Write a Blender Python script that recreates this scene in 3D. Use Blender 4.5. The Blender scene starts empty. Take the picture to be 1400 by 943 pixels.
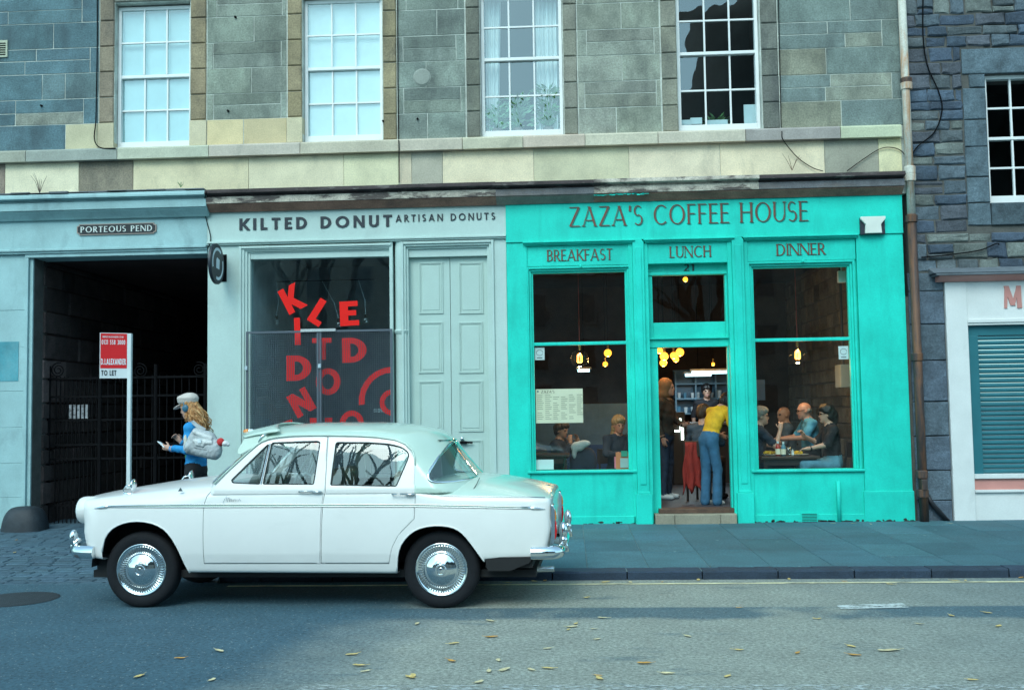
import bpy, bmesh, math, random
import numpy as np
from mathutils import Vector, Matrix
from mathutils.geometry import tessellate_polygon
rnd = random.Random(7)
R = math.radians
scene = bpy.context.scene
C = scene.collection

# ------------------------------------------------------------------ camera, sky, sun, exposure
CAM_LOC = (0.0, -13.505, 1.60)
PITCH, YAW, ROLL = R(3.604), R(3.111), R(-0.867)
cam_d = bpy.data.cameras.new('camera'); cam = bpy.data.objects.new('camera', cam_d); C.objects.link(cam)
cam_d.sensor_width = 36; cam_d.lens = 36.0; cam_d.clip_start = 0.1; cam_d.clip_end = 2000
CAM_ROT = (Matrix.Rotation(YAW, 3, 'Z') @ Matrix.Rotation(math.pi/2 + PITCH, 3, 'X') @ Matrix.Rotation(ROLL, 3, 'Z'))
cam.matrix_world = Matrix.Translation(CAM_LOC) @ CAM_ROT.to_4x4()
scene.camera = cam

SUN_EL, SUN_AZ = 46.0, 195.0      # high soft light from behind the photographer, overcast
world = bpy.data.worlds.new('World'); scene.world = world; world.use_nodes = True
nt = world.node_tree; bg = nt.nodes['Background']
sky = nt.nodes.new('ShaderNodeTexSky'); sky.sky_type = 'NISHITA'; sky.sun_disc = False
sky.sun_elevation = R(SUN_EL); sky.sun_rotation = R(SUN_AZ); sky.altitude = 50; sky.air_density = 1.0; sky.dust_density = 1.6; sky.ozone_density = 1.0
hs = nt.nodes.new('ShaderNodeHueSaturation'); hs.inputs['Saturation'].default_value = 0.6; hs.inputs['Hue'].default_value = 0.5
tint = nt.nodes.new('ShaderNodeMix'); tint.data_type = 'RGBA'; tint.blend_type = 'MULTIPLY'; tint.inputs[0].default_value = 1; tint.inputs[7].default_value = (.63, .98, 1.04, 1)   # the cool green-blue cast of the film stock's overcast sky
nt.links.new(sky.outputs[0], hs.inputs['Color']); nt.links.new(hs.outputs[0], tint.inputs[6]); nt.links.new(tint.outputs[2], bg.inputs['Color'])
bg.inputs['Strength'].default_value = 0.15
sun_d = bpy.data.lights.new('sun', 'SUN'); sun_d.energy = 0.7; sun_d.angle = R(30); sun_d.color = (1.0, 0.99, 0.90)
sun = bpy.data.objects.new('sun', sun_d); C.objects.link(sun)
sd = Vector((math.sin(R(SUN_AZ))*math.cos(R(SUN_EL)), math.cos(R(SUN_AZ))*math.cos(R(SUN_EL)), math.sin(R(SUN_EL))))
sun.rotation_euler = sd.to_track_quat('Z', 'Y').to_euler(); sun.location = sd*40
scene.render.engine = 'CYCLES'
vs = scene.view_settings; vs.view_transform = 'Standard'; vs.look = 'None'; vs.gamma = 1.0; vs.use_curve_mapping = False
vs.exposure = 1.0

# ------------------------------------------------------------------ measuring helper: a photo pixel (1400 x 943) at a given depth -> metres
def ray(u, v): return CAM_ROT @ Vector(((u-700)/1400.0, -(v-471.5)/1400.0, -1.0))
def PY(u, v, Y=0.0):
    d = ray(u, v); t = (Y-CAM_LOC[1])/d.y; return Vector(CAM_LOC) + d*t
def PZ(u, v, Z=0.0):
    d = ray(u, v); t = (Z-CAM_LOC[2])/d.z; return Vector(CAM_LOC) + d*t
def rect(x0, y0, x1, y1, Y=0.0):
    xm, ym = (x0+x1)/2, (y0+y1)/2
    return PY(x0, ym, Y).x, PY(x1, ym, Y).x, PY(xm, y1, Y).z, PY(xm, y0, Y).z    # X0, X1, Z0, Z1

# ------------------------------------------------------------------ materials
MATS = {}
def nd(nt, t, **kw):
    n = nt.nodes.new(t)
    for k, v in kw.items(): setattr(n, k, v)
    return n
def mixc(nt, a, b, fac, mode='MIX'):
    m = nd(nt, 'ShaderNodeMix', data_type='RGBA', blend_type=mode)
    for sock, val in ((m.inputs[0], fac), (m.inputs[6], a), (m.inputs[7], b)):
        if hasattr(val, 'is_output'): nt.links.new(val, sock)
        elif isinstance(val, (int, float)): sock.default_value = val
        else: sock.default_value = (*val, 1)
    return m.outputs[2]
def noise(nt, vec, scale, detail=4, rough=.6, dist=0):
    n = nd(nt, 'ShaderNodeTexNoise'); n.inputs['Scale'].default_value = scale; n.inputs['Detail'].default_value = detail
    n.inputs['Roughness'].default_value = rough; n.inputs['Distortion'].default_value = dist
    nt.links.new(vec, n.inputs['Vector']); return n.outputs['Fac']
def ramp(nt, fac, a, b):
    m = nd(nt, 'ShaderNodeMapRange'); m.inputs['From Min'].default_value = a; m.inputs['From Max'].default_value = b
    nt.links.new(fac, m.inputs['Value']); return m.outputs['Result']
def mapping(nt, vec, scale):
    m = nd(nt, 'ShaderNodeMapping'); m.inputs['Scale'].default_value = scale; nt.links.new(vec, m.inputs['Vector']); return m.outputs['Vector']
def M(name, col, rough=.6, var=.18, scale=3.0, fine=.12, fscale=60, bump=.15, bscale=45, metal=0, spec=.5, objcol=False,
      stain=None, stain_amt=.6, stain_lo=.5, stain_hi=.72, stain_scale=(2.2, 2.2, .7), coat=0, emit=None, estr=0, local=False, spots=None):
    if name in MATS: return MATS[name]
    m = bpy.data.materials.new(name); m.use_nodes = True; nt = m.node_tree
    b = nt.nodes['Principled BSDF']
    if local: vec = nd(nt, 'ShaderNodeTexCoord').outputs['Object']
    else: vec = nd(nt, 'ShaderNodeNewGeometry').outputs['Position']
    c = col
    if objcol:
        oi = nd(nt, 'ShaderNodeObjectInfo'); c = mixc(nt, col, oi.outputs['Color'], 1.0, 'MULTIPLY')
    if var:
        f = ramp(nt, noise(nt, vec, scale, 5, .62), .3, .7)
        lo = mixc(nt, c, (1-var,)*3, 1.0, 'MULTIPLY'); hi = mixc(nt, c, (1+var*.8,)*3, 1.0, 'MULTIPLY')
        c = mixc(nt, lo, hi, f)
    if fine:
        f = ramp(nt, noise(nt, vec, fscale, 3, .6), .3, .7)
        lo = mixc(nt, c, (1-fine,)*3, 1.0, 'MULTIPLY'); hi = mixc(nt, c, (1+fine,)*3, 1.0, 'MULTIPLY')
        c = mixc(nt, lo, hi, f)
    if stain:
        f = ramp(nt, noise(nt, mapping(nt, vec, stain_scale), 1.0, 6, .65, .4), stain_lo, stain_hi)
        mm = nd(nt, 'ShaderNodeMath', operation='MULTIPLY'); nt.links.new(f, mm.inputs[0]); mm.inputs[1].default_value = stain_amt
        c = mixc(nt, c, stain, mm.outputs[0])
    if spots:      # trodden gum and drips
        vo = nd(nt, 'ShaderNodeTexVoronoi'); vo.inputs['Scale'].default_value = spots[1]; nt.links.new(vec, vo.inputs['Vector'])
        f1 = ramp(nt, vo.outputs['Distance'], spots[2], spots[2]*.8); f2 = ramp(nt, noise(nt, vec, spots[1]*.45, 1), .52, .56)
        mm = nd(nt, 'ShaderNodeMath', operation='MULTIPLY'); nt.links.new(f1, mm.inputs[0]); nt.links.new(f2, mm.inputs[1]); c = mixc(nt, c, spots[0], mm.outputs[0])
    if hasattr(c, 'is_output'): nt.links.new(c, b.inputs['Base Color'])
    else: b.inputs['Base Color'].default_value = (*c, 1)
    b.inputs['Roughness'].default_value = rough; b.inputs['Metallic'].default_value = metal
    b.inputs['Specular IOR Level'].default_value = spec
    if coat: b.inputs['Coat Weight'].default_value = coat; b.inputs['Coat Roughness'].default_value = .06
    if bump:
        bp = nd(nt, 'ShaderNodeBump'); bp.inputs['Strength'].default_value = bump; bp.inputs['Distance'].default_value = .02
        nt.links.new(noise(nt, vec, bscale, 5, .7), bp.inputs['Height']); nt.links.new(bp.outputs[0], b.inputs['Normal'])
    if emit: b.inputs['Emission Color'].default_value = (*emit, 1); b.inputs['Emission Strength'].default_value = estr
    MATS[name] = m; return m
def plain(name, col, rough=.5, **k):
    k.setdefault('var', .08); k.setdefault('fine', 0); k.setdefault('bump', 0); return M(name, col, rough, **k)
def glass(name, tint=(.93, .97, .96), ior=1.5, boost=1.0, rough=0.0):
    if name in MATS: return MATS[name]
    m = bpy.data.materials.new(name); m.use_nodes = True; nt = m.node_tree; nt.nodes.remove(nt.nodes['Principled BSDF'])
    out = nt.nodes['Material Output']
    tr = nd(nt, 'ShaderNodeBsdfTransparent'); tr.inputs[0].default_value = (*tint, 1)
    gl = nd(nt, 'ShaderNodeBsdfGlossy'); gl.inputs['Roughness'].default_value = rough; gl.inputs['Color'].default_value = (.95, 1, 1, 1)
    lwt = nd(nt, 'ShaderNodeLayerWeight'); lwt.inputs['Blend'].default_value = .5
    pw = nd(nt, 'ShaderNodeMath', operation='POWER'); nt.links.new(lwt.outputs['Facing'], pw.inputs[0]); pw.inputs[1].default_value = 5
    mu = nd(nt, 'ShaderNodeMath', operation='MULTIPLY_ADD', use_clamp=True); nt.links.new(pw.outputs[0], mu.inputs[0]); mu.inputs[1].default_value = .9; mu.inputs[2].default_value = .045*boost
    mx = nd(nt, 'ShaderNodeMixShader'); nt.links.new(mu.outputs[0], mx.inputs[0]); nt.links.new(tr.outputs[0], mx.inputs[1]); nt.links.new(gl.outputs[0], mx.inputs[2])
    # old glass is not quite flat
    bp = nd(nt, 'ShaderNodeBump'); bp.inputs['Strength'].default_value = .05; bp.inputs['Distance'].default_value = .02
    nt.links.new(noise(nt, nd(nt, 'ShaderNodeNewGeometry').outputs['Position'], 3.0, 1), bp.inputs['Height']); nt.links.new(bp.outputs[0], gl.inputs['Normal'])
    nt.links.new(mx.outputs[0], out.inputs['Surface']); MATS[name] = m; return m

# ------------------------------------------------------------------ mesh helpers
class MB:
    def __init__(s): s.v = []; s.f = []; s.m = []
    def add(s, vs, fs, mi=0):
        o = len(s.v); s.v += [tuple(p) for p in vs]; s.f += [tuple(o+i for i in f) for f in fs]; s.m += [mi]*len(fs); return s
    def box(s, x0, x1, y0, y1, z0, z1, mi=0):
        return s.add([(x0,y0,z0),(x1,y0,z0),(x1,y1,z0),(x0,y1,z0),(x0,y0,z1),(x1,y0,z1),(x1,y1,z1),(x0,y1,z1)],
                     [(0,3,2,1),(4,5,6,7),(0,1,5,4),(1,2,6,5),(2,3,7,6),(3,0,4,7)], mi)
    def obox(s, mat, sx, sy, sz, mi=0):
        c = [Vector((a*sx/2, b*sy/2, d*sz/2)) for d in (-1,1) for a, b in ((-1,-1),(1,-1),(1,1),(-1,1))]
        return s.add([mat @ p for p in c], [(0,3,2,1),(4,5,6,7),(0,1,5,4),(1,2,6,5),(2,3,7,6),(3,0,4,7)], mi)
    def chbox(s, x0, x1, yf, yb, z0, z1, c=.008, j=0.0, mi=0, lean=0):     # block whose front face (yf) has chamfered edges
        q = lambda: rnd.uniform(-j, j)
        A = [(x0+q(),yf+c,z0+q()),(x1+q(),yf+c,z0+q()),(x1+q(),yf+c,z1+q()),(x0+q(),yf+c,z1+q())]
        B = [(A[0][0]+c,yf+q()*.6,A[0][2]+c),(A[1][0]-c,yf+q()*.6,A[1][2]+c),(A[2][0]-c,yf+q()*.6,A[2][2]-c),(A[3][0]+c,yf+q()*.6,A[3][2]-c)]
        D = [(p[0], yb, p[2]) for p in A]
        return s.add(D+A+B, [(4,5,9,8),(5,6,10,9),(6,7,11,10),(7,4,8,11),(8,9,10,11),(0,1,5,4),(1,2,6,5),(2,3,7,6),(3,0,4,7)], mi)
    def prism_xz(s, pts, y0, y1, mi=0):      # outline in x,z (counter-clockwise seen from -y) extruded along y
        n = len(pts); o = [(p[0], y0, p[1]) for p in pts] + [(p[0], y1, p[1]) for p in pts]
        tri = tessellate_polygon([[Vector((p[0], p[1], 0)) for p in pts]])
        fs = [tuple(t) for t in tri] + [tuple(i+n for i in reversed(t)) for t in tri]
        fs += [(i, i+n, (i+1) % n + n, (i+1) % n) for i in range(n)]
        return s.add(o, fs, mi)
    def prism_yz(s, pts, x0, x1, mi=0):      # profile in y,z swept along x
        n = len(pts); o = [(x0, p[0], p[1]) for p in pts] + [(x1, p[0], p[1]) for p in pts]
        tri = tessellate_polygon([[Vector((p[0], p[1], 0)) for p in pts]])
        fs = [tuple(reversed(t)) for t in tri] + [tuple(i+n for i in t) for t in tri]
        fs += [(i, (i+1) % n, (i+1) % n + n, i+n) for i in range(n)]
        return s.add(o, fs, mi)
    def tube(s, path, r, n=8, closed=False, mi=0, cap=True):
        path = [Vector(p) for p in path]; rs = r if isinstance(r, (list, tuple)) else [r]*len(path)
        m = len(path); rings = []; prev = None
        for i, p in enumerate(path):
            a = path[(i-1) % m] if (closed or i > 0) else p; b = path[(i+1) % m] if (closed or i < m-1) else p
            d = (b-a); d = d.normalized() if d.length > 1e-9 else Vector((0,0,1))
            if prev is None:
                ref = Vector((0,0,1)) if abs(d.z) < .9 else Vector((1,0,0)); u = d.cross(ref).normalized()
            else:
                u = prev - d*prev.dot(d); u = u.normalized() if u.length > 1e-6 else d.orthogonal().normalized()
            prev = u; w = d.cross(u)
            rings.append([p + (u*math.cos(2*math.pi*k/n) + w*math.sin(2*math.pi*k/n))*rs[i] for k in range(n)])
        vs = [q for rg in rings for q in rg]; fs = []
        for i in range(m if closed else m-1):
            j = (i+1) % m
            fs += [(i*n+k, i*n+(k+1) % n, j*n+(k+1) % n, j*n+k) for k in range(n)]
        if cap and not closed: fs += [tuple(range(n-1, -1, -1)), tuple((m-1)*n+k for k in range(n))]
        return s.add(vs, fs, mi)
    def lathe(s, prof, center, axis='z', n=24, mi=0, a0=0, a1=None):     # prof: (radius, along-axis)
        c = Vector(center); full = a1 is None; k = n if full else n+1; a1 = 2*math.pi if full else a1
        vs = []
        for r_, h in prof:
            for i in range(k):
                a = a0 + (a1-a0)*i/n; ca, sa = r_*math.cos(a), r_*math.sin(a)
                vs.append(c + (Vector((ca, sa, h)) if axis == 'z' else Vector((ca, h, sa)) if axis == 'y' else Vector((h, ca, sa))))
        fs = []
        for j in range(len(prof)-1):
            for i in range(n):
                i2 = (i+1) % k
                f = (j*k+i, j*k+i2, (j+1)*k+i2, (j+1)*k+i)
                fs.append(f if axis == 'z' or axis == 'x' else f[::-1])
        return s.add(vs, fs, mi)
    def sweep(s, path, prof, up=Vector((0,0,1)), mi=0):   # prof: (sideways, up) swept along path
        path = [Vector(p) for p in path]; m = len(path); n = len(prof); vs = []
        for i, p in enumerate(path):
            d = (path[min(i+1, m-1)]-path[max(i-1, 0)]).normalized(); u = d.cross(up).normalized(); w = u.cross(d)
            vs += [p + u*a + w*b for a, b in prof]
        fs = [(i*n+k, i*n+(k+1) % n, (i+1)*n+(k+1) % n, (i+1)*n+k) for i in range(m-1) for k in range(n)]
        fs += [tuple(range(n-1, -1, -1)), tuple((m-1)*n+k for k in range(n))]
        return s.add(vs, fs, mi)
    def ellipsoid(s, c, r, n=16, m=10, mi=0, mat=None):
        vs = []; c = Vector(c)
        for j in range(m+1):
            t = math.pi*j/m
            for i in range(n):
                a = 2*math.pi*i/n; p = Vector((r[0]*math.sin(t)*math.cos(a), r[1]*math.sin(t)*math.sin(a), r[2]*math.cos(t)))
                vs.append(c + (mat @ p if mat else p))
        fs = [(j*n+i, (j+1)*n+i, (j+1)*n+(i+1) % n, j*n+(i+1) % n) for j in range(m) for i in range(n)]
        return s.add(vs, fs, mi)
    def mesh(s, name):
        me = bpy.data.meshes.new(name); me.from_pydata(s.v, [], s.f)
        if any(s.m): me.polygons.foreach_set('material_index', s.m)
        me.update(); return me

def matw(parent):
    return parent['_w'] if parent is not None and '_w' in parent else None
THING_W = {}
def thing(name, label, cat, loc=(0,0,0), rz=0, group=None, kind=None):
    o = bpy.data.objects.new(name, None); C.objects.link(o); o.empty_display_size = .1
    o.location = loc; o.rotation_euler = (0, 0, rz)
    THING_W[o.name] = Matrix.Translation(loc) @ Matrix.Rotation(rz, 4, 'Z')
    tag(o, label, cat, group, kind); return o
def tag(o, label=None, cat=None, group=None, kind=None):
    if label: o['label'] = label
    if cat: o['category'] = cat
    if group: o['group'] = group
    if kind: o['kind'] = kind
    return o
def obj(name, mb, mat, parent=None, label=None, cat=None, group=None, kind=None, smooth=False, bevel=0, seg=2, local=False, color=None, fix=False):
    me = mb.mesh(name) if isinstance(mb, MB) else mb
    for mm in (mat if isinstance(mat, (list, tuple)) else [mat]): me.materials.append(mm)
    if fix:
        b = bmesh.new(); b.from_mesh(me); bmesh.ops.remove_doubles(b, verts=b.verts, dist=1e-5); bmesh.ops.recalc_face_normals(b, faces=b.faces); b.to_mesh(me); b.free()
    if smooth: me.polygons.foreach_set('use_smooth', [True]*len(me.polygons))
    o = bpy.data.objects.new(name, me); C.objects.link(o)
    if parent is not None:
        o.parent = parent
        if not local and parent.name in THING_W: o.matrix_parent_inverse = THING_W[parent.name].inverted()
    if bevel:
        md = o.modifiers.new('bevel', 'BEVEL'); md.width = bevel; md.segments = seg; md.limit_method = 'ANGLE'; md.angle_limit = R(40)
        md.harden_normals = False
    if color: o.color = (*color, 1)
    tag(o, label, cat, group, kind); return o
def autosmooth(o, ang=40):
    me = o.data; me.polygons.foreach_set('use_smooth', [True]*len(me.polygons))
    try: me.set_sharp_from_angle(angle=R(ang))
    except Exception: pass
    return o
def copy_tree(o, parent=None):
    c = o.copy(); C.objects.link(c)
    if parent is not None: c.parent = parent
    for ch in list(o.children): copy_tree(ch, c)
    return c

# surface of an implicit solid (naive surface nets), vertices pulled onto the zero level
def surface_nets(f, lo, hi, h, newton=2, field=None):
    lo = np.array(lo, float); hi = np.array(hi, float)
    n = np.ceil((hi-lo)/h).astype(int)+1 if field is None else np.array(field.shape)
    ax = [lo[i]+np.arange(n[i])*h for i in range(3)]
    if field is None:
        X, Y, Z = np.meshgrid(*ax, indexing='ij', sparse=True); F = np.broadcast_to(f(X, Y, Z), n).astype(np.float32)
    else: F = field
    S = F < 0
    nc = n-1
    corners = [S[i:i+nc[0], j:j+nc[1], k:k+nc[2]] for i in (0,1) for j in (0,1) for k in (0,1)]
    tot = sum(c.astype(np.int8) for c in corners); act = (tot > 0) & (tot < 8)
    ids = -np.ones(nc, int); idx = np.argwhere(act); ids[act] = np.arange(len(idx))
    acc = np.zeros((len(idx), 3)); cnt = np.zeros(len(idx))
    I, J, K = idx.T
    for a in range(3):
        for p in (0,1):
            for q in (0,1):
                d0 = [0,0,0]; others = [b for b in range(3) if b != a]; d0[others[0]] = p; d0[others[1]] = q
                d1 = list(d0); d1[a] = 1
                f0 = F[I+d0[0], J+d0[1], K+d0[2]]; f1 = F[I+d1[0], J+d1[1], K+d1[2]]
                cr = (f0 < 0) != (f1 < 0); den = np.where(cr, f0-f1, 1); t = np.where(cr, f0/den, 0)
                P = np.zeros((len(idx), 3)); P[:] = d0; P[:, a] = t
                acc += P*cr[:, None]; cnt += cr
    V = lo + (idx + acc/np.maximum(cnt, 1)[:, None])*h
    if f is not None:
        for _ in range(newton):
            e = h*.25
            g = lambda A: f(A[:, 0], A[:, 1], A[:, 2])
            v0 = g(V); gr = np.stack([(g(V+np.eye(3)[i]*e)-g(V-np.eye(3)[i]*e))/(2*e) for i in range(3)], 1)
            st = gr*(v0/np.maximum((gr**2).sum(1), 1e-6))[:, None]; ln = np.linalg.norm(st, axis=1)
            V = V - st*np.minimum(1, h*.8/np.maximum(ln, 1e-9))[:, None]
    Q = []
    for a in range(3):
        sl0 = [slice(None)]*3; sl1 = [slice(None)]*3; sl0[a] = slice(0, -1); sl1[a] = slice(1, None)
        ch = S[tuple(sl0)] != S[tuple(sl1)]
        b, c = [x for x in range(3) if x != a]
        E = np.argwhere(ch); E = E[(E[:, b] > 0) & (E[:, c] > 0) & (E[:, b] < n[b]-1) & (E[:, c] < n[c]-1)]
        ins = S[tuple(sl0)][tuple(E.T)]
        def cell(db, dc):
            D = E.copy(); D[:, b] += db; D[:, c] += dc; return ids[tuple(D.T)]
        q = np.stack([cell(-1,-1), cell(0,-1), cell(0,0), cell(-1,0)], 1)
        flip = ins if a != 1 else ~ins
        q = np.where(flip[:, None], q, q[:, ::-1]); Q.append(q)
    Q = np.concatenate(Q); Q = Q[(Q >= 0).all(1)]
    return V, Q
def smax(a, b, k):
    h = np.clip(.5+.5*(a-b)/k, 0, 1); return b+(a-b)*h + k*h*(1-h)
def smin(a, b, k): return -smax(-a, -b, k)
def np_mesh(name, V, Q):
    me = bpy.data.meshes.new(name); me.from_pydata(V.tolist(), [], Q.tolist()); me.update(); return me

# ------------------------------------------------------------------ painted / cut lettering built from strokes
def glyph(ch, T, t):
    # returns width, list of strokes; l = line(x0,y0,x1,y1,w), a = ring arc (cx,cy,rx,ry,wx,wy,a0,a1 degrees)
    h = T/2; L = []
    def l(x0,y0,x1,y1,w): L.append(('l',x0,y0,x1,y1,w))
    def a(cx,cy,rx,ry,wx,wy,a0,a1): L.append(('a',cx,cy,rx,ry,wx,wy,a0,a1))
    w = .6
    if ch == 'A': w = .82; l(t*.6,0,.41,1,t); l(.41,1,.82-h,0,T); l(.2,.3,.62,.3,t)
    elif ch == 'B': w = .56; l(h,0,h,1,T); a(.27,.745,.26,.255,T,t,-90,90); a(.27,.27,.29,.27,T,t,-90,90); l(h,1-t/2,.28,1-t/2,t); l(h,.5,.28,.5,t); l(h,t/2,.28,t/2,t)
    elif ch == 'C': w = .78; a(.46,.5,.46,.5,T,t,48,312)
    elif ch == 'D': w = .74; l(h,0,h,1,T); a(.27,.5,.47,.5,T,t,-90,90); l(h,1-t/2,.28,1-t/2,t); l(h,t/2,.28,t/2,t)
    elif ch == 'E': w = .5; l(h,0,h,1,T); l(h,1-t/2,.5,1-t/2,t); l(h,.52,.45,.52,t); l(h,t/2,.52,t/2,t)
    elif ch == 'F': w = .48; l(h,0,h,1,T); l(h,1-t/2,.48,1-t/2,t); l(h,.52,.43,.52,t)
    elif ch == 'H': w = .72; l(h,0,h,1,T); l(.72-h,0,.72-h,1,T); l(h,.52,.72-h,.52,t)
    elif ch == 'I': w = T; l(h,0,h,1,T)
    elif ch == 'J': w = .34; l(.34-h,.25,.34-h,1,T); a(.12,.25,.22,.25,T,t,-110,0)
    elif ch == 'K': w = .66; l(h,0,h,1,T); l(T,.42,.62,1,t if t != T else T); l(.24,.56,.64,0,T)
    elif ch == 'L': w = .48; l(h,0,h,1,T); l(h,t/2,.48,t/2,t)
    elif ch == 'M': w = .92; l(t/2,0,.14,1,t); l(.14,1,.46,.12,T); l(.46,.12,.78,1,t); l(.78,1,.92-h,0,T)
    elif ch == 'N': w = .76; l(t/2,0,t/2,1,t); l(t/2,1,.76-t/2,0,T); l(.76-t/2,0,.76-t/2,1,t)
    elif ch == 'O': w = .94; a(.47,.5,.47,.5,T,t,0,360)
    elif ch == 'P': w = .54; l(h,0,h,1,T); a(.26,.72,.28,.28,T,t,-90,90); l(h,1-t/2,.27,1-t/2,t); l(h,.44+t/2,.27,.44+t/2,t)
    elif ch == 'R': w = .6; l(h,0,h,1,T); a(.26,.73,.27,.27,T,t,-90,90); l(h,1-t/2,.27,1-t/2,t); l(h,.46+t/2,.27,.46+t/2,t); l(.26,.48,.58,0,T)
    elif ch == 'S': w = .52; a(.26,.735,.25,.265,t*.4+T*.6,t,40,270); a(.26,.27,.27,.27,t*.4+T*.6,t,-140,90)
    elif ch == 'T': w = .6; l(.3,0,.3,1,T); l(0,1-t/2,.6,1-t/2,t)
    elif ch == 'U': w = .68; l(h,.32,h,1,T); l(.68-t/2,.32,.68-t/2,1,t); a(.34,.34,.34,.34,(T+t)/2,t,180,360)
    elif ch == 'X': w = .66; l(.06,1,.6,0,T); l(.06,0,.6,1,t)
    elif ch == 'Z': w = .66; l(.02,1-t/2,.64,1-t/2,t); l(.6,.97,.06,.03,T); l(.02,t/2,.66,t/2,t)
    elif ch == 'W': w = 1.0; l(h,1,.26,0,T); l(.26,0,.5,1,t); l(.5,1,.74,0,T); l(.74,0,1-t/2,1,t)
    elif ch == "'": w = .12; l(.06,.72,.08,1,T)
    elif ch == '.': w = .14; l(.07,0,.07,T,T)
    elif ch == '1': w = .3; l(.2,0,.2,1,T); l(.2,.97,.04,.82,t)
    elif ch == '2': w = .54; a(.27,.72,.26,.28,T,t,-45,165); l(.44,.52,.06,.06,T*.8); l(.02,t/2,.54,t/2,t)
    elif ch == '3': w = .5; a(.24,.75,.24,.25,T,t,-90,140); a(.24,.27,.26,.27,T,t,-140,90)
    elif ch == '5': w = .5; l(.1,.5,.12,1,T*.8); l(.1,1-t/2,.46,1-t/2,t); a(.22,.31,.27,.31,T,t,-140,120)
    elif ch == '8': w = .52; a(.26,.75,.23,.25,T,t,0,360); a(.26,.27,.26,.27,T,t,0,360)
    elif ch == '0': w = .54; a(.27,.5,.27,.5,T,t,0,360)
    elif ch == ' ': w = .34
    return w, L
def strokes_to(mb, L, ox, oz, s, y, depth, mi=0, sx=1.0, M2=None):
    e = 0
    for st in L:
        yy = y - e; e += .00035
        if st[0] == 'l':
            _, x0, y0, x1, y1, w = st; d = Vector((x1-x0, y1-y0)); n = Vector((-d.y, d.x)).normalized()*w/2
            if abs(d.x) > .05 and abs(d.y) > .05:      # diagonals end level, like cut letters
                k = abs(d.length/d.y)*w/2; pts = [(x0-k,y0),(x0+k,y0),(x1+k,y1),(x1-k,y1)]
            else: pts = [(x0+n.x,y0+n.y),(x0-n.x,y0-n.y),(x1-n.x,y1-n.y),(x1+n.x,y1+n.y)]
            polys = [pts]
        else:
            _, cx, cy, rx, ry, wx, wy, a0, a1 = st; N = max(6, int(abs(a1-a0)/12)); polys = []
            for i in range(N):
                u0, u1 = R(a0+(a1-a0)*i/N), R(a0+(a1-a0)*(i+1)/N)
                po = lambda u, k: (cx+(rx-wx*k)*math.cos(u), cy+(ry-wy*k)*math.sin(u))
                polys.append([po(u0,0), po(u1,0), po(u1,1), po(u0,1)])
        for pts in polys:
            if M2: pts = [M2(p) for p in pts]
            else: pts = [(ox+p[0]*s*sx, oz+p[1]*s) for p in pts]
            ar = sum(pts[i][0]*pts[(i+1) % 4][1]-pts[(i+1) % 4][0]*pts[i][1] for i in range(4))
            if ar < 0: pts = pts[::-1]
            n = len(pts); v = [(p[0], yy, p[1]) for p in pts] + [(p[0], yy+depth, p[1]) for p in pts]
            mb.add(v, [tuple(range(n)), tuple(range(2*n-1, n-1, -1))] + [(i, i+n, (i+1) % n+n, (i+1) % n) for i in range(n)], mi)
def text(mb, s, x0, x1, z0, h, y, T=.16, t=None, gap=.14, depth=.006, mi=0):
    t = T if t is None else t
    gl = [glyph(c, T, t) for c in s]; tot = sum(g[0] for g in gl) + gap*(len(s)-1)
    sx = (x1-x0)/(tot*h); x = x0
    for w, L in gl:
        strokes_to(mb, L, x, z0, h, y, depth, mi, sx); x += (w+gap)*h*sx

def letters(s, x0, x1, z0, h, y, T, t, gap, depth, name, mat, parent):
    t = T if t is None else t
    gl = [glyph(c, T, t) for c in s]; tot = sum(g[0] for g in gl) + gap*(len(s)-1); sx = (x1-x0)/(tot*h); x = x0
    for w, L in gl:
        if t < T*.6:      # roman letters get small serifs
            ends = set()
            for st in list(L):
                if st[0] == 'l' and abs(st[4]-st[2]) > .3:
                    for (ex, ey) in ((st[1], st[2]), (st[3], st[4])):
                        if (abs(ey) < .01 or abs(ey-1) < .01) and (round(ex, 2), ey) not in ends:
                            ends.add((round(ex, 2), ey)); q = T*.5+.045; L.append(('l', ex-q, ey+(.016 if ey < .5 else -.016), ex+q, ey+(.016 if ey < .5 else -.016), .032))
        if L: o = MB(); strokes_to(o, L, x, z0, h, y, depth, 0, sx); obj(name, o, mat, parent)
        x += (w+gap)*h*sx
# ------------------------------------------------------------------ palette
m_stone   = M('ashlar_stone', (1.3, 1.28, 1.2), .85, var=.38, scale=1.7, fine=.26, fscale=46, bump=.5, bscale=45, objcol=True, stain=(.030, .036, .042), stain_amt=.55, stain_lo=.46, stain_hi=.70, stain_scale=(2.6, 2.6, 1.2))
m_cream   = M('cream_stone', (1.15, 1.15, 1.1), .85, var=.16, scale=2.5, fine=.12, fscale=60, bump=.25, objcol=True, stain=(.07, .08, .07), stain_amt=.45, stain_lo=.56, stain_hi=.8, stain_scale=(2.2, 2.2, 1.2))
m_mortar  = M('lime_mortar', (.56, .58, .52), .9, var=.35, scale=4, bump=.3)
m_mortar_d = M('dark_mortar', (.10, .098, .09), .95, var=.3, scale=4, bump=.3)
m_rubble  = M('rubble_stone', (.95, 1.0, 1.0), .9, var=.35, scale=5, fine=.25, fscale=50, bump=.8, bscale=26, objcol=True, stain=(.03, .035, .04), stain_amt=.5, stain_lo=.5, stain_hi=.75, stain_scale=(3, 3, 2))
m_blue    = M('pale_blue_paint', (.47, .60, .56), .55, var=.08, scale=1.6, fine=.04, bump=.06, stain=(.24, .28, .27), stain_amt=.45, stain_lo=.55, stain_hi=.82, stain_scale=(1.5, 1.5, .8))
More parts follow.
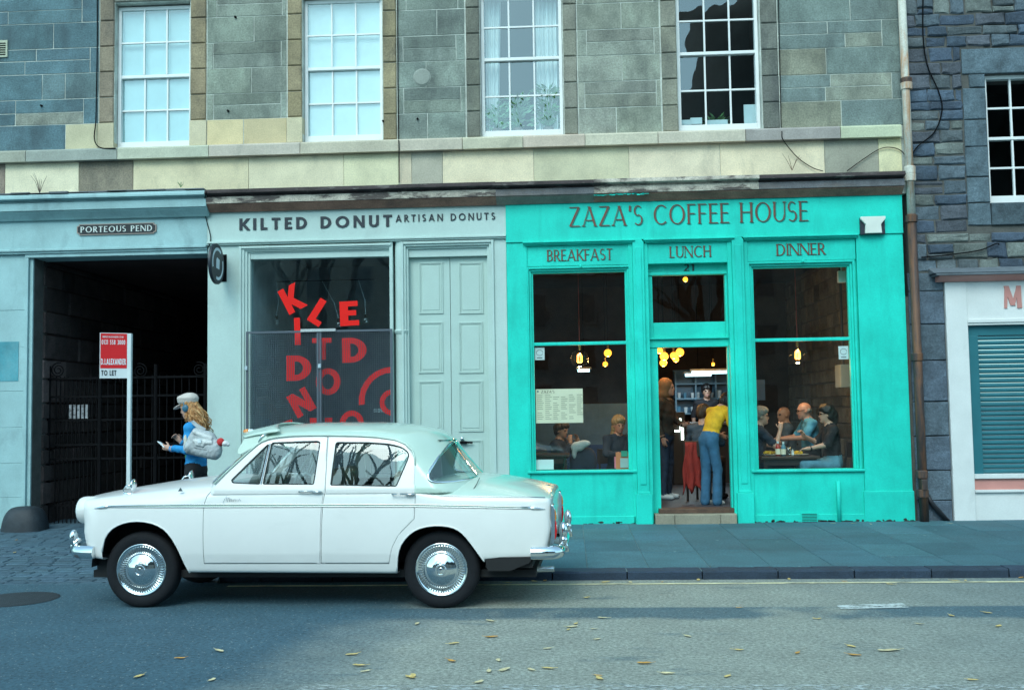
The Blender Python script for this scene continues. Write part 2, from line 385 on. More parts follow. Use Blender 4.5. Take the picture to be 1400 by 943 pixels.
m_blueD   = M('weathered_blue_paint', (.32, .50, .51), .6, var=.16, scale=2, fine=.06, bump=.12, stain=(.10, .16, .18), stain_amt=.55, stain_lo=.54, stain_hi=.75, stain_scale=(2.5, 2.5, 1))
m_door    = M('grey_blue_door_paint', (.45, .58, .53), .5, var=.06, scale=1.6, fine=.03, bump=.04)
m_green   = M('turquoise_paint', (.016, .63, .505), .55, spec=.25, var=.20, scale=1.3, fine=.07, bump=.12, stain=(.012, .40, .32), stain_amt=.7, stain_lo=.52, stain_hi=.82, stain_scale=(5, 5, .9))
m_white   = plain('white_gloss_paint', (.82, .82, .80), .35, var=.05)
m_sashd   = plain('off_white_sash_paint', (.80, .80, .78), .4, var=.06)
m_corn    = M('peeling_cornice_paint', (.17, .125, .11), .8, var=.4, scale=5, fine=.2, bump=.5, stain=(.50, .50, .42), stain_amt=.9, stain_lo=.49, stain_hi=.55, stain_scale=(2.6, 2.6, 9))
m_corn2   = M('worn_cornice_stone', (.15, .15, .16), .85, var=.4, scale=4, fine=.2, bump=.5, stain=(.25, .18, .13), stain_amt=.6, stain_lo=.5, stain_hi=.75, stain_scale=(1, 1, 5))
m_lead    = M('lead_flashing', (.13, .15, .17), .7, var=.3)
m_black   = plain('black_iron', (.004, .004, .005), .8, spec=.12)
m_dark    = plain('dark_room', (.02, .018, .017), .9)
m_glassU  = glass('sash_glass', (.84, .95, .96), 1.5, 3.2)
m_glassS  = glass('shop_glass', (.90, .95, .93), 1.5, 1.5)
m_glassK  = glass('donut_shop_glass', (.82, .93, .95), 1.5, 2.2)
m_rust    = M('rusty_pipe', (.60, .58, .50), .7, var=.2, scale=6, fine=.15, bump=.3, stain=(.50, .20, .06), stain_amt=.85, stain_lo=.47, stain_hi=.60, stain_scale=(9, 9, 1.1))
m_pipeD   = M('brown_cast_iron', (.050, .036, .034), .6, var=.3, scale=7, bump=.3, stain=(.20, .08, .03), stain_amt=.8, stain_lo=.5, stain_hi=.66, stain_scale=(10, 10, 1.0))

# ------------------------------------------------------------------ ground, road, pavement
KY = -3.80
PAVE_X0 = -3.35
def asphalt():
    m = bpy.data.materials.new('worn_asphalt'); m.use_nodes = True; nt = m.node_tree; b = nt.nodes['Principled BSDF']
    pos = nd(nt, 'ShaderNodeNewGeometry').outputs['Position']; sp = nd(nt, 'ShaderNodeSeparateXYZ'); nt.links.new(pos, sp.inputs[0])
    def math_(op, a, b_=None, clamp=False):
        n = nd(nt, 'ShaderNodeMath', operation=op, use_clamp=clamp)
        for s, v in ((n.inputs[0], a), (n.inputs[1], b_)):
            if v is None: continue
            if hasattr(v, 'is_output'): nt.links.new(v, s)
            else: s.default_value = v
        return n.outputs[0]
    wob = math_('MULTIPLY', math_('SUBTRACT', noise(nt, pos, 1.6, 6, .65), .5), 1.3)
    X = math_('ADD', sp.outputs[0], wob); Y = math_('ADD', sp.outputs[1], math_('MULTIPLY', wob, .35))
    light = ramp(nt, math_('ADD', X, math_('MULTIPLY', math_('ADD', sp.outputs[1], 6.4), -.25)), -2.1, -0.9)          # relaid lighter surface to the right
    light = math_('MULTIPLY', light, math_('ADD', .45, math_('MULTIPLY', .55, ramp(nt, X, 4.6, 1.6))))
    near = ramp(nt, sp.outputs[1], -7.62, -7.52)                                                   # older lane beyond the joint
    light = math_('MULTIPLY', light, near)
    band = math_('MULTIPLY', ramp(nt, Y, -5.62, -5.50), ramp(nt, sp.outputs[1], -5.10, -5.14))     # dark reinstatement strip
    band = math_('MULTIPLY', band, ramp(nt, noise(nt, mapping(nt, pos, (.7, .7, 1)), 1.0, 3), .34, .46))
    light = math_('MULTIPLY', light, math_('SUBTRACT', 1.0, math_('MULTIPLY', band, .8)), True)
    spots = ramp(nt, noise(nt, mapping(nt, pos, (.8, 2.2, 1)), 1.3, 5, .6), .60, .70)
    light = math_('MULTIPLY', light, math_('SUBTRACT', 1.0, math_('MULTIPLY', spots, .6)), True)
    c = mixc(nt, (.048, .100, .130), (.265, .280, .240), light)  # older asphalt at left, its blue tone also has lens vignetting put in
    f = ramp(nt, noise(nt, pos, 34, 6, .85), .32, .68); c = mixc(nt, mixc(nt, c, (.30,)*3, 1, 'MULTIPLY'), mixc(nt, c, (1.8,)*3, 1, 'MULTIPLY'), f)
    vo = nd(nt, 'ShaderNodeTexVoronoi'); vo.inputs['Scale'].default_value = 38; nt.links.new(pos, vo.inputs['Vector'])
    sp2 = ramp(nt, vo.outputs['Distance'], .26, .16); rn = ramp(nt, noise(nt, pos, 21, 1), .53, .58)
    c = mixc(nt, c, (.36, .40, .38), math_('MULTIPLY', math_('MULTIPLY', sp2, rn), .75))
    f2 = ramp(nt, noise(nt, pos, 2.3, 6, .7), .3, .7); c = mixc(nt, mixc(nt, c, (.85,)*3, 1, 'MULTIPLY'), mixc(nt, c, (1.12,)*3, 1, 'MULTIPLY'), f2)
    nt.links.new(c, b.inputs['Base Color']); b.inputs['Roughness'].default_value = .8; b.inputs['Specular IOR Level'].default_value = .35
    bp = nd(nt, 'ShaderNodeBump'); bp.inputs['Strength'].default_value = .5; bp.inputs['Distance'].default_value = .012
    nt.links.new(noise(nt, pos, 75, 4, .7), bp.inputs['Height']); nt.links.new(bp.outputs[0], b.inputs['Normal'])
    return m
m_asph = asphalt()
m_ground = M('distant_ground', (.10, .11, .10), .9, var=.2, scale=.3)
m_slab = M('pavement_slab', (.055, .140, .172), .8, spots=((.15,.24,.25), 5.0, .11), var=.16, scale=1.8, fine=.35, fscale=60, bump=.35, bscale=60, objcol=True, stain=(.04, .08, .10), stain_amt=.5, stain_lo=.5, stain_hi=.75, stain_scale=(1.3, 2.5, 1))
m_joint = M('pavement_joint', (.15, .22, .23), .9, var=.3, scale=9)
m_kerb = M('granite_kerb', (.022, .040, .066), .75, var=.25, scale=5, fine=.3, fscale=90, bump=.5, bscale=40, objcol=True)
m_sett = M('stone_sett', (.055, .105, .14), .7, var=.25, scale=6, fine=.25, bump=.4, objcol=True)
m_yellow = M('worn_yellow_line', (.75, .68, .42), .7, var=.2, scale=6, fine=.2, stain=(.16, .17, .15), stain_amt=.9, stain_lo=.5, stain_hi=.62, stain_scale=(3, 10, 1))
def paint_worn(name, col, lo, hi, sc):
    m = bpy.data.materials.new(name); m.use_nodes = True; nt = m.node_tree; b = nt.nodes['Principled BSDF']
    b.inputs['Base Color'].default_value = (*col, 1); b.inputs['Roughness'].default_value = .7
    pos = nd(nt, 'ShaderNodeNewGeometry').outputs['Position']
    tr = nd(nt, 'ShaderNodeBsdfTransparent'); mx = nd(nt, 'ShaderNodeMixShader')
    nt.links.new(ramp(nt, noise(nt, mapping(nt, pos, sc), 1.0, 5, .7), lo, hi), mx.inputs[0])
    nt.links.new(tr.outputs[0], mx.inputs[1]); nt.links.new(b.outputs[0], mx.inputs[2]); nt.links.new(mx.outputs[0], nt.nodes['Material Output'].inputs['Surface'])
    return m
m_wornwhite = paint_worn('worn_white_paint', (.46, .50, .48), .50, .56, (14, 38, 1))
m_scuff = paint_worn('scuffed_white_paint', (.55, .60, .58), .44, .50, (9, 24, 1))

g = MB(); g.add([(-700,-700,-.03),(700,-700,-.03),(700,700,-.03),(-700,700,-.03)], [(0,1,2,3)]); obj('ground', g, m_ground, kind='structure', label='open ground stretching away round the street', cat='ground')
g = MB(); N = 40
for i in range(N):
    x0, x1 = -60+120*i/N, -60+120*(i+1)/N; g.add([(x0,-16,0),(x1,-16,0),(x1,KY+.02,0),(x0,KY+.02,0)], [(0,1,2,3)])
road = obj('road', g, m_asph, kind='structure', label='worn grey asphalt road in front of the shops', cat='road')
g = MB()
for i in range(60):
    x0 = -3.2+i*.3; g.add([(x0, -4.055+rnd.uniform(-.006,.006), .004), (x0+.3, -4.055, .004), (x0+.3, -3.995, .004), (x0, -3.995, .004)], [(0,1,2,3)])
obj('yellow_line', g, m_yellow, road)
g = MB(); g.add([(-1.6,-7.56,.004),(9,-7.56,.004),(9,-7.44,.004),(-1.6,-7.44,.004)], [(0,1,2,3)]); obj('worn_white_line', g, m_wornwhite, road)
g = MB(); a, b_ = PZ(1150, 832, .004), PZ(1234, 824, .004); g.add([(a.x, a.y, .005), (b_.x, a.y+.05, .005), (b_.x, b_.y, .005), (a.x, b_.y-.08, .005)], [(0,1,2,3)]); obj('paint_scuff', g, m_scuff, road)
g = MB(); p = PZ(20, 819, 0); g.lathe([(0,.005),(.34,.005),(.37,.003)], (p.x, p.y, 0), n=28); obj('manhole_cover', g, M('cast_iron_cover', (.022, .026, .032), .6, var=.3, scale=20, bump=.5, bscale=50), road)

g = MB(); g.add([(PAVE_X0,KY+.02,.0735),(12,KY+.02,.0735),(12,-.004,.0935),(PAVE_X0,-.004,.0935)], [(0,1,2,3)])
g.add([(-30,KY-.1,-.012),(PAVE_X0,KY-.1,-.012),(PAVE_X0,.0,.070),(-30,.0,.070)], [(0,1,2,3)])
g.add([(-30,0,.070),(PAVE_X0,0,.070),(PAVE_X0,9,.080),(-30,9,.080)], [(0,1,2,3)])
g.add([(PAVE_X0,KY-.1,-.012),(PAVE_X0,KY+.02,.0735),(PAVE_X0,0,.0935),(PAVE_X0,0,.07)], [(0,1,2,3)])
pave = obj('pavement', g, m_joint, kind='structure', label='grey slab pavement along the shopfronts', cat='pavement')
zp = lambda y: .080 + (y-KY)/(-KY)*.020         # pavement height
def slab(x0, x1, y0, y1, name='paving_slab', mat=m_slab, zt=zp, parent=pave, th=.05, c=.004, col=None):
    o = MB(); dz = rnd.uniform(-.003, .003); z = [zt(y0)+dz, zt(y1)+dz]
    P = [(x0,y0,z[0]-c),(x1,y0,z[0]-c),(x1,y1,z[1]-c),(x0,y1,z[1]-c)]
    T = [(x0+c,y0+c,z[0]),(x1-c,y0+c,z[0]),(x1-c,y1-c,z[1]),(x0+c,y1-c,z[1])]; B = [(p[0],p[1],p[2]-th) for p in P]
    o.add(B+P+T, [(8,9,10,11),(4,5,9,8),(5,6,10,9),(6,7,11,10),(7,4,8,11),(0,1,5,4),(1,2,6,5),(2,3,7,6),(3,0,4,7)])
    v = rnd.uniform(.80, 1.15)
    return obj(name, o, mat, parent, color=col or (v, v*rnd.uniform(.98,1.02), v*rnd.uniform(.97,1.03)))
x = PAVE_X0 + .02
while x < 8.2:
    y = KY+.22; off = rnd.uniform(.55, 1.1)
    while y < -.02:
        y1 = min(y+off, -.006)
        if -.006 - y1 < .3: y1 = -.006
        slab(x+.003, x+.577, y+.003, y1-.003); y = y1; off = rnd.uniform(.8, 1.15)
    x += .58
g0 = PZ(855, 785, 0).x; x = g0 - 6*.695
while x < 8.5:
    if x+.695 > PAVE_X0: 
        x0 = max(x, PAVE_X0); v = rnd.uniform(.85, 1.15)
        o = MB(); w = x+.695-x0-.012; c = .014
        prof = [(KY,-.02),(KY+rnd.uniform(-.004,.006),.066),(KY+c,.080),(KY+.212,.081),(KY+.212,-.02)]
        segs = 4
        for k in range(segs):
            o.prism_yz([(p[0]+rnd.uniform(-.003,.003), p[1]+(rnd.uniform(-.003,.003) if p[1] > 0 else 0)) for p in prof], x0+.006+w*k/segs, x0+.006+w*(k+1)/segs)
        obj('kerb_stone', o, m_kerb, pave, color=(v, v, v*1.03))
    x += .695
# setts of the crossing in front of the pend
zs_ = lambda y: .105*(y-KY)/(-KY) + .004
near_, rest = [], MB()
cells = []
y = KY-.05; row = 0
while y < .9:
    x = -8.6 + (row % 2)*.13
    while x < PAVE_X0-.02:
        w = rnd.uniform(.21, .30); cells.append((x, min(x+w, PAVE_X0-.005), y, y+.135)); x += w
    y += .137; row += 1
vis = [c for c in cells if c[0] < -4.3 and c[2] < .3]; vis.sort(key=lambda c: c[2]); keep = set(map(tuple, vis[:295]))
for c in cells:
    if c in keep: slab(c[0]+.005, c[1]-.005, c[2]+.005, c[3]-.005, 'sett', m_sett, zs_, pave, .03, .012)
    else:
        z0 = zs_(c[2])+rnd.uniform(-.003,.003); z1 = zs_(c[3]); 
        rest.add([(c[0]+.008,c[2]+.008,z0),(c[1]-.008,c[2]+.008,z0),(c[1]-.008,c[3]-.008,z1),(c[0]+.008,c[3]-.008,z1),(c[0],c[2],z0-.03),(c[1],c[2],z0-.03),(c[1],c[3],z1-.03),(c[0],c[3],z1-.03)],
                 [(0,1,2,3),(4,5,1,0),(5,6,2,1),(6,7,3,2),(7,4,0,3)])
o = obj('far_setts', rest, M('stone_sett_mass', (.055, .105, .14), .7, var=.3, scale=6, bump=.4), pave, kind='stuff')

# ------------------------------------------------------------------ upper storey of the tenement
ten = thing('tenement_building', 'upper storey of weathered grey ashlar with four white sash windows above the shops', 'building', (-1.6, .3, 4.3))
W = {}
for k, (x0, x1, yb) in {'W1': (160.5, 262.5, 201.8), 'W2': (416.6, 524.6, 193.5), 'W3': (659, 770.5, 186.5), 'W4': (927.5, 1040, 178.5)}.items():
    a = PY(x0, yb-4, .10).x; b_ = PY(x1, yb-4, .10).x; W[k] = (a, b_, PY((x0+x1)/2, yb, .10).z)
ZTOP = 8.3
courses = [PY(340, y).z for y in (197.5, 162.5, 127.5, 92.5, 57.5, 22.5, -12.5, -47.5, -82.5)]
WIN_TOP = PY(212, 9.0, .10).z
XE = PY(1233, 100).x
edges = [PY(p, 100).x for p in (-70, 135, 283, 392, 543, 636, 790, 903, 1065, 1233)]
XL = PY(-70, 100).x
mw = MB()      # backing with the window openings left out
cuts = [XL]
for k in ('W1','W2','W3','W4'): cuts += [W[k][0]-.004, W[k][1]+.004]
cuts.append(XE)
for i in range(0, len(cuts), 2): mw.box(cuts[i], cuts[i+1], .0045, .42, courses[0], ZTOP)
for k in W: mw.box(W[k][0]-.004, W[k][1]+.004, .0045, .42, WIN_TOP+.02, ZTOP)
wall = obj('ashlar_wall', mw, m_mortar, ten)
def stone(x0, x1, z0, z1, col, yf=0.0, parent=wall, mat=m_stone, name='stone', c=.0025, g_=.005, j=.002, yb=.05):
    o = MB().chbox(x0+g_, x1-g_, yf+rnd.uniform(-.003,.0), yb, z0+g_, z1-g_, c, j)
    v = rnd.uniform(.88, 1.12); return obj(name, o, mat, parent, color=(col[0]*v*rnd.uniform(.98,1.02), col[1]*v, col[2]*v*rnd.uniform(.97,1.03)))
PC = [(.085,.150,.180), (.200,.225,.195), (.175,.205,.185), (.235,.250,.215), (.155,.195,.19)]
panels = [(edges[0],edges[1]), (edges[2],edges[3]), (edges[4],edges[5]), (edges[6],edges[7]), (edges[8],XE)]
def winrange(x):
    return None
for pi, (x0, x1) in enumerate(panels):
    for ci in range(len(courses)-1):
        za, zb = courses[ci], courses[ci+1]; wd = x1-x0
        if pi == 1 and ci == 0:
            for q in ((x0, x0+wd*.46), (x0+wd*.46, x1)): stone(*q, za, zb, (.56,.44,.27), mat=m_cream)
            continue
        if pi == 0 and ci == 0:
            stone(x0, x0+.6, za, zb, PC[0]); stone(x0+.6, x1-.46, za, zb, PC[0]); stone(x1-.46, x1, za, zb, (.50,.44,.31), mat=m_cream); continue
        col = PC[pi]
        if pi in (0, 4):
            n = 2 if pi == 4 else 3
            if ci % 2 == 0:
                cut = sorted(rnd.uniform(.2,.8) for _ in range(n-1)); xs = [0]+cut+[1]
                for q in range(len(xs)-1):
                    cc = col if rnd.random() < .8 else (.20,.20,.16) if pi == 4 else (.11,.17,.19)
                    stone(x0+wd*xs[q], x0+wd*xs[q+1], za, zb, cc)
            else:
                zm = za+(zb-za)*rnd.uniform(.45,.55); e = rnd.uniform(.12,.25)
                stone(x1-e, x1, za, zb, col)
                for (p, q) in ((za, zm), (zm, zb)):
                    s_ = x0+(wd-e)*rnd.uniform(.35,.65); stone(x0, s_, p, q, col); stone(s_, x1-e, p, q, col if rnd.random() < .7 else PC[3])
        elif ci % 2 == 0:
            s_ = x0+wd*rnd.uniform(.4,.6); stone(x0, s_, za, zb, col); stone(s_, x1, za, zb, col)
        else:
            e0, e1 = rnd.uniform(.08,.14), rnd.uniform(.06,.14); zm = za+(zb-za)*rnd.uniform(.46,.56)
            stone(x0, x0+e0, za, zb, tuple(c*1.12 for c in col)); stone(x1-e1, x1, za, zb, tuple(c*1.12 for c in col))
            stone(x0+e0, x1-e1, za, zm, col); stone(x0+e0, x1-e1, zm, zb, tuple(c*.85 for c in col))
# raised window margins, one stone to each course
TAN = [(.20,.16,.12), (.26,.205,.13), (.25,.20,.125), (.25,.205,.13), (.15,.15,.125), (.20,.195,.165), (.215,.21,.17), (.15,.155,.14)]
mar = [(edges[1], W['W1'][0]), (W['W1'][1], edges[2]), (edges[3], W['W2'][0]), (W['W2'][1], edges[4]), (edges[5], W['W3'][0]), (W['W3'][1], edges[6]), (edges[7], W['W4'][0]), (W['W4'][1], edges[8])]
for mi_, (x0, x1) in enumerate(mar):
    for ci in range(len(courses)-1):
        if courses[ci] > WIN_TOP+.05 and False: continue
        za, zb = courses[ci], courses[ci+1]
        if ci == 0 and mi_ in (0, 1, 2): stone(x0, x1, za, zb, (.53,.45,.31), -.018, mat=m_cream, yb=.14)
        else: stone(x0+.012, x1-.006, za, zb, TAN[mi_] if ci else tuple(c*.9 for c in TAN[mi_]), -.018, yb=.14, c=.012)
for k in W:
    stone(W[k][0]-.01, W[k][1]+.01, WIN_TOP+.03, WIN_TOP+.36, (.2,.2,.17), -.015, yb=.14, name='lintel')
# two wrought pins and the round plaster patch
for (px, py) in ((322,24),(312,152),(571,163),(57,145),(524,166)):
    p = PY(px, py, -.005); obj('iron_pin', MB().lathe([(0,-.03),(.014,-.028),(.016,0)], (p.x, -.003, p.z), 'y', 8), m_black, wall)
p = PY(577, 106, 0); obj('plaster_patch', MB().lathe([(0,-.018),(.10,-.016),(.125,.0)], (p.x, 0, p.z), 'y', 24), M('plaster', (.30,.32,.28), .9), wall)
p = rect(-6, 56, 11, 79, 0); o = MB(); o.box(p[0], p[1], -.02, .02, p[2], p[3]); vent = obj('wall_vent', o, m_cream, wall, color=(.4,.42,.33))
o = MB()
for i in range(6): z = p[2]+.03+i*(p[3]-p[2]-.05)/6; o.box(p[0]+.02, p[1]-.025, -.026, -.02, z, z+.012)
obj('vent_slats', o, m_black, vent)

# sill band, frieze, cornice
zA = lambda x: 0
sb0, sb1 = PY(620, 204.2, -.09).z, courses[0]
sc = MB(); sc.box(XL, XE, 0, .3, sb0, sb1-.003); band = obj('sill_course', sc, m_mortar, ten)
cutp = [-70, 35, 160, 285, 410, 545, 632, 715, 800, 900, 1020, 1150, 1234]
for i in range(len(cutp)-1):
    x0, x1 = PY(cutp[i], 200, -.09).x, PY(cutp[i+1], 200, -.09).x
    o = MB(); g_ = .004
    o.prism_yz([(-.09, sb0), (-.09, sb1-.035), (-.075, sb1-.012), (.0, sb1), (.05, sb1), (.05, sb0+.0), (-.03, sb0)], x0+g_, x1-g_)
    obj('stone', o, m_cream, band, color=tuple(q*rnd.uniform(.9,1.06) for q in ((.50,.455,.36) if i not in (0, 1, 10) else (.31,.30,.28))))
fz1 = sb0; fz0 = PY(620, 250, 0).z
fr = MB(); fr.box(XL, XE, .012, .4, fz0-.3, fz1); frz = obj('frieze', fr, m_mortar, ten)
fcut = [(-70,7,0),(7,108,1),(108,182,2),(182,340,1),(340,470,1),(470,545,1),(545,563,1),(563,605,3),(605,730,1),(730,860,1),(860,985,1),(985,1128,1),(1128,1202,3),(1202,1234,1)]
FC = [(.22,.17,.15), (.62,.53,.385), (.23,.20,.16), (.36,.33,.28)]
for a, b_, k in fcut:
    stone(PY(a, 235).x, PY(b_, 235).x, fz0-.02, fz1, tuple(q*rnd.uniform(.95,1.05) for q in FC[k]), 0.0, frz, m_cream if k in (1,3) else m_stone, g_=.003, c=.003)
def cornice(x0, x1, zt, zb, mat, name, ret=False):
    h = zt-zb
    prof = [(.02, zt+.02), (-.25, zt-.005), (-.26, zt-.04), (-.26, zt-h*.20), (-.175, zt-h*.26), (-.17, zt-h*.34), (.02, zt-h*.34)]
    o = MB().prism_yz(prof, x0, x1); cb = obj(name, o, mat[0], ten)
    obj('corona', MB().prism_yz([(.02, zt-h*.342), (-.195, zt-h*.342), (-.20, zt-h*.40), (-.195, zt-h*.66), (.02, zt-h*.66)], x0, x1), mat[1], cb)
    obj('soffit', MB().prism_yz([(.02, zt-h*.662), (-.175, zt-h*.662), (-.17, zt-h*.72), (-.095, zt-h*.93), (-.075, zt-h), (.02, zt-h)], x0, x1), mat[2], cb)
    return cb
zt, zb = PY(700, 247.5, -.26).z, PY(700, 279.5, -.075).z
xs = [PY(p, 262, -.16).x for p in (283, 425, 545, 678, 812, 925, 1037, 1236)]
m_sof = M('brown_soffit_paint', (.34, .17, .12), .8, var=.35, scale=4, fine=.2, bump=.3, stain=(.05,.04,.04), stain_amt=.7, stain_scale=(1.2,1.2,6)); m_sof2 = M('grey_soffit', (.22, .20, .17), .85, var=.3, scale=4)
m_pale = M('peeled_pale_corona', (.52, .46, .38), .85, var=.35, scale=5, fine=.25, bump=.5, stain=(.06,.045,.045), stain_amt=.9, stain_lo=.46, stain_hi=.56, stain_scale=(3,3,9)); m_dk = M('sooty_crown', (.055, .040, .040), .85, var=.4, scale=5, bump=.5, stain=(.20,.18,.16), stain_amt=.6, stain_lo=.56, stain_hi=.64, stain_scale=(4,4,14))
cm = [(m_dk, m_pale, m_sof), (m_dk, m_pale, m_sof), (m_dk, m_pale, m_sof), (m_dk, m_corn2, m_sof2), (m_pale, m_pale, m_sof), (m_pale, m_pale, m_sof), (m_dk, m_corn2, m_sof)]
for i in range(len(xs)-1): cornice(xs[i]+.001, xs[i+1]-.001, zt+rnd.uniform(-.004,.004), zb, cm[i], 'cornice_block')
ztl = PY(140, 263, -.26).z; zbl = PY(140, 299, -.075).z
cornice(XL-1.5, xs[0]-.002, ztl, zbl, (m_blueD,)*3, 'painted_cornice')
o = MB(); sx0_, sx1_ = PY(812,268,-.175).x, PY(885,268,-.175).x
for i in range(26):
    a = sx0_+(sx1_-sx0_)*(i/26)**1.3; w = rnd.uniform(.02,.07); zq_ = zt-(zt-zb)*rnd.uniform(.675,.72); o.box(a, a+w, -.1785, -.1735+i*.00001, zq_-rnd.uniform(.004,.02), zq_)
obj('paint_smear', o, m_green, ten, kind='stuff')
o = MB(); 
for i in range(14): a = XL+ (xs[0]-XL)*i/14; o.box(a, a+(xs[0]-XL)/14-.01, -.262+rnd.uniform(-.01,.01), -.02, ztl+.004+rnd.uniform(0,.012), ztl+.016+rnd.uniform(0,.012))
obj('lead_flashing', o, m_lead, ten)

# sash windows
def sash(k, y=.10):
    X0, X1, Z0 = W[k]; zt = WIN_TOP; zr = PY(*{'W1': (212, 104), 'W2': (470, 93), 'W3': (714, 80), 'W4': (982, 72)}[k], y).z
    fw, mt = .045, .022
    o = MB()
    for xa in (X0, X1-fw): o.box(xa, xa+fw, y, y+.10, Z0, zt)
    o.box(X0+fw, X1-fw, y, y+.10, Z0, Z0+.085); o.box(X0+fw, X1-fw, y+.001, y+.10, zt-.05, zt)
    win = obj('sash_window', o, m_sashd, ten, bevel=.004)
    ins = (X1-X0-2*fw)
    for s_, (za, zb_, yy) in enumerate(((Z0+.085, zr-.02, y+.055), (zr+.02, zt-.05, y+.02))):
        o = MB()
        for q in (1, 2): xm = X0+fw+ins*q/3; o.box(xm-mt/2, xm+mt/2, yy-.012, yy+.02, za, zb_)
        zm = (za+zb_)/2; o.box(X0+fw, X1-fw, yy-.011, yy+.019, zm-mt/2, zm+mt/2)
        obj('glazing_bars', o, m_sashd, win)
        for q in range(3):
            for r_ in range(2):
                xa = X0+fw+ins*q/3+(mt/2 if q else 0); xb = X0+fw+ins*(q+1)/3-(mt/2 if q < 2 else 0)
                z0 = za if r_ == 0 else zm+mt/2; z1 = zm-mt/2 if r_ == 0 else zb_
                t_ = rnd.uniform(-.0015,.0015); o = MB().add([(xa,yy+.006+t_,z0),(xb,yy+.006-t_,z0),(xb,yy+.006-t_,z1),(xa,yy+.006+t_,z1)], [(0,1,2,3)]); obj('glass_pane', o, m_glassU, win)
    obj('meeting_rail', MB().box(X0+fw-.01, X1-fw+.01, y+.012, y+.09, zr-.022, zr+.022), m_sashd, win, bevel=.005)
    # shallow room behind, so that the window looks into a place
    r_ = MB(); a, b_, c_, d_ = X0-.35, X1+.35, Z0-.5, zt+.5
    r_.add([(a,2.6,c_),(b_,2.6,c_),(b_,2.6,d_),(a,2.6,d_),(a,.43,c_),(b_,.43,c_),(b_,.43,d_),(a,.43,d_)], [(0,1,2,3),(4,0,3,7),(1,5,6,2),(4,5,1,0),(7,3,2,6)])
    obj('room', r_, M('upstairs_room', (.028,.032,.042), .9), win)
    return win
for k in W: sash(k)
m_blind = plain('pale_blind', (.46, .60, .60), .8); m_blind2 = plain('white_blind', (.62, .70, .69), .8)  # lens corner darkening is put into the leftmost blind's colour
for k, lab, yp in (('W1', 'pale roller blind pulled down behind the leftmost upper sash window', 20), ('W2', 'pale roller blind pulled down behind the second upper sash window from the left', 7)):
    X0, X1, Z0 = W[k]; zt = PY({'W1': 212, 'W2': 470}[k], yp, .24).z
    t = thing('roller_blind', lab, 'blind', ((X0+X1)/2, .24, Z0+.05), group='roller blinds of the upper windows')
    o = MB(); n = 10
    for i in range(n): a = X0+.03+(X1-X0-.06)*i/n; o.add([(a,.178+.004*math.sin(i),Z0+.06),(a+(X1-X0-.06)/n,.178+.004*math.sin(i+1),Z0+.06),(a+(X1-X0-.06)/n,.178+.004*math.sin(i+1),zt),(a,.178+.004*math.sin(i),zt)], [(0,1,2,3)])
    obj('blind_cloth', o, m_blind if k == 'W1' else m_blind2, t); obj('blind_roller', MB().tube([(X0+.05,.205,zt+.012),(X1-.05,.205,zt+.012)], .022, 10), m_white, t)
X0, X1, Z0 = W['W3']
m_curt = plain('pale_curtain', (.74, .76, .74), .9)
for s_, (a, b_, lab) in enumerate(((X0+.05, X0+.27, 'narrow pale curtain at the left of the third upper window'), (X1-.36, X1-.05, 'pale curtain at the right of the third upper window'))):
    o = MB(); n = 24
    for i in range(n):
        u0, u1 = i/n, (i+1)/n; f = lambda u: .30+.03*math.sin(u*(9+6*s_)*math.pi*.7)
        tp = (lambda u: a+(b_-a)*u) ; bt = (lambda u: a+(b_-a)*(u*(.75 if s_ == 0 else 1.0)))
        o.add([(bt(u0),f(u0),Z0+.04),(bt(u1),f(u1),Z0+.04),(tp(u1),f(u1)*.98,WIN_TOP+.1),(tp(u0),f(u0)*.98,WIN_TOP+.1)], [(0,1,2,3)])
    obj('curtain', o, m_curt, label=lab, cat='curtain', group='curtains of the third upper window', smooth=True)
m_leaf = plain('plant_leaf', (.10, .24, .08), .5, var=.4); m_leaf2 = plain('pale_plant_leaf', (.22, .40, .22), .5, var=.4)
m_pot = plain('clay_pot', (.15,.10,.08), .8)
def pot_plant(x, y, z, h, w, n, lab, mat, grp):
    t = thing('potted_plant', lab, 'plant', (x, y, z), group=grp)
    obj('pot', MB().lathe([(0,0),(.06,0),(.075,.13),(.068,.13),(.06,.11),(0,.11)], (x, y, z), n=14), m_pot, t, smooth=True)
    o = MB(); st = MB()
    for i in range(n):
        a = rnd.uniform(0, 6.28); u = rnd.random(); p = Vector((x+math.cos(a)*w*u*.5*(.4+.8*rnd.random()), y+math.sin(a)*.07, z+.12+h*rnd.random()**.8))
        if i % 6 == 0: st.tube([(x,y,z+.1), ((x+p.x)/2, (y+p.y)/2, p.z*.6+.4*z+.05), tuple(p)], .004, 5)
        d = Vector((math.cos(a), rnd.uniform(-.8,.2), rnd.uniform(-.2,.9))).normalized(); s_ = d.cross(Vector((rnd.uniform(-1,1),rnd.uniform(-1,1),.3))).normalized()
        L = rnd.uniform(.07,.13); k = rnd.uniform(.012,.022)
        o.add([p, p+d*L*.45+s_*k, p+d*L, p+d*L*.45-s_*k], [(0,1,2,3)])
    obj('leaves', o, mat, t); obj('stems', st, m_leaf, t)
pl = [(680,.27,.62,.36,150), (708,.26,.80,.38,170), (750,.27,1.0,.38,220)]
for i, (px, y, h, w, n) in enumerate(pl):
    pot_plant(PY(px, 175, y).x, y, Z0+.02, h*.55, w, n, ['leafy pot plant on the left of the third upper window sill', 'pale leafy pot plant in the middle of the third upper window sill', 'tallest green pot plant at the right of the third upper window sill'][i], (m_leaf2, m_leaf2, m_leaf)[i], 'plants on the third upper window sill')
X0, X1, Z0 = W['W4']
m_paper = plain('white_paper', (.72,.80,.82), .8)
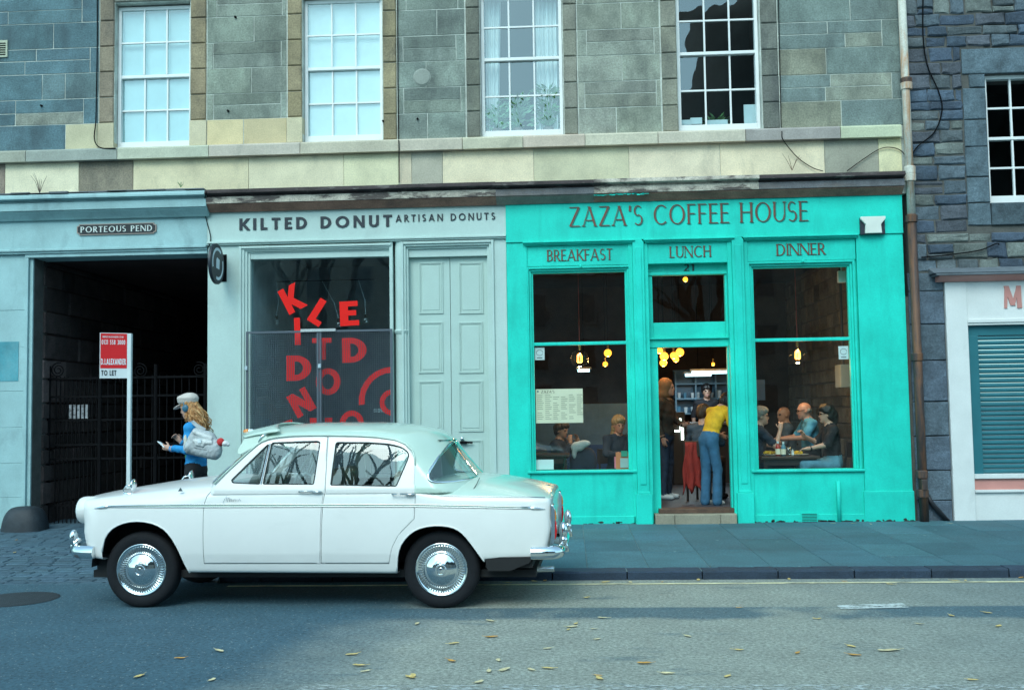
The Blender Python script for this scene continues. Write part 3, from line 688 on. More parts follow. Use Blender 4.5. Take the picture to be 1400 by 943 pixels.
for (px0, px1, py0, py1, nm, lab) in ((1017,1036,143,169,'paper_sheet','white sheet standing in the corner of the fourth upper window'), (931,945,164,171,'paper_stack','small white stack at the left of the fourth upper window sill'),(944,960,161,170,'paper_box','white box on the fourth upper window sill'),(966,995,164,170,'white_tray','long white tray in the middle of the fourth upper window sill')):
    r_ = rect(px0, py0, px1, py1, .24); o = MB(); o.box(r_[0], r_[1], .24, .34 if nm != 'paper_sheet' else .245, r_[2], r_[3])
    obj(nm, o, m_paper, label=lab, cat={'paper_sheet':'paper','paper_stack':'paper','paper_box':'box','white_tray':'tray'}[nm], bevel=.003)
pot_plant(PY(978, 165, .5).x, .5, Z0+.0, .16, .4, 60, 'low dark green plant behind the tray in the fourth upper window', m_leaf, 'plants in the fourth upper window')
# ------------------------------------------------------------------ the pend (archway) at the left
def frame_box(mb, x0, x1, z0, z1, w, yf, yb, sides='lrt', mi=0):
    if 'l' in sides: mb.box(x0, x0+w, yf, yb, z0, z1, mi)
    if 'r' in sides: mb.box(x1-w, x1, yf, yb, z0, z1, mi)
    a, b_ = (x0+w if 'l' in sides else x0), (x1-w if 'r' in sides else x1)
    if 't' in sides: mb.box(a, b_, yf+.001, yb, z1-w, z1, mi)
    if 'b' in sides: mb.box(a, b_, yf+.001, yb, z0, z0+w, mi)
ZG = .096
xPL, xPR = PY(43, 500, 0).x, PY(284, 450, 0).x
zPT = PY(165, 350, 0).z; zM = PY(165, 336.5, -.06).z
pend = thing('pend_front', 'pale blue painted archway front round the dark passage at the left', 'archway', ((xPL+xPR)/2, 0, .1))
o = MB(); o.box(XL-1.5, xPR-.003, -.03, .38, zM-.01, zbl+.004); obj('fascia', o, m_blueD, pend)
o = MB(); o.box(XL-1.5, xPR-.003, -.075, .36, zM-.045, zM-.011); o.box(XL-1.5, xPR-.003, -.05, .37, zM-.075, zM-.046); o.box(xPL-.10, xPR-.003, -.03, .37, zPT, zM-.076); obj('fascia_moulding', o, m_blueD, pend, bevel=.006)
o = MB(); o.box(XL-1.5, xPL-.10, .012, .38, .06, zM-.076); o.box(xPL-.10, xPL+.004, .04, .38, .06, zPT); pier = obj('pier', o, m_mortar_d, pend)
zc = [.06, .52, .98, 1.46, 1.95, 2.55, 3.05, zM-.077]
for i in range(len(zc)-1):
    xs_ = [XL-1.5, XL+.15+.25*(i % 2), xPL-.10]
    for q in range(2): o = MB().chbox(xs_[q]+.001, xs_[q+1]-.001, -.002+rnd.uniform(-.002,.002), .1, zc[i]+.001, zc[i+1]-.001, .004); obj('painted_stone', o, m_blueD, pier)
o = MB(); frame_box(o, xPL-.10, xPR+.5, .06, zPT+.06, .05, -.025, .04, 'l'); o.box(xPL-.05, xPL, .012, .25, .06, zPT); obj('jamb_moulding', o, m_blueD, pend, bevel=.006)
r_ = rect(-4, 467, 25, 521, -.01); o = MB(); o.box(r_[0], r_[1], -.008, .0, r_[2], r_[3]); obj('repainted_patch', o, M('teal_patch_paint', (.06,.30,.36), .6, var=.25, scale=3, stain=(.2,.4,.43), stain_amt=.5), pend)
# passage
m_pass = M('dark_passage_stone', (.050, .026, .024), .95, var=.4, scale=2, bump=.4)  # dark red-brown base colour of the passage walls and ceiling
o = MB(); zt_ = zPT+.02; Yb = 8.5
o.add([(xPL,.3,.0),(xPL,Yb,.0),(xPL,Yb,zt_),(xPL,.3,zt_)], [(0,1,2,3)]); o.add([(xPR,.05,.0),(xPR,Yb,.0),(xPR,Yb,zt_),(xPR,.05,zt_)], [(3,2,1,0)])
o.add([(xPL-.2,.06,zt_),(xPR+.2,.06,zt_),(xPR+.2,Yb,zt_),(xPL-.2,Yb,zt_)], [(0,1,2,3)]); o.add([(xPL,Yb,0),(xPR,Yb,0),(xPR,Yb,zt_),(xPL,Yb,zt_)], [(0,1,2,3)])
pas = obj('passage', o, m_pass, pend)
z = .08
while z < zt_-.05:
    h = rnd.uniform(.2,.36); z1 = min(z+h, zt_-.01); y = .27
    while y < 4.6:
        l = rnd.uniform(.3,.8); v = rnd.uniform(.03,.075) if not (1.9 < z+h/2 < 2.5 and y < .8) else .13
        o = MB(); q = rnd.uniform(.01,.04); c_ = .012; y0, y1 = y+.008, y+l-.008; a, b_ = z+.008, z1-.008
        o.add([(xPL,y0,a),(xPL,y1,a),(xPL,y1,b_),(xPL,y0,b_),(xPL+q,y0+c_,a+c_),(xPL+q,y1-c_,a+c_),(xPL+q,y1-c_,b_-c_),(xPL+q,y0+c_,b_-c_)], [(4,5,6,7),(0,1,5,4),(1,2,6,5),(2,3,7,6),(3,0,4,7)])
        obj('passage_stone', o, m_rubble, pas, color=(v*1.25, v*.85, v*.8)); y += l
    z = z1
# iron gate inside the passage
gate = thing('iron_gate', 'black iron railing gate with scrolls across the dark passage', 'gate', ((xPL+xPR)/2, .46, .1))
gy = .46; gp = [PY(p, 520, gy).x for p in (67, 137, 213, 281)]; ztop = PY(180, 516, gy).z
for x in gp: obj('gate_post', MB().tube([(x,gy,.09),(x,gy,ztop+.18)], .028, 8), m_black, gate)
for py in (516, 541, 573, 607, 626, 690):
    z = PY(180, py, gy).z; obj('rail', MB().box(gp[0], gp[-1], gy-.008, gy+.008, z-.014, z+.014), m_black, gate)
i = 0; x = gp[0]+.1
while x < gp[-1]-.03:
    obj('bar', MB().tube([(x,gy+.012,.12),(x,gy+.012,ztop+.03)], .0085, 6), m_black, gate); x += .105 if x > gp[1] else .058
for px, py, sg in ((80,506,1),(192,507,-1),(273,505,-1)):
    c_ = PY(px, py, gy); P = []
    for k in range(46): a = k*.30; r0 = .105*(1-k/56); P.append((c_.x+sg*r0*math.cos(a+1.2), gy-.01, c_.z+r0*math.sin(a+1.2)))
    obj('scroll', MB().tube(P, .008, 6), m_black, gate)
r_ = rect(93, 553, 122, 572, gy+.03); obj('notice_plate', MB().box(r_[0], r_[1], gy+.022, gy+.03, r_[2], r_[3]), M('weathered_white_plate', (.30,.32,.34), .7, var=.4, scale=14, stain=(.05,.05,.05), stain_amt=.8, stain_lo=.5, stain_hi=.6, stain_scale=(14,14,20)), gate)
# guard stone
p = PY(35, 714, -.15); V = []; F = []; n, m = 20, 8
for j in range(m+1):
    t_ = j/m; zz = .34*math.sin(t_*math.pi/2)**.7 if j else 0; k = math.cos(t_*math.pi/2)**.38 if j < m else 0
    k *= 1-.22*t_
    for i in range(n):
        a = 2*math.pi*i/n; ca, sa = math.cos(a), math.sin(a); V.append((p.x+.285*k*abs(ca)**.7*(1 if ca > 0 else -1), -.16+.24*k*abs(sa)**.7*(1 if sa > 0 else -1), .075+zz))
F = [(j*n+i, j*n+(i+1) % n, (j+1)*n+(i+1) % n, (j+1)*n+i) for j in range(m) for i in range(n)]
obj('guard_stone', MB().add(V, F), M('black_painted_stone', (.018,.026,.034), .6, var=.3, scale=8, bump=.4, bscale=30), label='low rounded black guard stone at the foot of the archway pier', cat='guard stone', smooth=True)
# name plate
r_ = rect(105, 305.5, 213.5, 320.5, -.05)
sg = thing('street_name_plate', 'black street name plate with pale letters above the archway', 'sign', ((r_[0]+r_[1])/2, -.05, r_[2]))
def octo(x0, x1, z0, z1, c_): return [(x0+c_,z0),(x1-c_,z0),(x1-c_,z0+c_*.5),(x1,z0+c_*.9),(x1,z1-c_*.9),(x1-c_,z1-c_*.5),(x1-c_,z1),(x0+c_,z1),(x0+c_,z1-c_*.5),(x0,z1-c_*.9),(x0,z0+c_*.9),(x0+c_,z0+c_*.5)]
m_plateR = plain('plate_rim', (.35,.27,.23), .5); m_plateB = plain('plate_black', (.012,.012,.014), .4); m_plateL = plain('plate_letters', (.62,.66,.62), .5)
obj('rim', MB().prism_xz(octo(r_[0], r_[1], r_[2], r_[3], .032), -.05, -.03), m_plateR, sg)
obj('plate', MB().prism_xz(octo(r_[0]+.012, r_[1]-.012, r_[2]+.012, r_[3]-.012, .03), -.053, -.045), m_plateB, sg)
letters('PORTEOUS PEND', r_[0]+.055, r_[1]-.055, r_[2]+.035, (r_[3]-r_[2])-.07, -.055, .17, .10, .2, .003, 'letter', m_plateL, sg)

# ------------------------------------------------------------------ donut shop, pale blue
don = thing('donut_shopfront', 'pale blue shopfront with black lettering, screened window and panelled double door', 'shopfront', (PY(490,715).x, 0, .1))
xd0, xd1 = xPR, PY(694, 450).x; zF0 = PY(488, 326, -.03).z
o = MB(); o.box(xd0, xd1-.002, -.03, .35, zF0, zb+.003); obj('fascia', o, m_blue, don)
o = MB(); o.box(xd0, xd1-.002, -.065, .3, zF0-.028, zF0-.001); o.box(xd0, xd1-.002, -.045, .3, zF0-.05, zF0-.029); obj('fascia_moulding', o, m_blue, don, bevel=.005)
zH = zF0-.051
wx0, wx1 = PY(327.5, 470, 0).x, PY(538, 470, 0).x
gx0, gx1 = PY(343, 450, .09).x, PY(533.5, 450, .09).x; gz1 = PY(440, 353.5, .09).z; gz0 = .72
o = MB(); o.box(xd0, wx0, -.01, .35, .06, zH); obj('pilaster', o, m_blue, don, bevel=.006)
o = MB(); o.box(wx0, wx1, .03, .16, gz1+.002, zH)                                           # head panel
for k, (d, yf) in enumerate(((0, -.045), (.035, -.025), (.07, -.005), (.105, .02))):
    w_ = .036
    o.box(wx0+d, wx0+d+w_, yf, .15, .06, zH-.02-d*.6); o.box(wx0+d+w_, wx1-.02, yf+.001, .15, zH-.02-d*.6-.03, zH-.02-d*.6)
o.box(wx1-.045, wx1, -.02, .15, .06, zH); o.box(gx0-.01, gx1+.01, .02, .3, .06, gz0); o.box(wx0, wx1, -.05, .05, gz0-.02, gz0+.03)
o.box(wx0+.14, gx0, .03, .15, gz0, gz1)
obj('window_frame', o, m_blue, don, bevel=.004)
o = MB(); o.add([(gx0,.09,gz0),(gx1,.09,gz0),(gx1,.09,gz1),(gx0,.09,gz1)], [(0,1,2,3)]); obj('shop_window_pane', o, m_glassK, don)
# slender post with a ring, door case
px0, px1 = PY(540, 500, -.02).x, PY(557, 500, -.02).x
o = MB(); xm = (px0+px1)/2; o.lathe([(.085,.06),(.085,2.62),(.10,2.64),(.105,2.67),(.085,2.69),(.085,zH)], (xm, .06, 0), n=20); autosmooth(obj('post', o, m_blue, don), 35)
dx0, dx1 = PY(561, 500, .12).x, PY(669, 500, .12).x; dz1 = PY(615, 352, .12).z
o = MB()
for d, yf in ((0,-.04),(.03,-.015),(.06,.02)):
    o.box(dx0-.09+d, dx0-.09+d+.031, yf, .2, .06, zH-.01-d); o.box(dx1+.09-d-.031, dx1+.09-d, yf, .2, .06, zH-.01-d); o.box(dx0-.09+d+.031, dx1+.09-d-.031, yf+.001, .2, zH-.01-d-.031, zH-.01-d)
o.box(dx0-.0, dx1, .05, .2, dz1+.003, zH-.1)
obj('door_case', o, m_blue, don, bevel=.004)
o = MB(); o.box(dx1+.09, xd1-.002, -.012, .35, .06, zH); obj('pilaster', o, m_blue, don, bevel=.006)
xm = PY(616.5, 480, .12).x
for lf, (a, b_) in enumerate(((dx0, xm-.003), (xm+.003, dx1))):
    door = obj('door', MB().box(a, b_, .12, .17, .12, dz1), m_door, don, bevel=.003)
    cols = ((572.5, 605.8) if lf == 0 else (627, 660.5))
    for (ya, yb_) in ((358.5,429),(440,510),(520.5,590),(601,670)):
        r_ = rect(cols[0], ya, cols[1], yb_, .12); P = MB()
        for d, yf, w_ in ((0,.105,.02),(.022,.112,.012)): frame_box(P, r_[0]+d, r_[1]-d, r_[2]+d, r_[3]-d, w_, yf, .119, 'lrtb')
        P.box(r_[0]+.05, r_[1]-.05, .113, .119, r_[2]+.05, r_[3]-.05)
        obj('door_panel', P, m_door, door, bevel=.004)
hp = PY(632, 604, .10); hd = MB(); hd.box(hp.x-.03, hp.x+.06, .06, .119, hp.z-.025, hp.z+.012); hd.tube([(hp.x+.05,.07,hp.z-.005),(hp.x+.14,.07,hp.z-.01)], .012, 8); obj('door_handle', hd, m_black, bpy.data.objects['door.001'])
obj('door_knob', MB().ellipsoid((hp.x+.0,.075,hp.z+.045), (.028,.028,.028), 12, 8), plain('chrome_knob', (.75,.78,.8), .15, metal=1, var=0), bpy.data.objects['door.001'], smooth=True)
# fascia lettering
m_ltr = plain('black_sign_letters', (.014,.02,.03), .45)
a, b_ = PY(327.5, 315, -.03), PY(536, 300, -.03)
def line_text(s, px0, py0t, py0b, px1, T, t, gap, Y, mat, parent, depth=.012, name='lettering'):
    z0, z1 = PY((px0+px1)/2, py0b, Y).z, PY((px0+px1)/2, py0t, Y).z
    letters(s, PY(px0, (py0t+py0b)/2, Y).x, PY(px1, (py0t+py0b)/2, Y).x, z0, z1-z0, Y-depth, T, t, gap, depth, 'letter', mat, parent)
line_text('KILTED DONUT', 327.5, 296.5, 312.5, 536, .21, .19, .30, -.03, m_ltr, don)
line_text('ARTISAN DONUTS', 541, 292.5, 302, 677, .17, .15, .36, -.03, m_ltr, don)
# interior
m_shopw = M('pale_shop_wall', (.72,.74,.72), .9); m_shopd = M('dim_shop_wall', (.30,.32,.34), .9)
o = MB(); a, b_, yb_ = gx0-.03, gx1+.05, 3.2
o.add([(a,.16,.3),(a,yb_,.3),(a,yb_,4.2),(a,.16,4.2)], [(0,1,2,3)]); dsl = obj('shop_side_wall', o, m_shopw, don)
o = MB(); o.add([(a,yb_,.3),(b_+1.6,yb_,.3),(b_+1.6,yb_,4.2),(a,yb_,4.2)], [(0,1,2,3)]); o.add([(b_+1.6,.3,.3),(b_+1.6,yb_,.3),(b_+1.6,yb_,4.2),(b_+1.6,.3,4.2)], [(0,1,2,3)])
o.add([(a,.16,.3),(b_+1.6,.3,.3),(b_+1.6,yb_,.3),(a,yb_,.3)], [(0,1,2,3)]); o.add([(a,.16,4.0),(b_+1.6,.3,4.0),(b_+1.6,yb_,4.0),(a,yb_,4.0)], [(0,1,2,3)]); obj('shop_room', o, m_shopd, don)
# red window letters (cut vinyl on the glass)
m_red = plain('red_vinyl', (.82, .012, .008), .6, var=.04, spec=.2)
def win_letter(ch, px, py, hpx, rot, T=.22, wk=1.0):
    c_ = PY(px, py, .086); s_ = hpx/1400.0*(13.505+.1)/math.cos(YAW); w, L = glyph(ch, T, T*.92); ca, sa = math.cos(R(rot)), math.sin(R(rot))
    def M2(p):
        u, v = (p[0]-w/2)*s_*wk, (p[1]-.5)*s_; return (c_.x+u*ca-v*sa, c_.z+u*sa+v*ca)
    o = MB(); strokes_to(o, L, 0, 0, 1, .086, .002, 0, 1, M2); obj('red_letter', o, m_red, don)
for a in (('K',398,409,37,27,.25),('I',406.5,453,38,2,.22),('L',437,427,36,-33,.24,1.15),('E',477,428.5,34,2,.23,1.5),('T',440,477,30,0,.24,1.5),('D',484.5,478.5,34,1,.25,1.35),('D',408.5,503,35,0,.25,1.35),('O',448.5,521.5,37,0,.24),('N',412,550,34,29,.25,1.15),('U',439,590,38,0,.24,1.2),('T',395,592,34,20,.24),('O',481,579,36,0,.22)): win_letter(*a)
o = MB()
c_ = PY(537, 548, .105); k = 13.6/1400
strokes_to(o, [('a',0,0,47*k,47*k,8*k,8*k,92,186), ('a',0,-2*k,18*k,18*k,7*k,7*k,80,280)], c_.x, c_.z, 1, .086, .002)
for q, vv in enumerate(list(o.v)): o.v[q] = (min(vv[0], gx1-.003), vv[1], vv[2])
obj('red_donut_outline', o, m_red, don)
cl = MB(); text(cl, 'CLOSED', PY(510.5,561,.105).x, PY(528,561,.105).x, PY(519,563.5,.105).z, .045, .104, .18, None, .16, .003); obj('closed_lettering', cl, m_paper, don)
# hanging bulbs in the donut window
m_bulb = glass('clear_bulb_glass', (.95,.97,.97), 1.5, 2.5); m_brass = plain('brass_cap', (.35,.25,.10), .35, metal=1)
bar = thing('hanging_rail', 'thin dark hanging rail inside the donut shop window', 'rail', (PY(440,384,.9).x, .9, PY(440,384,.9).z))
a, b_ = PY(378,385,.9), PY(512,379,.9); obj('rail_bar', MB().tube([tuple(a), (b_.x,.9,a.z)], .008, 6), m_black, bar)
for (px, py, cx_) in ((378,440,378),(463,444,440),(500,438,490)):
    e = PY(px, py, .9); t = thing('hanging_bulb', {378:'clear hanging bulb at the left of the donut shop window',463:'clear hanging bulb in the middle of the donut shop window',500:'clear hanging bulb at the right of the donut shop window'}[px], 'bulb', (e.x,.9,e.z-.06), group='bulbs in the donut shop window')
    tp = PY(cx_, 384, .9); obj('cord', MB().tube([(tp.x,.9,a.z),((tp.x*.4+e.x*.6)+.03,.9,(a.z+e.z)/2),(e.x,.9,e.z+.09)], .0035, 5), m_paper, t)
    obj('cap', MB().lathe([(0,.09),(.02,.09),(.02,.04)], tuple(e), n=10), m_black, t); obj('globe', MB().ellipsoid(tuple(e), (.045,.045,.055), 14, 10), m_bulb, t, smooth=True)
# steel mesh screen outside the window
scr = thing('mesh_screen', 'dark steel mesh security screen across the lower donut shop window', 'screen', (PY(436,640,-.075).x, -.075, .55))
sy = -.075; sx0, sx1 = PY(336.5,540,sy).x, PY(537,520,sy).x; sz1 = PY(436,451.5,sy).z; sz0 = .62; m_scr = plain('screen_steel', (.08,.10,.125), .5)
o = MB(); xm = PY(436.5,520,sy).x
frame_box(o, sx0, xm-.004, sz0, sz1, .028, sy-.012, sy+.012, 'lrtb'); obj('frame', o, m_scr, scr); o = MB(); frame_box(o, xm+.004, sx1, sz0, sz1, .028, sy-.012, sy+.012, 'lrtb'); obj('frame', o, m_scr, scr)
o = MB(); x = sx0+.028
while x < sx1-.03: o.box(x, x+.0032, sy-.003, sy+.001, sz0+.028, sz1-.028); x += .0285
z = sz0+.03
while z < sz1-.03: o.box(sx0+.028, sx1-.028, sy+.0015, sy+.005, z, z+.0032); z += .0285
obj('wire_mesh', o, m_scr, scr, kind='stuff')
r_ = rect(411, 449.5, 459, 453.5, sy-.02); obj('locking_bar', MB().box(r_[0], r_[1], sy-.03, sy-.013, r_[2], r_[3]), M('bare_steel', (.45,.48,.48), .5), scr, bevel=.004)
for px, py in ((336.5,503),(437,500)): p = PY(px, py, sy-.02); obj('padlock', MB().box(p.x-.02, p.x+.02, sy-.035, sy-.013, p.z-.03, p.z+.025), plain('galvanised_lock', (.45,.55,.6), .4), scr, bevel=.006)
# round hanging sign, set edge-on to the street
hs_ = thing('round_hanging_sign', 'round black sign with a white ring hanging out beside the donut shop', 'sign', (PY(302,361,0).x, 0, PY(302,361,0).z))
cx_, cz_ = PY(296, 361, -.30).x, PY(296, 361, -.30).z
obj('disc', MB().lathe([(0,-.02),(.262,-.02),(.27,-.014),(.27,.014),(.262,.02),(0,.02)], (cx_, -.31, cz_), 'x', 40), m_ltr, hs_)
o = MB(); N = 40
for i in range(N):
    a0, a1 = 2*math.pi*i/N, 2*math.pi*(i+1)/N
    if 3.3 < a0 < 4.3 or (.2 < a0 < .9): continue
    for sx_ in (-1, 1): o.add([(cx_+sx_*.0225, -.31+r0*math.cos(a), cz_+r0*math.sin(a)) for r0, a in ((.175,a0),(.175,a1),(.215,a1),(.215,a0))], [(0,1,2,3)])
for sx_ in (-1, 1): o.add([(cx_+sx_*.0225, -.31+y_, cz_+z_) for y_, z_ in ((-.07,-.06),(.06,-.07),(.07,.06),(-.03,.085),(-.06,.05))], [(0,1,2,3,4)])
obj('white_marks', o, m_paper, hs_)
obj('bracket', MB().box(cx_-.012, cx_+.012, -.05, -.008, cz_-.17, cz_+.15).box(cx_-.04, cx_+.04, -.018, -.0102, cz_-.2, cz_+.17), m_black, hs_)

# ------------------------------------------------------------------ coffee house, turquoise
cof = thing('coffee_shopfront', 'bright turquoise shopfront of the coffee house with two windows and an open door', 'shopfront', (PY(960,715).x, 0, .1))
x0c, x1c = xd1, PY(1241, 480, -.04).x; zL = PY(880, 327, -.05).z; zFt = zb+.002
o = MB(); o.box(x0c, x1c, -.05, .35, zL, zFt); obj('fascia', o, m_green, cof)
bay = [(715, 868), (880, 1004), (1016, 1173)]; zs_top = [331, 327, 322]
BX = [(PY(a, 345, -.02).x, PY(b_, 345, -.02).x) for a, b_ in bay]
o = MB()
for (a, b_) in BX: o.box(a, b_, -.095, .2, zL-.022, zL-.001); o.box(a+.012, b_-.012, -.07, .2, zL-.042, zL-.0225); o.box(a+.02, b_-.02, -.045, .2, zL-.055, zL-.0425)
obj('bay_cornice', o, m_green, cof, bevel=.005)
zP0 = PY(792, 363, -.01).z; zP1 = zL-.056
# text panels
for (a, b_) in BX: obj('sign_panel', MB().box(a+.03, b_-.03, -.012, .2, zP0, zP1), m_green, cof, bevel=.004)
m_brown = plain('brown_sign_letters', (.17, .052, .030), .5, var=.15); m_shadow = plain('dark_green_letter_shadow', (.004, .17, .14), .5)
def cof_text(s, px0, pyt, pyb, px1, T, t, gap, Y, dz=.012):
    for (dx, dd, mt, e, nm) in ((.013, -.011, m_shadow, .0, 'letter_shadow'), (0, 0, m_brown, .004, 'letter')):
        z0, z1 = PY((px0+px1)/2, pyb, Y).z, PY((px0+px1)/2, pyt, Y).z
        k = (z1-z0)/.26; letters(s, PY(px0, (pyt+pyb)/2, Y).x+dx*k, PY(px1, (pyt+pyb)/2, Y).x+dx*k, z0+dd*k, z1-z0, Y-.006-e, T, t, gap, .006, nm, mt, cof)
cof_text("ZAZA'S COFFEE HOUSE", 778, 279.3, 306, 1104, .105, .036, .19, -.05)
cof_text('BREAKFAST', 748, 341, 356, 837, .115, .045, .16, -.012); cof_text('LUNCH', 915.5, 336.5, 351.5, 971.5, .115, .045, .18, -.012); cof_text('DINNER', 1061.5, 333, 348.5, 1127.5, .115, .045, .16, -.012)
# piers and pilasters
xpL = PY(723, 500, -.03).x
o = MB(); o.box(x0c, xpL, -.03, .35, .06, zL-.001); o.box(x0c, xpL+.02, -.045, .3, .06, .5); obj('pier', o, m_green, cof, bevel=.008)
xpR = PY(1176, 480, -.03).x
o = MB(); o.box(xpR, x1c, -.03, .35, .06, zL-.001); o.box(xpR-.02, x1c+.012, -.05, .3, .06, PY(1212,671,-.05).z); obj('pier', o, m_green, cof, bevel=.008)
for (pa, pb) in ((866.5, 882), (1003, 1019)):
    a, b_ = PY(pa, 430, -.05).x, PY(pb, 430, -.05).x; xm = (a+b_)/2; w = (b_-a)/2
    o = MB(); zt_ = zL-.004; zk = PY(880, 675, -.08).z
    o.prism_xz([(xm-w, zk), (xm+w, zk), (xm+w, zt_-.03), (xm+w*.6, zt_), (xm-w*.6, zt_), (xm-w, zt_-.03)], -.07, .2)
    o.box(xm-w-.025, xm+w+.035, -.10, .2, .06, zk); o.box(xm-w-.005, xm+w+.012, -.085, .2, zk+.0, zk+.03)
    o.box(xm-w-.055, xm-w, -.03, .2, .06, zP1+.0); o.box(xm+w, xm+w+.055, -.03, .2, .06, zP1+.0)
    o.prism_xz([(xm-w*.55, zk+.12), (xm+w*.55, zk+.12), (xm+w*.55, zt_-.1), (xm-w*.55, zt_-.1)], -.082, -.07)
    obj('pilaster', o, m_green, cof, bevel=.008)
def shop_window(x0, y0, x1, y1, tr, sill, xo0, xo1, nm):
    gx0, gx1, gz0, gz1 = rect(x0, y0, x1, y1, .07)
    o = MB()
    for d, yf in ((.075,-.025),(.045,.005),(.02,.035)):
        frame_box(o, gx0-d, gx1+d, gz0-.0, gz1+d, .028, yf, .1, 'lrt')
    o.box(xo0, gx0-.047, .02, .2, gz0, zP0-.002); o.box(gx1+.047, xo1, .02, .2, gz0, zP0-.002); o.box(gx0-.075, gx1+.075, .02, .2, gz1+.048, zP0-.001)
    fr_ = obj('window_frame', o, m_green, cof, bevel=.004)
    zt_ = PY((x0+x1)/2, tr, .06).z
    obj('transom_bar', MB().box(gx0-.02, gx1+.02, .045, .095, zt_-.022, zt_+.022), m_green, fr_, bevel=.008)
    obj('window_pane', MB().add([(gx0-.02,.07,gz0-.01),(gx1+.02,.07,gz0-.01),(gx1+.02,.0702,zt_-.022),(gx0-.02,.0702,zt_-.022)], [(0,1,2,3)]), m_glassS, fr_)
    obj('window_pane', MB().add([(gx0-.02,.071,zt_+.022),(gx1+.02,.0705,zt_+.022),(gx1+.02,.0705,gz1+.01),(gx0-.02,.071,gz1+.01)], [(0,1,2,3)]), m_glassS, fr_)
    s_ = MB(); s_.box(gx0-.10, gx1+.10, -.055, .16, gz0-.035, gz0-.002); s_.box(xo0, xo1, -.015, .2, .06, gz0-.036); s_.box(xo0, xo1, -.03, .15, .06, .2)
    obj('stall_riser', s_, m_green, cof, bevel=.008)
    p = PY((x0+x1)/2, y0-5, -.03); obj('head_knob', MB().ellipsoid((p.x, -.035, gz1+.065), (.02,.02,.02), 8, 6), m_green, fr_)
    return gx0, gx1, gz0, gz1, zt_
WL = shop_window(730, 372.5, 857.5, 642, 469.5, 645, xpL, PY(868, 500, 0).x-.03, 'l')
WR = shop_window(1032, 365.5, 1163, 640.5, 464, 643, PY(1020, 500, 0).x+.04, xpR, 'r')
# the door bay
dL, dR = PY(886, 450, .1).x, PY(1003, 450, .1).x
o = MB(); ox0, ox1 = PY(901.5, 590, .13).x, PY(997, 590, .13).x; zD1 = PY(948, 474.5, .13).z; zB1 = PY(944, 463.5, .10).z
tz0, tz1 = PY(942, 440.5, .13).z, PY(942, 376, .13).z; tx0, tx1 = PY(892, 410, .13).x, PY(991, 410, .13).x
o.box(dL-.03, ox0, .10, .2, .2, zD1); o.box(ox1, dR+.03, .10, .2, .2, zD1); o.box(dL-.03, dR+.03, .085, .2, zD1, zB1); o.box(dL-.03, dR+.03, .05, .2, zB1, zB1+.022)
o.box(dL-.03, tx0, .10, .2, zB1+.022, tz1+.0); o.box(tx1, dR+.03, .10, .2, zB1+.022, tz1); o.box(tx0, tx1, .115, .19, zB1+.022, tz0)
o.box(dL-.03, dR+.03, .08, .2, tz1, tz1+.04); o.box(dL-.03, dR+.03, .10, .2, tz1+.04, zP0+.01)
dfr = obj('door_frame', o, m_green, cof, bevel=.005)
obj('fanlight_pane', MB().add([(tx0-.01,.15,tz0-.01),(tx1+.01,.15,tz0-.01),(tx1+.01,.1505,tz1+.01),(tx0-.01,.1505,tz1+.01)], [(0,1,2,3)]), m_glassS, cof)
letters('21', PY(935,366,.10).x, PY(949,366,.10).x, PY(942,370.5,.10).z, .095, .094, .2, .12, .2, .006, 'numeral', plain('dark_number', (.005,.05,.05), .5), cof)
# step and threshold
r_ = rect(896, 703, 1008, 718, -.13)
m_step = M('sandstone_step', (.30,.27,.20), .85, var=.2, scale=4, bump=.3)
for a, b_ in ((0,.24),(.24,.80),(.80,1)): obj('step_stone', MB().chbox(r_[0]+(r_[1]-r_[0])*a+.002, r_[0]+(r_[1]-r_[0])*b_-.002, -.13, .09, .07, r_[3]-.0, .008), m_step, cof)
obj('step_top', MB().box(r_[0]+.004, r_[1]-.004, -.118, .09, r_[3]-.03, r_[3]+.001), m_step, cof)
FLZ = PY(950, 694, .15).z
obj('threshold', MB().box(ox0-.04, ox1+.04, .0, .22, r_[3]+.002, FLZ+.004), M('worn_wood', (.10,.055,.035), .7, var=.4, scale=9), cof, bevel=.006)
# vent grille, thin pipe, alarm box
r_ = rect(1095, 701, 1118, 713.5, -.03); o = MB(); o.box(r_[0], r_[1], -.04, -.0, r_[2], r_[3]); vg = obj('vent_grille', o, m_green, cof)
for i in range(6): z = r_[2]+(r_[3]-r_[2])*(i+.2)/6; obj('vent_slot', MB().box(r_[0]+.012, r_[1]-.012, -.0425, -.039, z, z+.008), plain('slot_dark', (.003,.06,.05), .8), vg)
p0, p1 = PY(1146, 657, -.05), PY(1150, 714, -.05); obj('painted_pipe', MB().tube([(p0.x,-.048,.09),(p0.x,-.048,p0.z)], .026, 8), m_green, cof, smooth=True)
r_ = rect(1177, 296, 1211, 320, -.12); al = thing('alarm_box', 'white alarm box on the turquoise fascia beside the downpipe', 'alarm', ((r_[0]+r_[1])/2, -.05, r_[2]))
m_alarm = plain('cream_plastic', (.72,.74,.66), .5); xm = (r_[0]+r_[1])/2; w = (r_[1]-r_[0])/2; h = r_[3]-r_[2]
obj('cover', MB().prism_xz([(xm-w*.68, r_[2]+.012), (xm+w*.68, r_[2]+.012), (xm+w*.62, r_[2]+h*.55), (xm+w, r_[3]-.03), (xm+w, r_[3]), (xm-w, r_[3]), (xm-w, r_[3]-.03), (xm-w*.62, r_[2]+h*.55)], -.13, -.09), m_alarm, al, bevel=.006)
obj('backplate', MB().box(xm-w, xm+w, -.09, -.051, r_[2], r_[3]-.004), plain('dark_alarm_side', (.02,.025,.04), .5), al, bevel=.006)

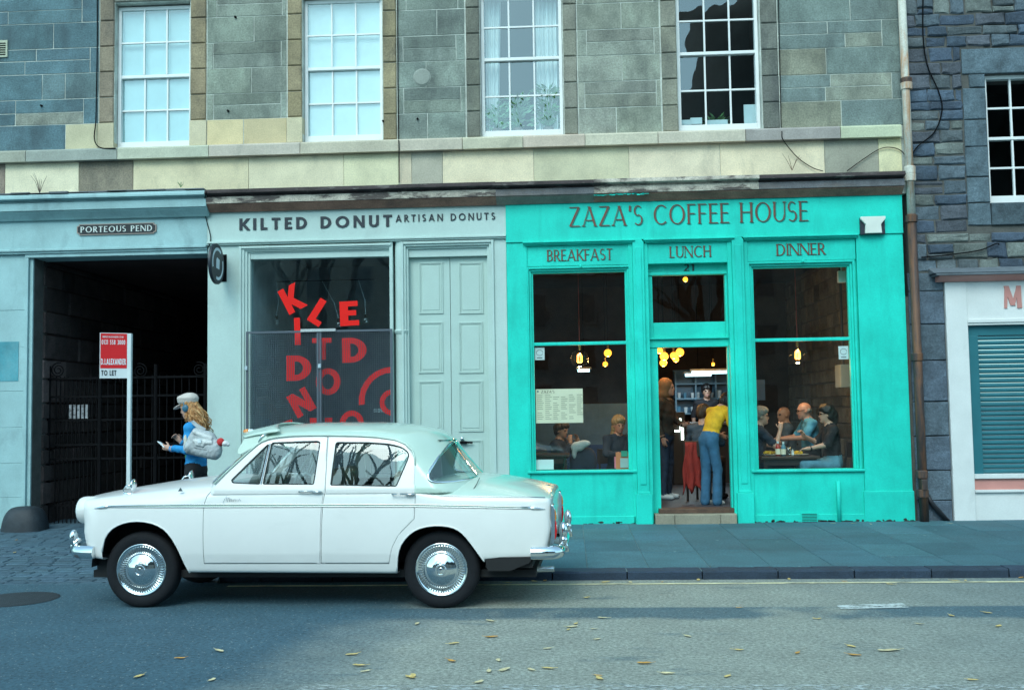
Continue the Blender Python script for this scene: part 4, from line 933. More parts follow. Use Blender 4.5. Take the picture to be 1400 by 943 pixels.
# ------------------------------------------------------------------ rubble building at the right
XR0 = PY(1243, 480, 0).x
rub = thing('rubble_building', 'dark rubble stone building beside the rusty downpipe', 'building', (XR0+1.2, .3, .1))
w5 = rect(1341.5, 106, 1420, 279, .08)       # window
w5x0 = PY(1347, 190, .08).x; w5x1 = w5x0+1.02; w5z0 = PY(1375, 278, .08).z; w5z1 = PY(1375, 103, .08).z
shx0 = PY(1298, 550, -.02).x; shz1 = PY(1340, 381, -.1).z
XR1 = XR0+4.2
o = MB()
o.box(XE+.002, w5x0, .012, .5, shz1-.2, ZTOP); o.box(w5x1, XR1, .012, .5, shz1-.2, ZTOP); o.box(w5x0, w5x1, .03, .5, w5z1, ZTOP); o.box(w5x0, w5x1, .03, .5, shz1-.2, w5z0)
o.box(x1c+.002, shx0, .03, .5, .06, shz1-.2)
rw = obj('rubble_wall', o, m_mortar_d, rub)
RC = [(.080,.108,.150), (.105,.130,.155), (.068,.090,.128), (.115,.130,.140), (.17,.18,.165), (.10,.105,.125)]
def rstone(x0, x1, z0, z1, col=None, yf=None, j=.012, c=.018):
    yf = rnd.uniform(-.022, .004) if yf is None else yf
    g_ = .006; q = lambda a: rnd.uniform(-a, a); o = MB(); w, h = x1-x0, z1-z0
    n = 8; P = []
    for (u, v) in ((0,0),(.5,0),(1,0),(1,.5),(1,1),(.5,1),(0,1),(0,.5)):
        P.append((x0+g_+(w-2*g_)*u+q(min(j, w*.08)), z0+g_+(h-2*g_)*v+q(min(j, h*.1))))
    A = [(p[0], .04, p[1]) for p in P]; B = [(p[0], yf+c+q(.006), p[1]) for p in P]
    xm, zm = sum(p[0] for p in P)/8, sum(p[1] for p in P)/8
    D = [(xm+(p[0]-xm)*(1-2*c/w), yf+q(.007), zm+(p[1]-zm)*(1-2*c/h)) for p in P]
    o.add(A+B+D+[(xm, yf-abs(q(.008)), zm)], [(i, (i+1) % n, n+(i+1) % n, n+i) for i in range(n)]+[(n+i, n+(i+1) % n, 2*n+(i+1) % n, 2*n+i) for i in range(n)]+[(2*n+i, 2*n+(i+1) % n, 3*n) for i in range(n)])
    col = col or rnd.choice(RC); v = rnd.uniform(.75, 1.3); obj('rubble_stone', o, m_rubble, rw, color=tuple(k*v for k in col))
XV = PY(1420, 200, 0).x          # a little beyond the frame
z = PY(1290, 372, 0).z
zrow = z; holes = [(w5x0-.30, w5x1+.3, w5z0-.30, w5z1+.34)]
while zrow < 7.6:
    h = rnd.uniform(.11,.24); x = XE+.03
    # the row breaks at the window margin stones
    while x < XV+.35:
        w = rnd.uniform(.16,.48) if h > .15 else rnd.uniform(.2,.55)
        xe = x+w; blk = None
        for (a, b_, c_, d_) in holes:
            if zrow+h > c_+.02 and zrow < d_-.02:
                if x < a-.08 < xe: xe = a
                if a-.081 <= x < b_: blk = b_
        if blk: x = blk; continue
        if rnd.random() < .22 and h > .17 and xe-x > .2:
            zm = zrow+h*rnd.uniform(.35,.65); rstone(x, xe, zrow, zm); rstone(x, xe, zm, zrow+h)
        else: rstone(x, xe, zrow, zrow+h)
        x = xe
    zrow += h
# dressed margins of the window
z = w5z0-.30
for h in (.30, .34, .40, .36, .42, .40):
    z1 = min(z+h, w5z1)
    if z1 - z > .05: rstone(w5x0-.30+rnd.uniform(0,.1) if rnd.random() < .5 else w5x0-.30, w5x0+.0, z, z1, (.105,.14,.165), -.012, .003, .01)
    z = z1
rstone(w5x0-.30, w5x0+.75, w5z1, w5z1+.34, (.105,.14,.165), -.014, .003, .01); rstone(w5x0, w5x1, w5z0-.3, w5z0-.0, (.105,.14,.165), -.014, .003, .01)
# dressed pier below
zz = [.06, .36, .74, 1.18, 1.62, 2.15, 2.62, 3.05, PY(1290, 372, 0).z]
for i in range(len(zz)-1): rstone(x1c+.05, shx0-.002, zz[i], zz[i+1], (.105,.135,.165) if i % 2 else (.088,.112,.145), -.005, .004, .01)
W['W5'] = (w5x0, w5x1, w5z0)
X0, X1, Z0 = W['W5']; y = .08; zr = PY(1375, 189, y).z; fw = .045; o = MB()
for xa in (X0, X1-fw): o.box(xa, xa+fw, y, y+.1, Z0, w5z1)
o.box(X0+fw, X1-fw, y, y+.1, Z0, Z0+.1); o.box(X0+fw, X1-fw, y+.001, y+.1, w5z1-.05, w5z1)
m_sashw = m_white
w5o = obj('sash_window', o, m_sashw, rub, bevel=.004); obj('meeting_rail', MB().box(X0+fw-.01, X1-fw+.01, y+.01, y+.09, zr-.02, zr+.02), m_sashw, w5o, bevel=.004)
for za, zb_ in ((Z0+.1, zr-.02), (zr+.02, w5z1-.05)):
    zm = (za+zb_)/2; b2 = MB(); b2.box(X0+fw, X1-fw, y+.02, y+.05, zm-.012, zm+.012)
    for q in (1,2): xm = X0+fw+(X1-X0-2*fw)*q/3; b2.box(xm-.012, xm+.012, y+.019, y+.051, za, zb_)
    obj('glazing_bars', b2, m_sashw, w5o)
    for q in range(3):
        for (z0, z1) in ((za, zm-.012), (zm+.012, zb_)):
            xa = X0+fw+(X1-X0-2*fw)*q/3+(.012 if q else 0); xb = X0+fw+(X1-X0-2*fw)*(q+1)/3-(.012 if q < 2 else 0); obj('glass_pane', MB().add([(xa,y+.035,z0),(xb,y+.035,z0),(xb,y+.035,z1),(xa,y+.035,z1)], [(0,1,2,3)]), glass('right_sash_glass', (.85,.92,.92), 1.5, .7), w5o)
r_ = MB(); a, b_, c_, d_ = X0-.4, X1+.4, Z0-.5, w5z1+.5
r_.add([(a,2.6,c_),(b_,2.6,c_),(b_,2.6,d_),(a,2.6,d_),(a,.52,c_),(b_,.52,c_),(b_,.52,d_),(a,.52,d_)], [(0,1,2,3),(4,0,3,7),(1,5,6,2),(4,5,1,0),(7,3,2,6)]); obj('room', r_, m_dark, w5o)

# shuttered shop
shu = thing('shuttered_shopfront', 'white and pink shopfront with a closed teal roller shutter at the right edge', 'shopfront', (shx0+.6, 0, .1))
m_pink = plain('salmon_paint', (.62,.27,.23), .55); m_shw = M('white_masonry_paint', (.70,.71,.69), .6, var=.06, fine=.03, bump=.08, stain=(.2,.2,.18), stain_amt=.4, stain_lo=.6, stain_hi=.8)
m_shut = plain('teal_shutter', (.025,.15,.18), .4, var=.1); X9 = shx0+2.6
zc1 = PY(1340, 372, -.2).z; zc0 = PY(1340, 383, -.15).z
o = MB(); o.box(shx0-.16, X9, -.20, .03, zc1-.03, zc1+.0); o.prism_yz([(-.21,zc1+.001),(.03,zc1+.10),(.03,zc1+.001)], shx0-.19, X9); obj('lead_canopy', o, m_lead, shu, bevel=.005)
obj('pink_cornice', MB().prism_yz([(-.17,zc1-.031),(.03,zc1-.031),(.03,zc0-.0),(-.06,zc0),(-.09,zc0+.02),(-.15,zc0+.05)], shx0-.11, X9), m_pink, shu)
shw = PY(1328, 550, -.03).x; zs1 = PY(1365, 436, -.03).z; zsb = PY(1365, 647, .02).z
o = MB(); o.box(shx0, shw, -.035, .4, .06, zc0-.001); obj('pilaster', o, m_shw, shu, bevel=.008)
o = MB(); o.box(shw, X9, -.02, .3, zs1, zc0-.001); sgb = obj('sign_board', o, m_shw, shu)
o = MB(); o.box(shw, X9, -.05, .3, zs1-.045, zs1-.001); o.box(shw, X9, -.035, .3, zs1-.075, zs1-.046); obj('head_moulding', o, m_shw, shu, bevel=.005)
line_text('MA', 1372, 390.5, 421, 1421, .24, .15, .12, -.02, plain('pink_sign_letters', (.55,.24,.21), .5), shu, .014)
z0 = zsb; zt_ = zs1-.076
o = MB(); o.box(shw, shw+.13, -.0, .3, z0, zt_-.131); o.box(shw, X9, .03, .3, zt_-.13, zt_); sf = obj('shutter_frame', o, m_shut, shu, bevel=.004)
z = z0; sl = MB(); 
z1 = zt_-.13; n = 29; h = (z1-z0)/n
me_sl = None
for i in range(n):
    zz0 = z0+h*i
    if me_sl is None:
        s_ = MB().prism_yz([(.05,.002),(.038,h*.2),(.034,h*.5),(.038,h*.75),(.05,h*.86),(.06,h*.9),(.06,.0)], shw+.135, X9); so = obj('shutter_slat', s_, m_shut, shu); me_sl = so.data
    else: so = bpy.data.objects.new('shutter_slat', me_sl); C.objects.link(so); so.parent = shu; so.matrix_parent_inverse = THING_W[shu.name].inverted()
    so.location = (0, 0, zz0)
o = MB(); o.box(shw-.001, X9, -.05, .3, zsb-.06, zsb-.001); obj('sill', o, m_shw, shu, bevel=.005); o = MB(); o.box(shw, X9, -.015, .3, zsb-.20, zsb-.061); obj('pink_band', o, m_pink, shu)
o = MB(); o.box(shw, X9, -.045, .3, zsb-.235, zsb-.201); o.box(shw, X9, -.01, .3, .06, zsb-.236); obj('stall_riser', o, m_shw, shu, bevel=.005)

# ------------------------------------------------------------------ downpipe, cables
dp = thing('downpipe', 'tall rainwater downpipe, rusty above and brown below, between green shop and rubble wall', 'pipe', (PY(1258,715,-.1).x, -.10, .1))
def dpx(py): return PY(1238.5+(1259-1238.5)*((py+0)/712.0), py, -.10)
pA = dpx(0); PX = dpx(360).x; zJ = dpx(293).z
obj('upper_pipe', MB().tube([(PX-.02,-.10,8.2),(PX-.01,-.10,dpx(120).z),(PX,-.10,zJ)], .052, 14), m_rust, dp, smooth=True)
obj('lower_pipe', MB().tube([(PX,-.10,zJ),(PX+.005,-.10,1.6),(PX+.01,-.10,.09)], .056, 14), m_pipeD, dp, smooth=True)
for py, mt in ((112, m_pipeD), (118, m_rust), (233, m_rust), (243, m_rust), (299, m_pipeD), (488, m_pipeD), (648, m_pipeD), (674, m_pipeD)):
    p = dpx(py); obj('collar', MB().lathe([(.05,-.05),(.072,-.045),(.075,.04),(.066,.05),(.05,.052)], (PX, -.10, p.z), n=16), mt, dp)
p = dpx(662); obj('inspection_cover', MB().box(PX-.03, PX+.045, -.18, -.13, p.z-.07, p.z+.07), m_pipeD, dp, bevel=.01)
a, b_ = dpx(676), PY(1300, 714, -.06); obj('branch_pipe', MB().tube([(PX+.05,-.08,a.z),(PX+.14,-.06,a.z-.14),(b_.x-.03,-.05,.09)], .032, 10), plain('black_pipe', (.012,.012,.016), .5), dp, smooth=True)
def cable(name, pts, r, label, Y=-.02, mat=m_black):
    P = [tuple(PY(p[0], p[1], p[2] if len(p) > 2 else Y)) for p in pts]; Q = []
    for i in range(len(P)-1):     # catmull-rom
        p0, p1, p2, p3 = (Vector(P[max(i-1,0)]), Vector(P[i]), Vector(P[i+1]), Vector(P[min(i+2,len(P)-1)]))
        for k in range(6):
            t_ = k/6; Q.append(.5*((2*p1)+(p2-p0)*t_+(2*p0-5*p1+4*p2-p3)*t_*t_+(3*p1-p0-3*p2+p3)*t_**3))
    Q.append(Vector(P[-1])); return obj(name, MB().tube(Q, r, 6), mat, label=label, cat='cable', group='cables on the facade')
cable('cable', [(133,-10,-.03),(133,60,-.03),(132,120,-.03),(131,165,-.03),(129,190,-.05),(137,202,-.08),(158,203,-.1)], .008, 'thin dark cable running down beside the leftmost upper window')
cable('cable', [(543.5,-10),(543.8,90),(545,190),(545.2,192,-.10),(545.6,206,-.10),(545.6,250,-.02)], .007, 'thin dark cable running down right of the second upper window')
cable('cable', [(1064,-10),(1066,80),(1068,175),(1069,180,-.1),(1071,192,-.1),(1090,215,-.03),(1110,229,-.03),(1125,234,-.05)], .006, 'dark cable curling down below the fourth upper window')
cable('cable', [(1158,234,-.04),(1180,218,-.03),(1205,203,-.03),(1225,203,-.03),(1237,212,-.03),(1240,226,-.05)], .006, 'dark cable looping over the cream frieze beside the downpipe')
cable('cable', [(1262,-10,-.04),(1262,50,-.04),(1268,90,-.04),(1283,125,-.04),(1288,150,-.04),(1278,180,-.04),(1255,200,-.05),(1247,212,-.07)], .009, 'dark cable hanging down the rubble wall')
cable('cable', [(282,262,-.28),(279,280,-.1),(282,300,-.05),(288,325,-.05),(284,340,-.05)], .006, 'thin cable hanging beside the round sign')
cable('cable', [(1260,352,-.04),(1300,348,-.05),(1340,342,-.05),(1362,333,-.05),(1366,335,-.05)], .009, 'dark cable sagging above the shuttered shop')

# flaked paint along the foot of the turquoise front
o = MB()
for i in range(90):
    x = rnd.uniform(xpL, x1c); 
    if dL-.1 < x < dR+.1: continue
    z = .098+abs(rnd.gauss(0, .012)); yq = -.0535 if x > xpR-.02 else -.0315; w = rnd.uniform(.01,.05); hq = rnd.uniform(.006,.022); n = 6
    o.add([(x, yq, z)]+[(x+w*math.cos(k*2*math.pi/n)*rnd.uniform(.6,1.2), yq, max(.09, z+hq*math.sin(k*2*math.pi/n)*rnd.uniform(.5,1.2))) for k in range(n)], [(0, 1+k, 1+(k+1) % n) for k in range(n)])
obj('paint_chips', o, M('bare_dirty_wood', (.035,.04,.035), .9, var=.4, scale=20), cof, kind='stuff')
# ------------------------------------------------------------------ the parked saloon car (local axes: x to the rear from the front axle, -y near side, z up)
car = thing('vintage_saloon_car', 'white vintage saloon car with mint green roof and boot parked at the kerb', 'car', (-3.567, -4.365, 0), R(-2.03))
m_carw = M('white_car_paint', (.80, .79, .76), .28, var=.03, scale=3, fine=0, bump=0, coat=.6, local=True, stain=(.55,.56,.52), stain_amt=.25, stain_lo=.58, stain_hi=.8, stain_scale=(2, 2, 5))
m_carm = M('mint_car_paint', (.52, .66, .565), .26, var=.03, scale=3, fine=0, bump=0, coat=.6, local=True)
m_chrome = plain('chrome', (.82,.85,.86), .07, metal=1, var=0); m_chromed = plain('dull_chrome', (.55,.57,.57), .25, metal=1, var=.1)
m_tyre = M('tyre_rubber', (.009,.010,.013), .8, spec=.3, var=.2, scale=9, bump=.1); m_under = plain('car_underside', (.010,.010,.011), .8)
m_rubber = plain('black_rubber', (.012,.013,.014), .6); m_carg = glass('car_glass', (.88,.95,.95), 1.5, 1.8)
def interp(pts):
    xs = np.array([p[0] for p in pts]); ys = np.array([p[1] for p in pts])
    # monotone smooth (cosine-free pchip light): dense linear then smoothed
    gx = np.linspace(xs[0], xs[-1], 600); gy = np.interp(gx, xs, ys); k = 17; ker = np.hanning(k+2)[1:-1]; ker /= ker.sum()
    gy = np.convolve(np.pad(gy, k//2, mode='edge'), ker, 'valid'); return lambda x: np.interp(x, gx, gy)
b_w  = interp([(-.66,.66),(-.56,.695),(-.35,.735),(0,.757),(.5,.77),(2.3,.77),(2.9,.758),(3.3,.735),(3.5,.70)])
b_top = interp([(-.66,.885),(-.56,.915),(-.40,.945),(-.2,.975),(0,1.005),(.2,1.028),(.45,1.052),(.58,1.052),(.72,1.0),(.9,.985),(2.3,.975),(2.45,1.03),(2.7,1.05),(2.85,1.043),(3.05,1.012),(3.25,.972),(3.38,.935),(3.5,.90)])
b_edge = interp([(-.66,.875),(-.45,.892),(-.3,.905),(.1,.935),(.5,.965),(.75,.985),(2.3,.972),(2.42,.945),(2.6,.912),(3.1,.899),(3.5,.880)])     # height of the wing edge
b_bot = interp([(-.66,.44),(-.45,.42),(-.3,.40),(.44,.296),(2.18,.286),(2.6,.33),(2.9,.395),(3.3,.405),(3.5,.43)])
b_k = interp([(-.66,.05),(-.3,.08),(.3,.10),(.7,.06),(2.2,.05),(2.6,.035),(3.5,.03)])
def f_body(x, y, z):
    ay = np.abs(y)
    side = ay - (b_w(x) - .045*np.clip((z-.62)/.38, -1, 1.2)**2 - .02*np.clip((.45-z)/.2, 0, 1))
    e, t = b_edge(x), b_top(x); u = np.clip(ay/(b_w(x)-.04), 0, 1.1)
    top = z - (t - (t-e)*u**3.0)
    bot = b_bot(x) - z
    front = (-.585 + .10*np.clip(ay/.7, 0, 1.2)**4 + .05*np.clip((.62-z)/.25, 0, 1) - .03*np.clip((z-.7)/.2, 0, 1)) - x
    rear = x - (3.452 - .035*np.clip(ay/.72, 0, 1.2)**6 - .05*np.clip((.62-z)/.25, 0, 1))
    s = smax(side, top, b_k(x)); s = smax(s, bot, .03); s = smax(s, front, .07); return smax(s, rear, .035)
h = .0135
V, Q = surface_nets(f_body, (-.72,-.83,.24), (3.54,.83,1.12), h)
# arch, door and colour outlines in side view
farch = [(-.31,.20),(-.312,.47),(-.289,.577),(-.223,.661),(-.12,.708),(.0,.724),(.13,.707),(.234,.659),(.308,.581),(.367,.475),(.411,.363),(.441,.296),(.45,.20)]
rarch = [(2.176,.20),(2.178,.30),(2.188,.42),(2.22,.524),(2.292,.61),(2.381,.658),(2.496,.677),(2.611,.669),(2.69,.639),(2.751,.586),(2.82,.495),(2.872,.418),(2.895,.385),(2.91,.2)]
fdoor = [(.571,.371),(.569,.794),(.574,.864),(.590,.925),(.625,.975),(.66,1.03),(1.587,1.03),(1.583,.984),(1.566,.849),(1.552,.37)]
rdoor = [(1.558,.37),(1.572,.849),(1.589,.984),(1.593,1.03),(2.342,1.03),(2.340,.90),(2.338,.831),(2.334,.731),(2.203,.603),(2.147,.497),(2.118,.369)]
mint = [(2.343,1.2),(2.343,.962),(2.361,.957),(2.416,.930),(2.502,.909),(2.85,.899),(3.265,.887),(3.414,.880),(3.56,.872),(3.56,1.2)]
def crs(P, n=2):     # rounder outline through the same points (ends kept)
    out = [P[0], P[1]]
    for i in range(1, len(P)-2):
        p0, p1, p2, p3 = (Vector(P[i-1]), Vector(P[i]), Vector(P[i+1]), Vector(P[i+2]))
        if i == 1: p0 = p1
        if i == len(P)-3: p3 = p2
        for k in range(1, n+1): t_ = k/n; q = .5*((2*p1)+(p2-p0)*t_+(2*p0-5*p1+4*p2-p3)*t_*t_+(3*p1-p0-3*p2+p3)*t_**3); out.append((q.x, q.y))
    out.append(P[-1]); return out
farch, rarch = crs(farch), crs(rarch)
def inside(px, pz, poly):
    r_ = np.zeros(len(px), bool); n = len(poly); j = n-1
    for i in range(n):
        xi, zi = poly[i]; xj, zj = poly[j]
        c_ = ((zi > pz) != (zj > pz)) & (px < (xj-xi)*(pz-zi)/(zj-zi+1e-12)+xi); r_ ^= c_; j = i
    return r_
def carve(bm, poly, ysel=None):
    n = len(poly)
    for i in range(n):
        a, b_ = Vector((poly[i][0], 0, poly[i][1])), Vector((poly[(i+1) % n][0], 0, poly[(i+1) % n][1]))
        x0, x1 = min(a.x,b_.x)-.03, max(a.x,b_.x)+.03; z0, z1 = min(a.z,b_.z)-.03, max(a.z,b_.z)+.03
        fs = []
        for f in bm.faces:
            c_ = f.calc_center_median()
            if x0 < c_.x < x1 and z0 < c_.z < z1 and (ysel is None or ysel(c_)): fs.append(f)
        if not fs: continue
        no = (b_-a).cross(Vector((0,1,0))).normalized()
        geom = list({v for f in fs for v in f.verts}) + list({e for f in fs for e in f.edges}) + fs
        bmesh.ops.bisect_plane(bm, geom=geom, dist=1e-5, plane_co=a, plane_no=no)
def bm_from(V, Q):
    bm = bmesh.new(); vs_ = [bm.verts.new(v) for v in V.tolist()]
    for q in Q.tolist():
        try: bm.faces.new([vs_[i] for i in q])
        except ValueError: pass
    return bm
def split_off(bm, test):       # move the faces that pass the test to a new bmesh
    fs = [f for f in bm.faces if test(f.calc_center_median())]
    nb = bmesh.new(); mp = {}
    for f in fs:
        nb.faces.new([mp.setdefault(v, None) or mp.__setitem__(v, nb.verts.new(v.co)) or mp[v] for v in f.verts])
    bmesh.ops.delete(bm, geom=fs, context='FACES'); return nb
def insp(p, poly):
    r_ = False; n = len(poly); j = n-1
    for i in range(n):
        xi, zi = poly[i]; xj, zj = poly[j]
        if ((zi > p.z) != (zj > p.z)) and p.x < (xj-xi)*(p.z-zi)/(zj-zi+1e-12)+xi: r_ = not r_
        j = i
    return r_
def bm_obj(name, bm, mat, parent, smooth=True, solid=0, **k):
    me = bpy.data.meshes.new(name); bmesh.ops.recalc_face_normals(bm, faces=bm.faces) if k.pop('recalc', True) else None; bm.to_mesh(me); bm.free()
    o = obj(name, me, mat, parent, smooth=smooth, local=True, **k)
    if solid: md = o.modifiers.new('solid', 'SOLIDIFY'); md.thickness = solid; md.offset = -1
    return o
bm = bm_from(V, Q)
for poly in (farch, rarch): carve(bm, poly, lambda c_: abs(c_.y) > .4)
for poly in (fdoor, rdoor): carve(bm, poly, lambda c_: abs(c_.y) > .6)
carve(bm, mint)
hole = split_off(bm, lambda c_: (abs(c_.y) > .42) and (insp(c_, farch) or insp(c_, rarch))); hole.free()
# sill under the wheel cut-outs stays; doors and mint panels come away
doors = {}
for sg_, nm in ((-1, 'near'), (1, 'far')):
    for k, poly in (('f', fdoor), ('r', rdoor)): doors[(sg_, k)] = split_off(bm, lambda c_: c_.y*sg_ > .66 and insp(c_, poly))
deck = split_off(bm, lambda c_: insp(c_, mint))
cab_hole = split_off(bm, lambda c_: c_.z > .96 and .70 < c_.x < 2.40 and abs(c_.y) < .60); cab_hole.free()
bodyo = bm_obj('body', bm, m_carw, car, recalc=False)
decko = bm_obj('boot_deck', deck, m_carm, car, recalc=False)
DO = {}
for (sg_, k), nb in doors.items():
    xs_ = [v.co.x for v in nb.verts]; zs2 = [v.co.z for v in nb.verts]; cx_, cz_ = (min(xs_)+max(xs_))/2, (min(zs2)+max(zs2))/2
    sx_, sz_ = 1-.0035/((max(xs_)-min(xs_))/2), 1-.003/((max(zs2)-min(zs2))/2)
    for v in nb.verts: v.co.x = cx_+(v.co.x-cx_)*sx_; v.co.z = cz_+(v.co.z-cz_)*sz_
    DO[(sg_, k)] = bm_obj('door', nb, m_carw, car, solid=.02, recalc=False)
# dark shell inside the gaps
o = MB(); o.box(.50, 2.15, -.69, .69, .335, .93); obj('inner_shell', o, m_under, car, local=True)
# cabin: one implicit shape, then cut into roof, frames and glass
c_top = interp([(.55,1.30),(.80,1.415),(.93,1.461),(1.06,1.488),(1.2,1.503),(1.4,1.511),(1.6,1.509),(1.86,1.506),(1.96,1.503),(2.14,1.488),(2.28,1.471),(2.41,1.440),(2.6,1.36)])
ws_x = interp([(.92,.62),(1.021,.655),(1.125,.745),(1.255,.880),(1.328,.958),(1.40,1.03),(1.55,1.18)])     # front pillar line
rw_x = interp([(.88,2.90),(1.03,2.80),(1.10,2.735),(1.2,2.655),(1.326,2.562),(1.40,2.50),(1.55,2.36)])   # rear window centre line
def c_wall(z): return .742 - .31*np.clip(z-.97, 0, 1) - .10*np.clip(z-1.25, 0, 1)**2
def f_cab(x, y, z):
    ay = np.abs(y); wl = c_wall(z); side = ay - wl
    top = z - (c_top(x) - .085*(ay/.60)**2.6)
    fr_ = (ws_x(z) - (.20-.10*np.clip((z-1.0)/.45,0,1))*(1-np.clip(ay/wl, 0, 1.1)**2.4)) - x
    rr_ = x - (rw_x(z) - .30*np.clip(ay/wl, 0, 1.05)**3.2)
    s = smax(side, top, .055); s = smax(s, fr_, .03); return smax(s, rr_, .06)
V, Q = surface_nets(lambda x, y, z: smax(f_cab(x, y, z), .93-z+0*x+0*y, .001), (.40,-.80,.90), (2.98,.80,1.56), .0125)
bm = bm_from(V, Q)
gut = [(.652,.9),(.652,1.021),(.751,1.125),(.887,1.255),(.968,1.328),(1.013,1.362),(1.076,1.388),(1.157,1.402),(1.292,1.411),(1.462,1.412),(1.578,1.410),(1.817,1.403),(1.995,1.391),(2.153,1.366),(2.241,1.330),(2.302,1.274),(2.323,1.221),(2.330,1.161),(2.332,.90)]
ff = [p for p in gut[:10]] + [(1.575,1.409),(1.590,.9)]
rf = [(1.596,.9),(1.581,1.409)] + gut[11:]
qwin = [(.790,1.050),(.806,1.030),(1.034,1.018),(1.078,1.340),(1.066,1.334)]
fwin = [(1.064,1.018),(1.103,1.343),(1.115,1.353),(1.500,1.360),(1.516,1.348),(1.490,1.013)]
rwin = [(1.634,1.006),(1.652,1.338),(1.664,1.348),(1.92,1.345),(2.095,1.331),(2.180,1.311),(2.226,1.292),(2.262,1.262),(2.272,1.235),(2.259,1.191),(2.180,.992)]
def side_sel(c_): return abs(c_.y) > .52
for poly in (ff, rf, qwin, fwin, rwin): carve(bm, poly, side_sel)
fr_l = split_off(bm, lambda c_: c_.z < .931); fr_l.free()
SIDE = {}
for sg_ in (-1, 1):
    for nm, poly in (('q', qwin), ('f', fwin), ('r', rwin)): SIDE[(sg_, nm)] = split_off(bm, lambda c_: c_.y*sg_ > .52 and insp(c_, poly))
    for nm, poly in (('ff', ff), ('rf', rf)): SIDE[(sg_, nm)] = split_off(bm, lambda c_: c_.y*sg_ > .52 and insp(c_, poly))
gap_ = split_off(bm, lambda c_: abs(c_.y) > .52 and 1.56 < c_.x < 1.61 and c_.z < 1.405 and insp(c_, gut)); gap_.free()
# rear window: region of the shell behind the pillar line, windscreen in front of the pillar
rwpoly = [(2.555,1.335),(2.438,1.095),(2.440,1.06),(2.462,1.030),(2.50,1.018),(2.633,1.016),(2.78,1.035),(3.0,1.06),(3.0,1.345)]
carve(bm, rwpoly)
rearg = split_off(bm, lambda c_: insp(c_, rwpoly))
wspoly = [(.652,1.018),(.760,1.125),(.896,1.255),(.977,1.328),(1.02,1.365),(1.03,1.39),(.90,1.415),(.3,1.42),(.3,1.018)]
carve(bm, wspoly)
frontg = split_off(bm, lambda c_: insp(c_, wspoly))
low = split_off(bm, lambda c_: c_.x < .85 and c_.z < 1.03)
roof = bm_obj('roof', bm, m_carm, car, solid=.02, recalc=False)
bm_obj('scuttle', low, m_carw, car, recalc=False)
bm_obj('windscreen', frontg, m_carg, car, recalc=False)
def offs(nb, d):
    for v in nb.verts: v.co.y -= math.copysign(d, v.co.y)
rg = bm_obj('rear_window', rearg, m_carg, car, recalc=False)
for sg_ in (-1, 1):
    for k, fk, names in (('f', 'ff', ('q','f')), ('r', 'rf', ('r',))):
        fo = bm_obj('window_frame', SIDE[(sg_, fk)], m_carw, DO[(sg_, k)], solid=.028, recalc=False)
        for nm in names:
            nb = SIDE[(sg_, nm)]; offs(nb, .014); bm_obj('window_glass', nb, m_carg, DO[(sg_, k)], recalc=False)
def side_y(x, z, sg_=-1, cab=True): return sg_*float(c_wall(np.array(z))) if cab else sg_*float(b_w(np.array(x)) - .045*min(1.2, max(-1, (z-.62)/.38))**2 - .02*min(1, max(0, (.45-z)/.2)))
def rounded(poly, n=4, r=.018):
    out = []
    m = len(poly)
    for i in range(m):
        p, a, b_ = Vector(poly[i]), Vector(poly[i-1]), Vector(poly[(i+1) % m]); da, db = (a-p), (b_-p)
        ra, rb = min(r, da.length*.4), min(r, db.length*.4); A, B = p+da.normalized()*ra, p+db.normalized()*rb
        for k in range(n+1): t_ = k/n; out.append(((A*(1-t_)+p*t_)*(1-t_)+(p*(1-t_)+B*t_)*t_))
    return out
for sg_ in (-1, 1):
    for k, polys in (('f', (qwin, fwin)), ('r', (rwin,))):
        for poly in polys:
            P = rounded(poly, 3, .012); obj('window_seal', MB().tube([(p.x, side_y(p.x, p.y, sg_)-sg_*.002, p.y) for p in P], .0055, 6, closed=True), m_rubber, DO[(sg_, k)], local=True)
    obj('quarter_light_post', MB().tube([(1.047, side_y(0,1.018,sg_)-sg_*.004, 1.016), (1.090, side_y(0,1.345,sg_)-sg_*.004, 1.346)], .008, 8), m_chromed, DO[(sg_, 'f')], local=True)
    G = [(x, side_y(x, z, sg_)+sg_*.005, z) for x, z in gut[1:-1]]
    obj('rain_gutter', MB().tube(G, .0075, 6), m_carm, car, local=True, smooth=True)
# trims
def rear_x(z, ay):
    wl = float(c_wall(np.array(z))); return float(rw_x(np.array(z))) - .30*min(1.05, ay/wl)**3.2
def on_cab(x, z, sg_):       # point of the shell seen from the side at x,z
    lo, hi_ = 0.0, .80
    for _ in range(30):
        m_ = (lo+hi_)/2
        if float(f_cab(np.array(x), np.array(m_), np.array(z))) < 0: lo = m_
        else: hi_ = m_
    return (x, sg_*lo, z)
def rw_path(sg_):
    side = [(2.555,1.335),(2.50,1.222),(2.45,1.12),(2.438,1.085),(2.440,1.06),(2.450,1.040),(2.468,1.026),(2.50,1.018),(2.56,1.016),(2.633,1.016),(2.68,1.020)]
    return [on_cab(x, z, sg_) for x, z in side]
P = rw_path(-1)
bot = [(rear_x(z, ay)-.01, -ay, z) for ay, z in ((.45,1.026),(.3,1.030),(.15,1.032),(0,1.033),(-.15,1.032),(-.3,1.030),(-.45,1.026))]
bot = [(float(rw_x(np.array(z)))-.30*min(1.05, abs(y)/.72)**3.2, y, z) for (x, y, z) in bot]
P2 = [(x, -y, z) for (x, y, z) in reversed(P)]
topb = []
for y in (.40,.25,.1,-.1,-.25,-.40):
    z = 1.343; x = float(rw_x(np.array(z)))-.30*min(1.05, abs(y)/float(c_wall(np.array(z))))**3.2; topb.append((x, y, z))
obj('rear_window_trim', MB().tube(P+bot+P2+topb, .0115, 8, closed=True), m_chrome, car, local=True, smooth=True)
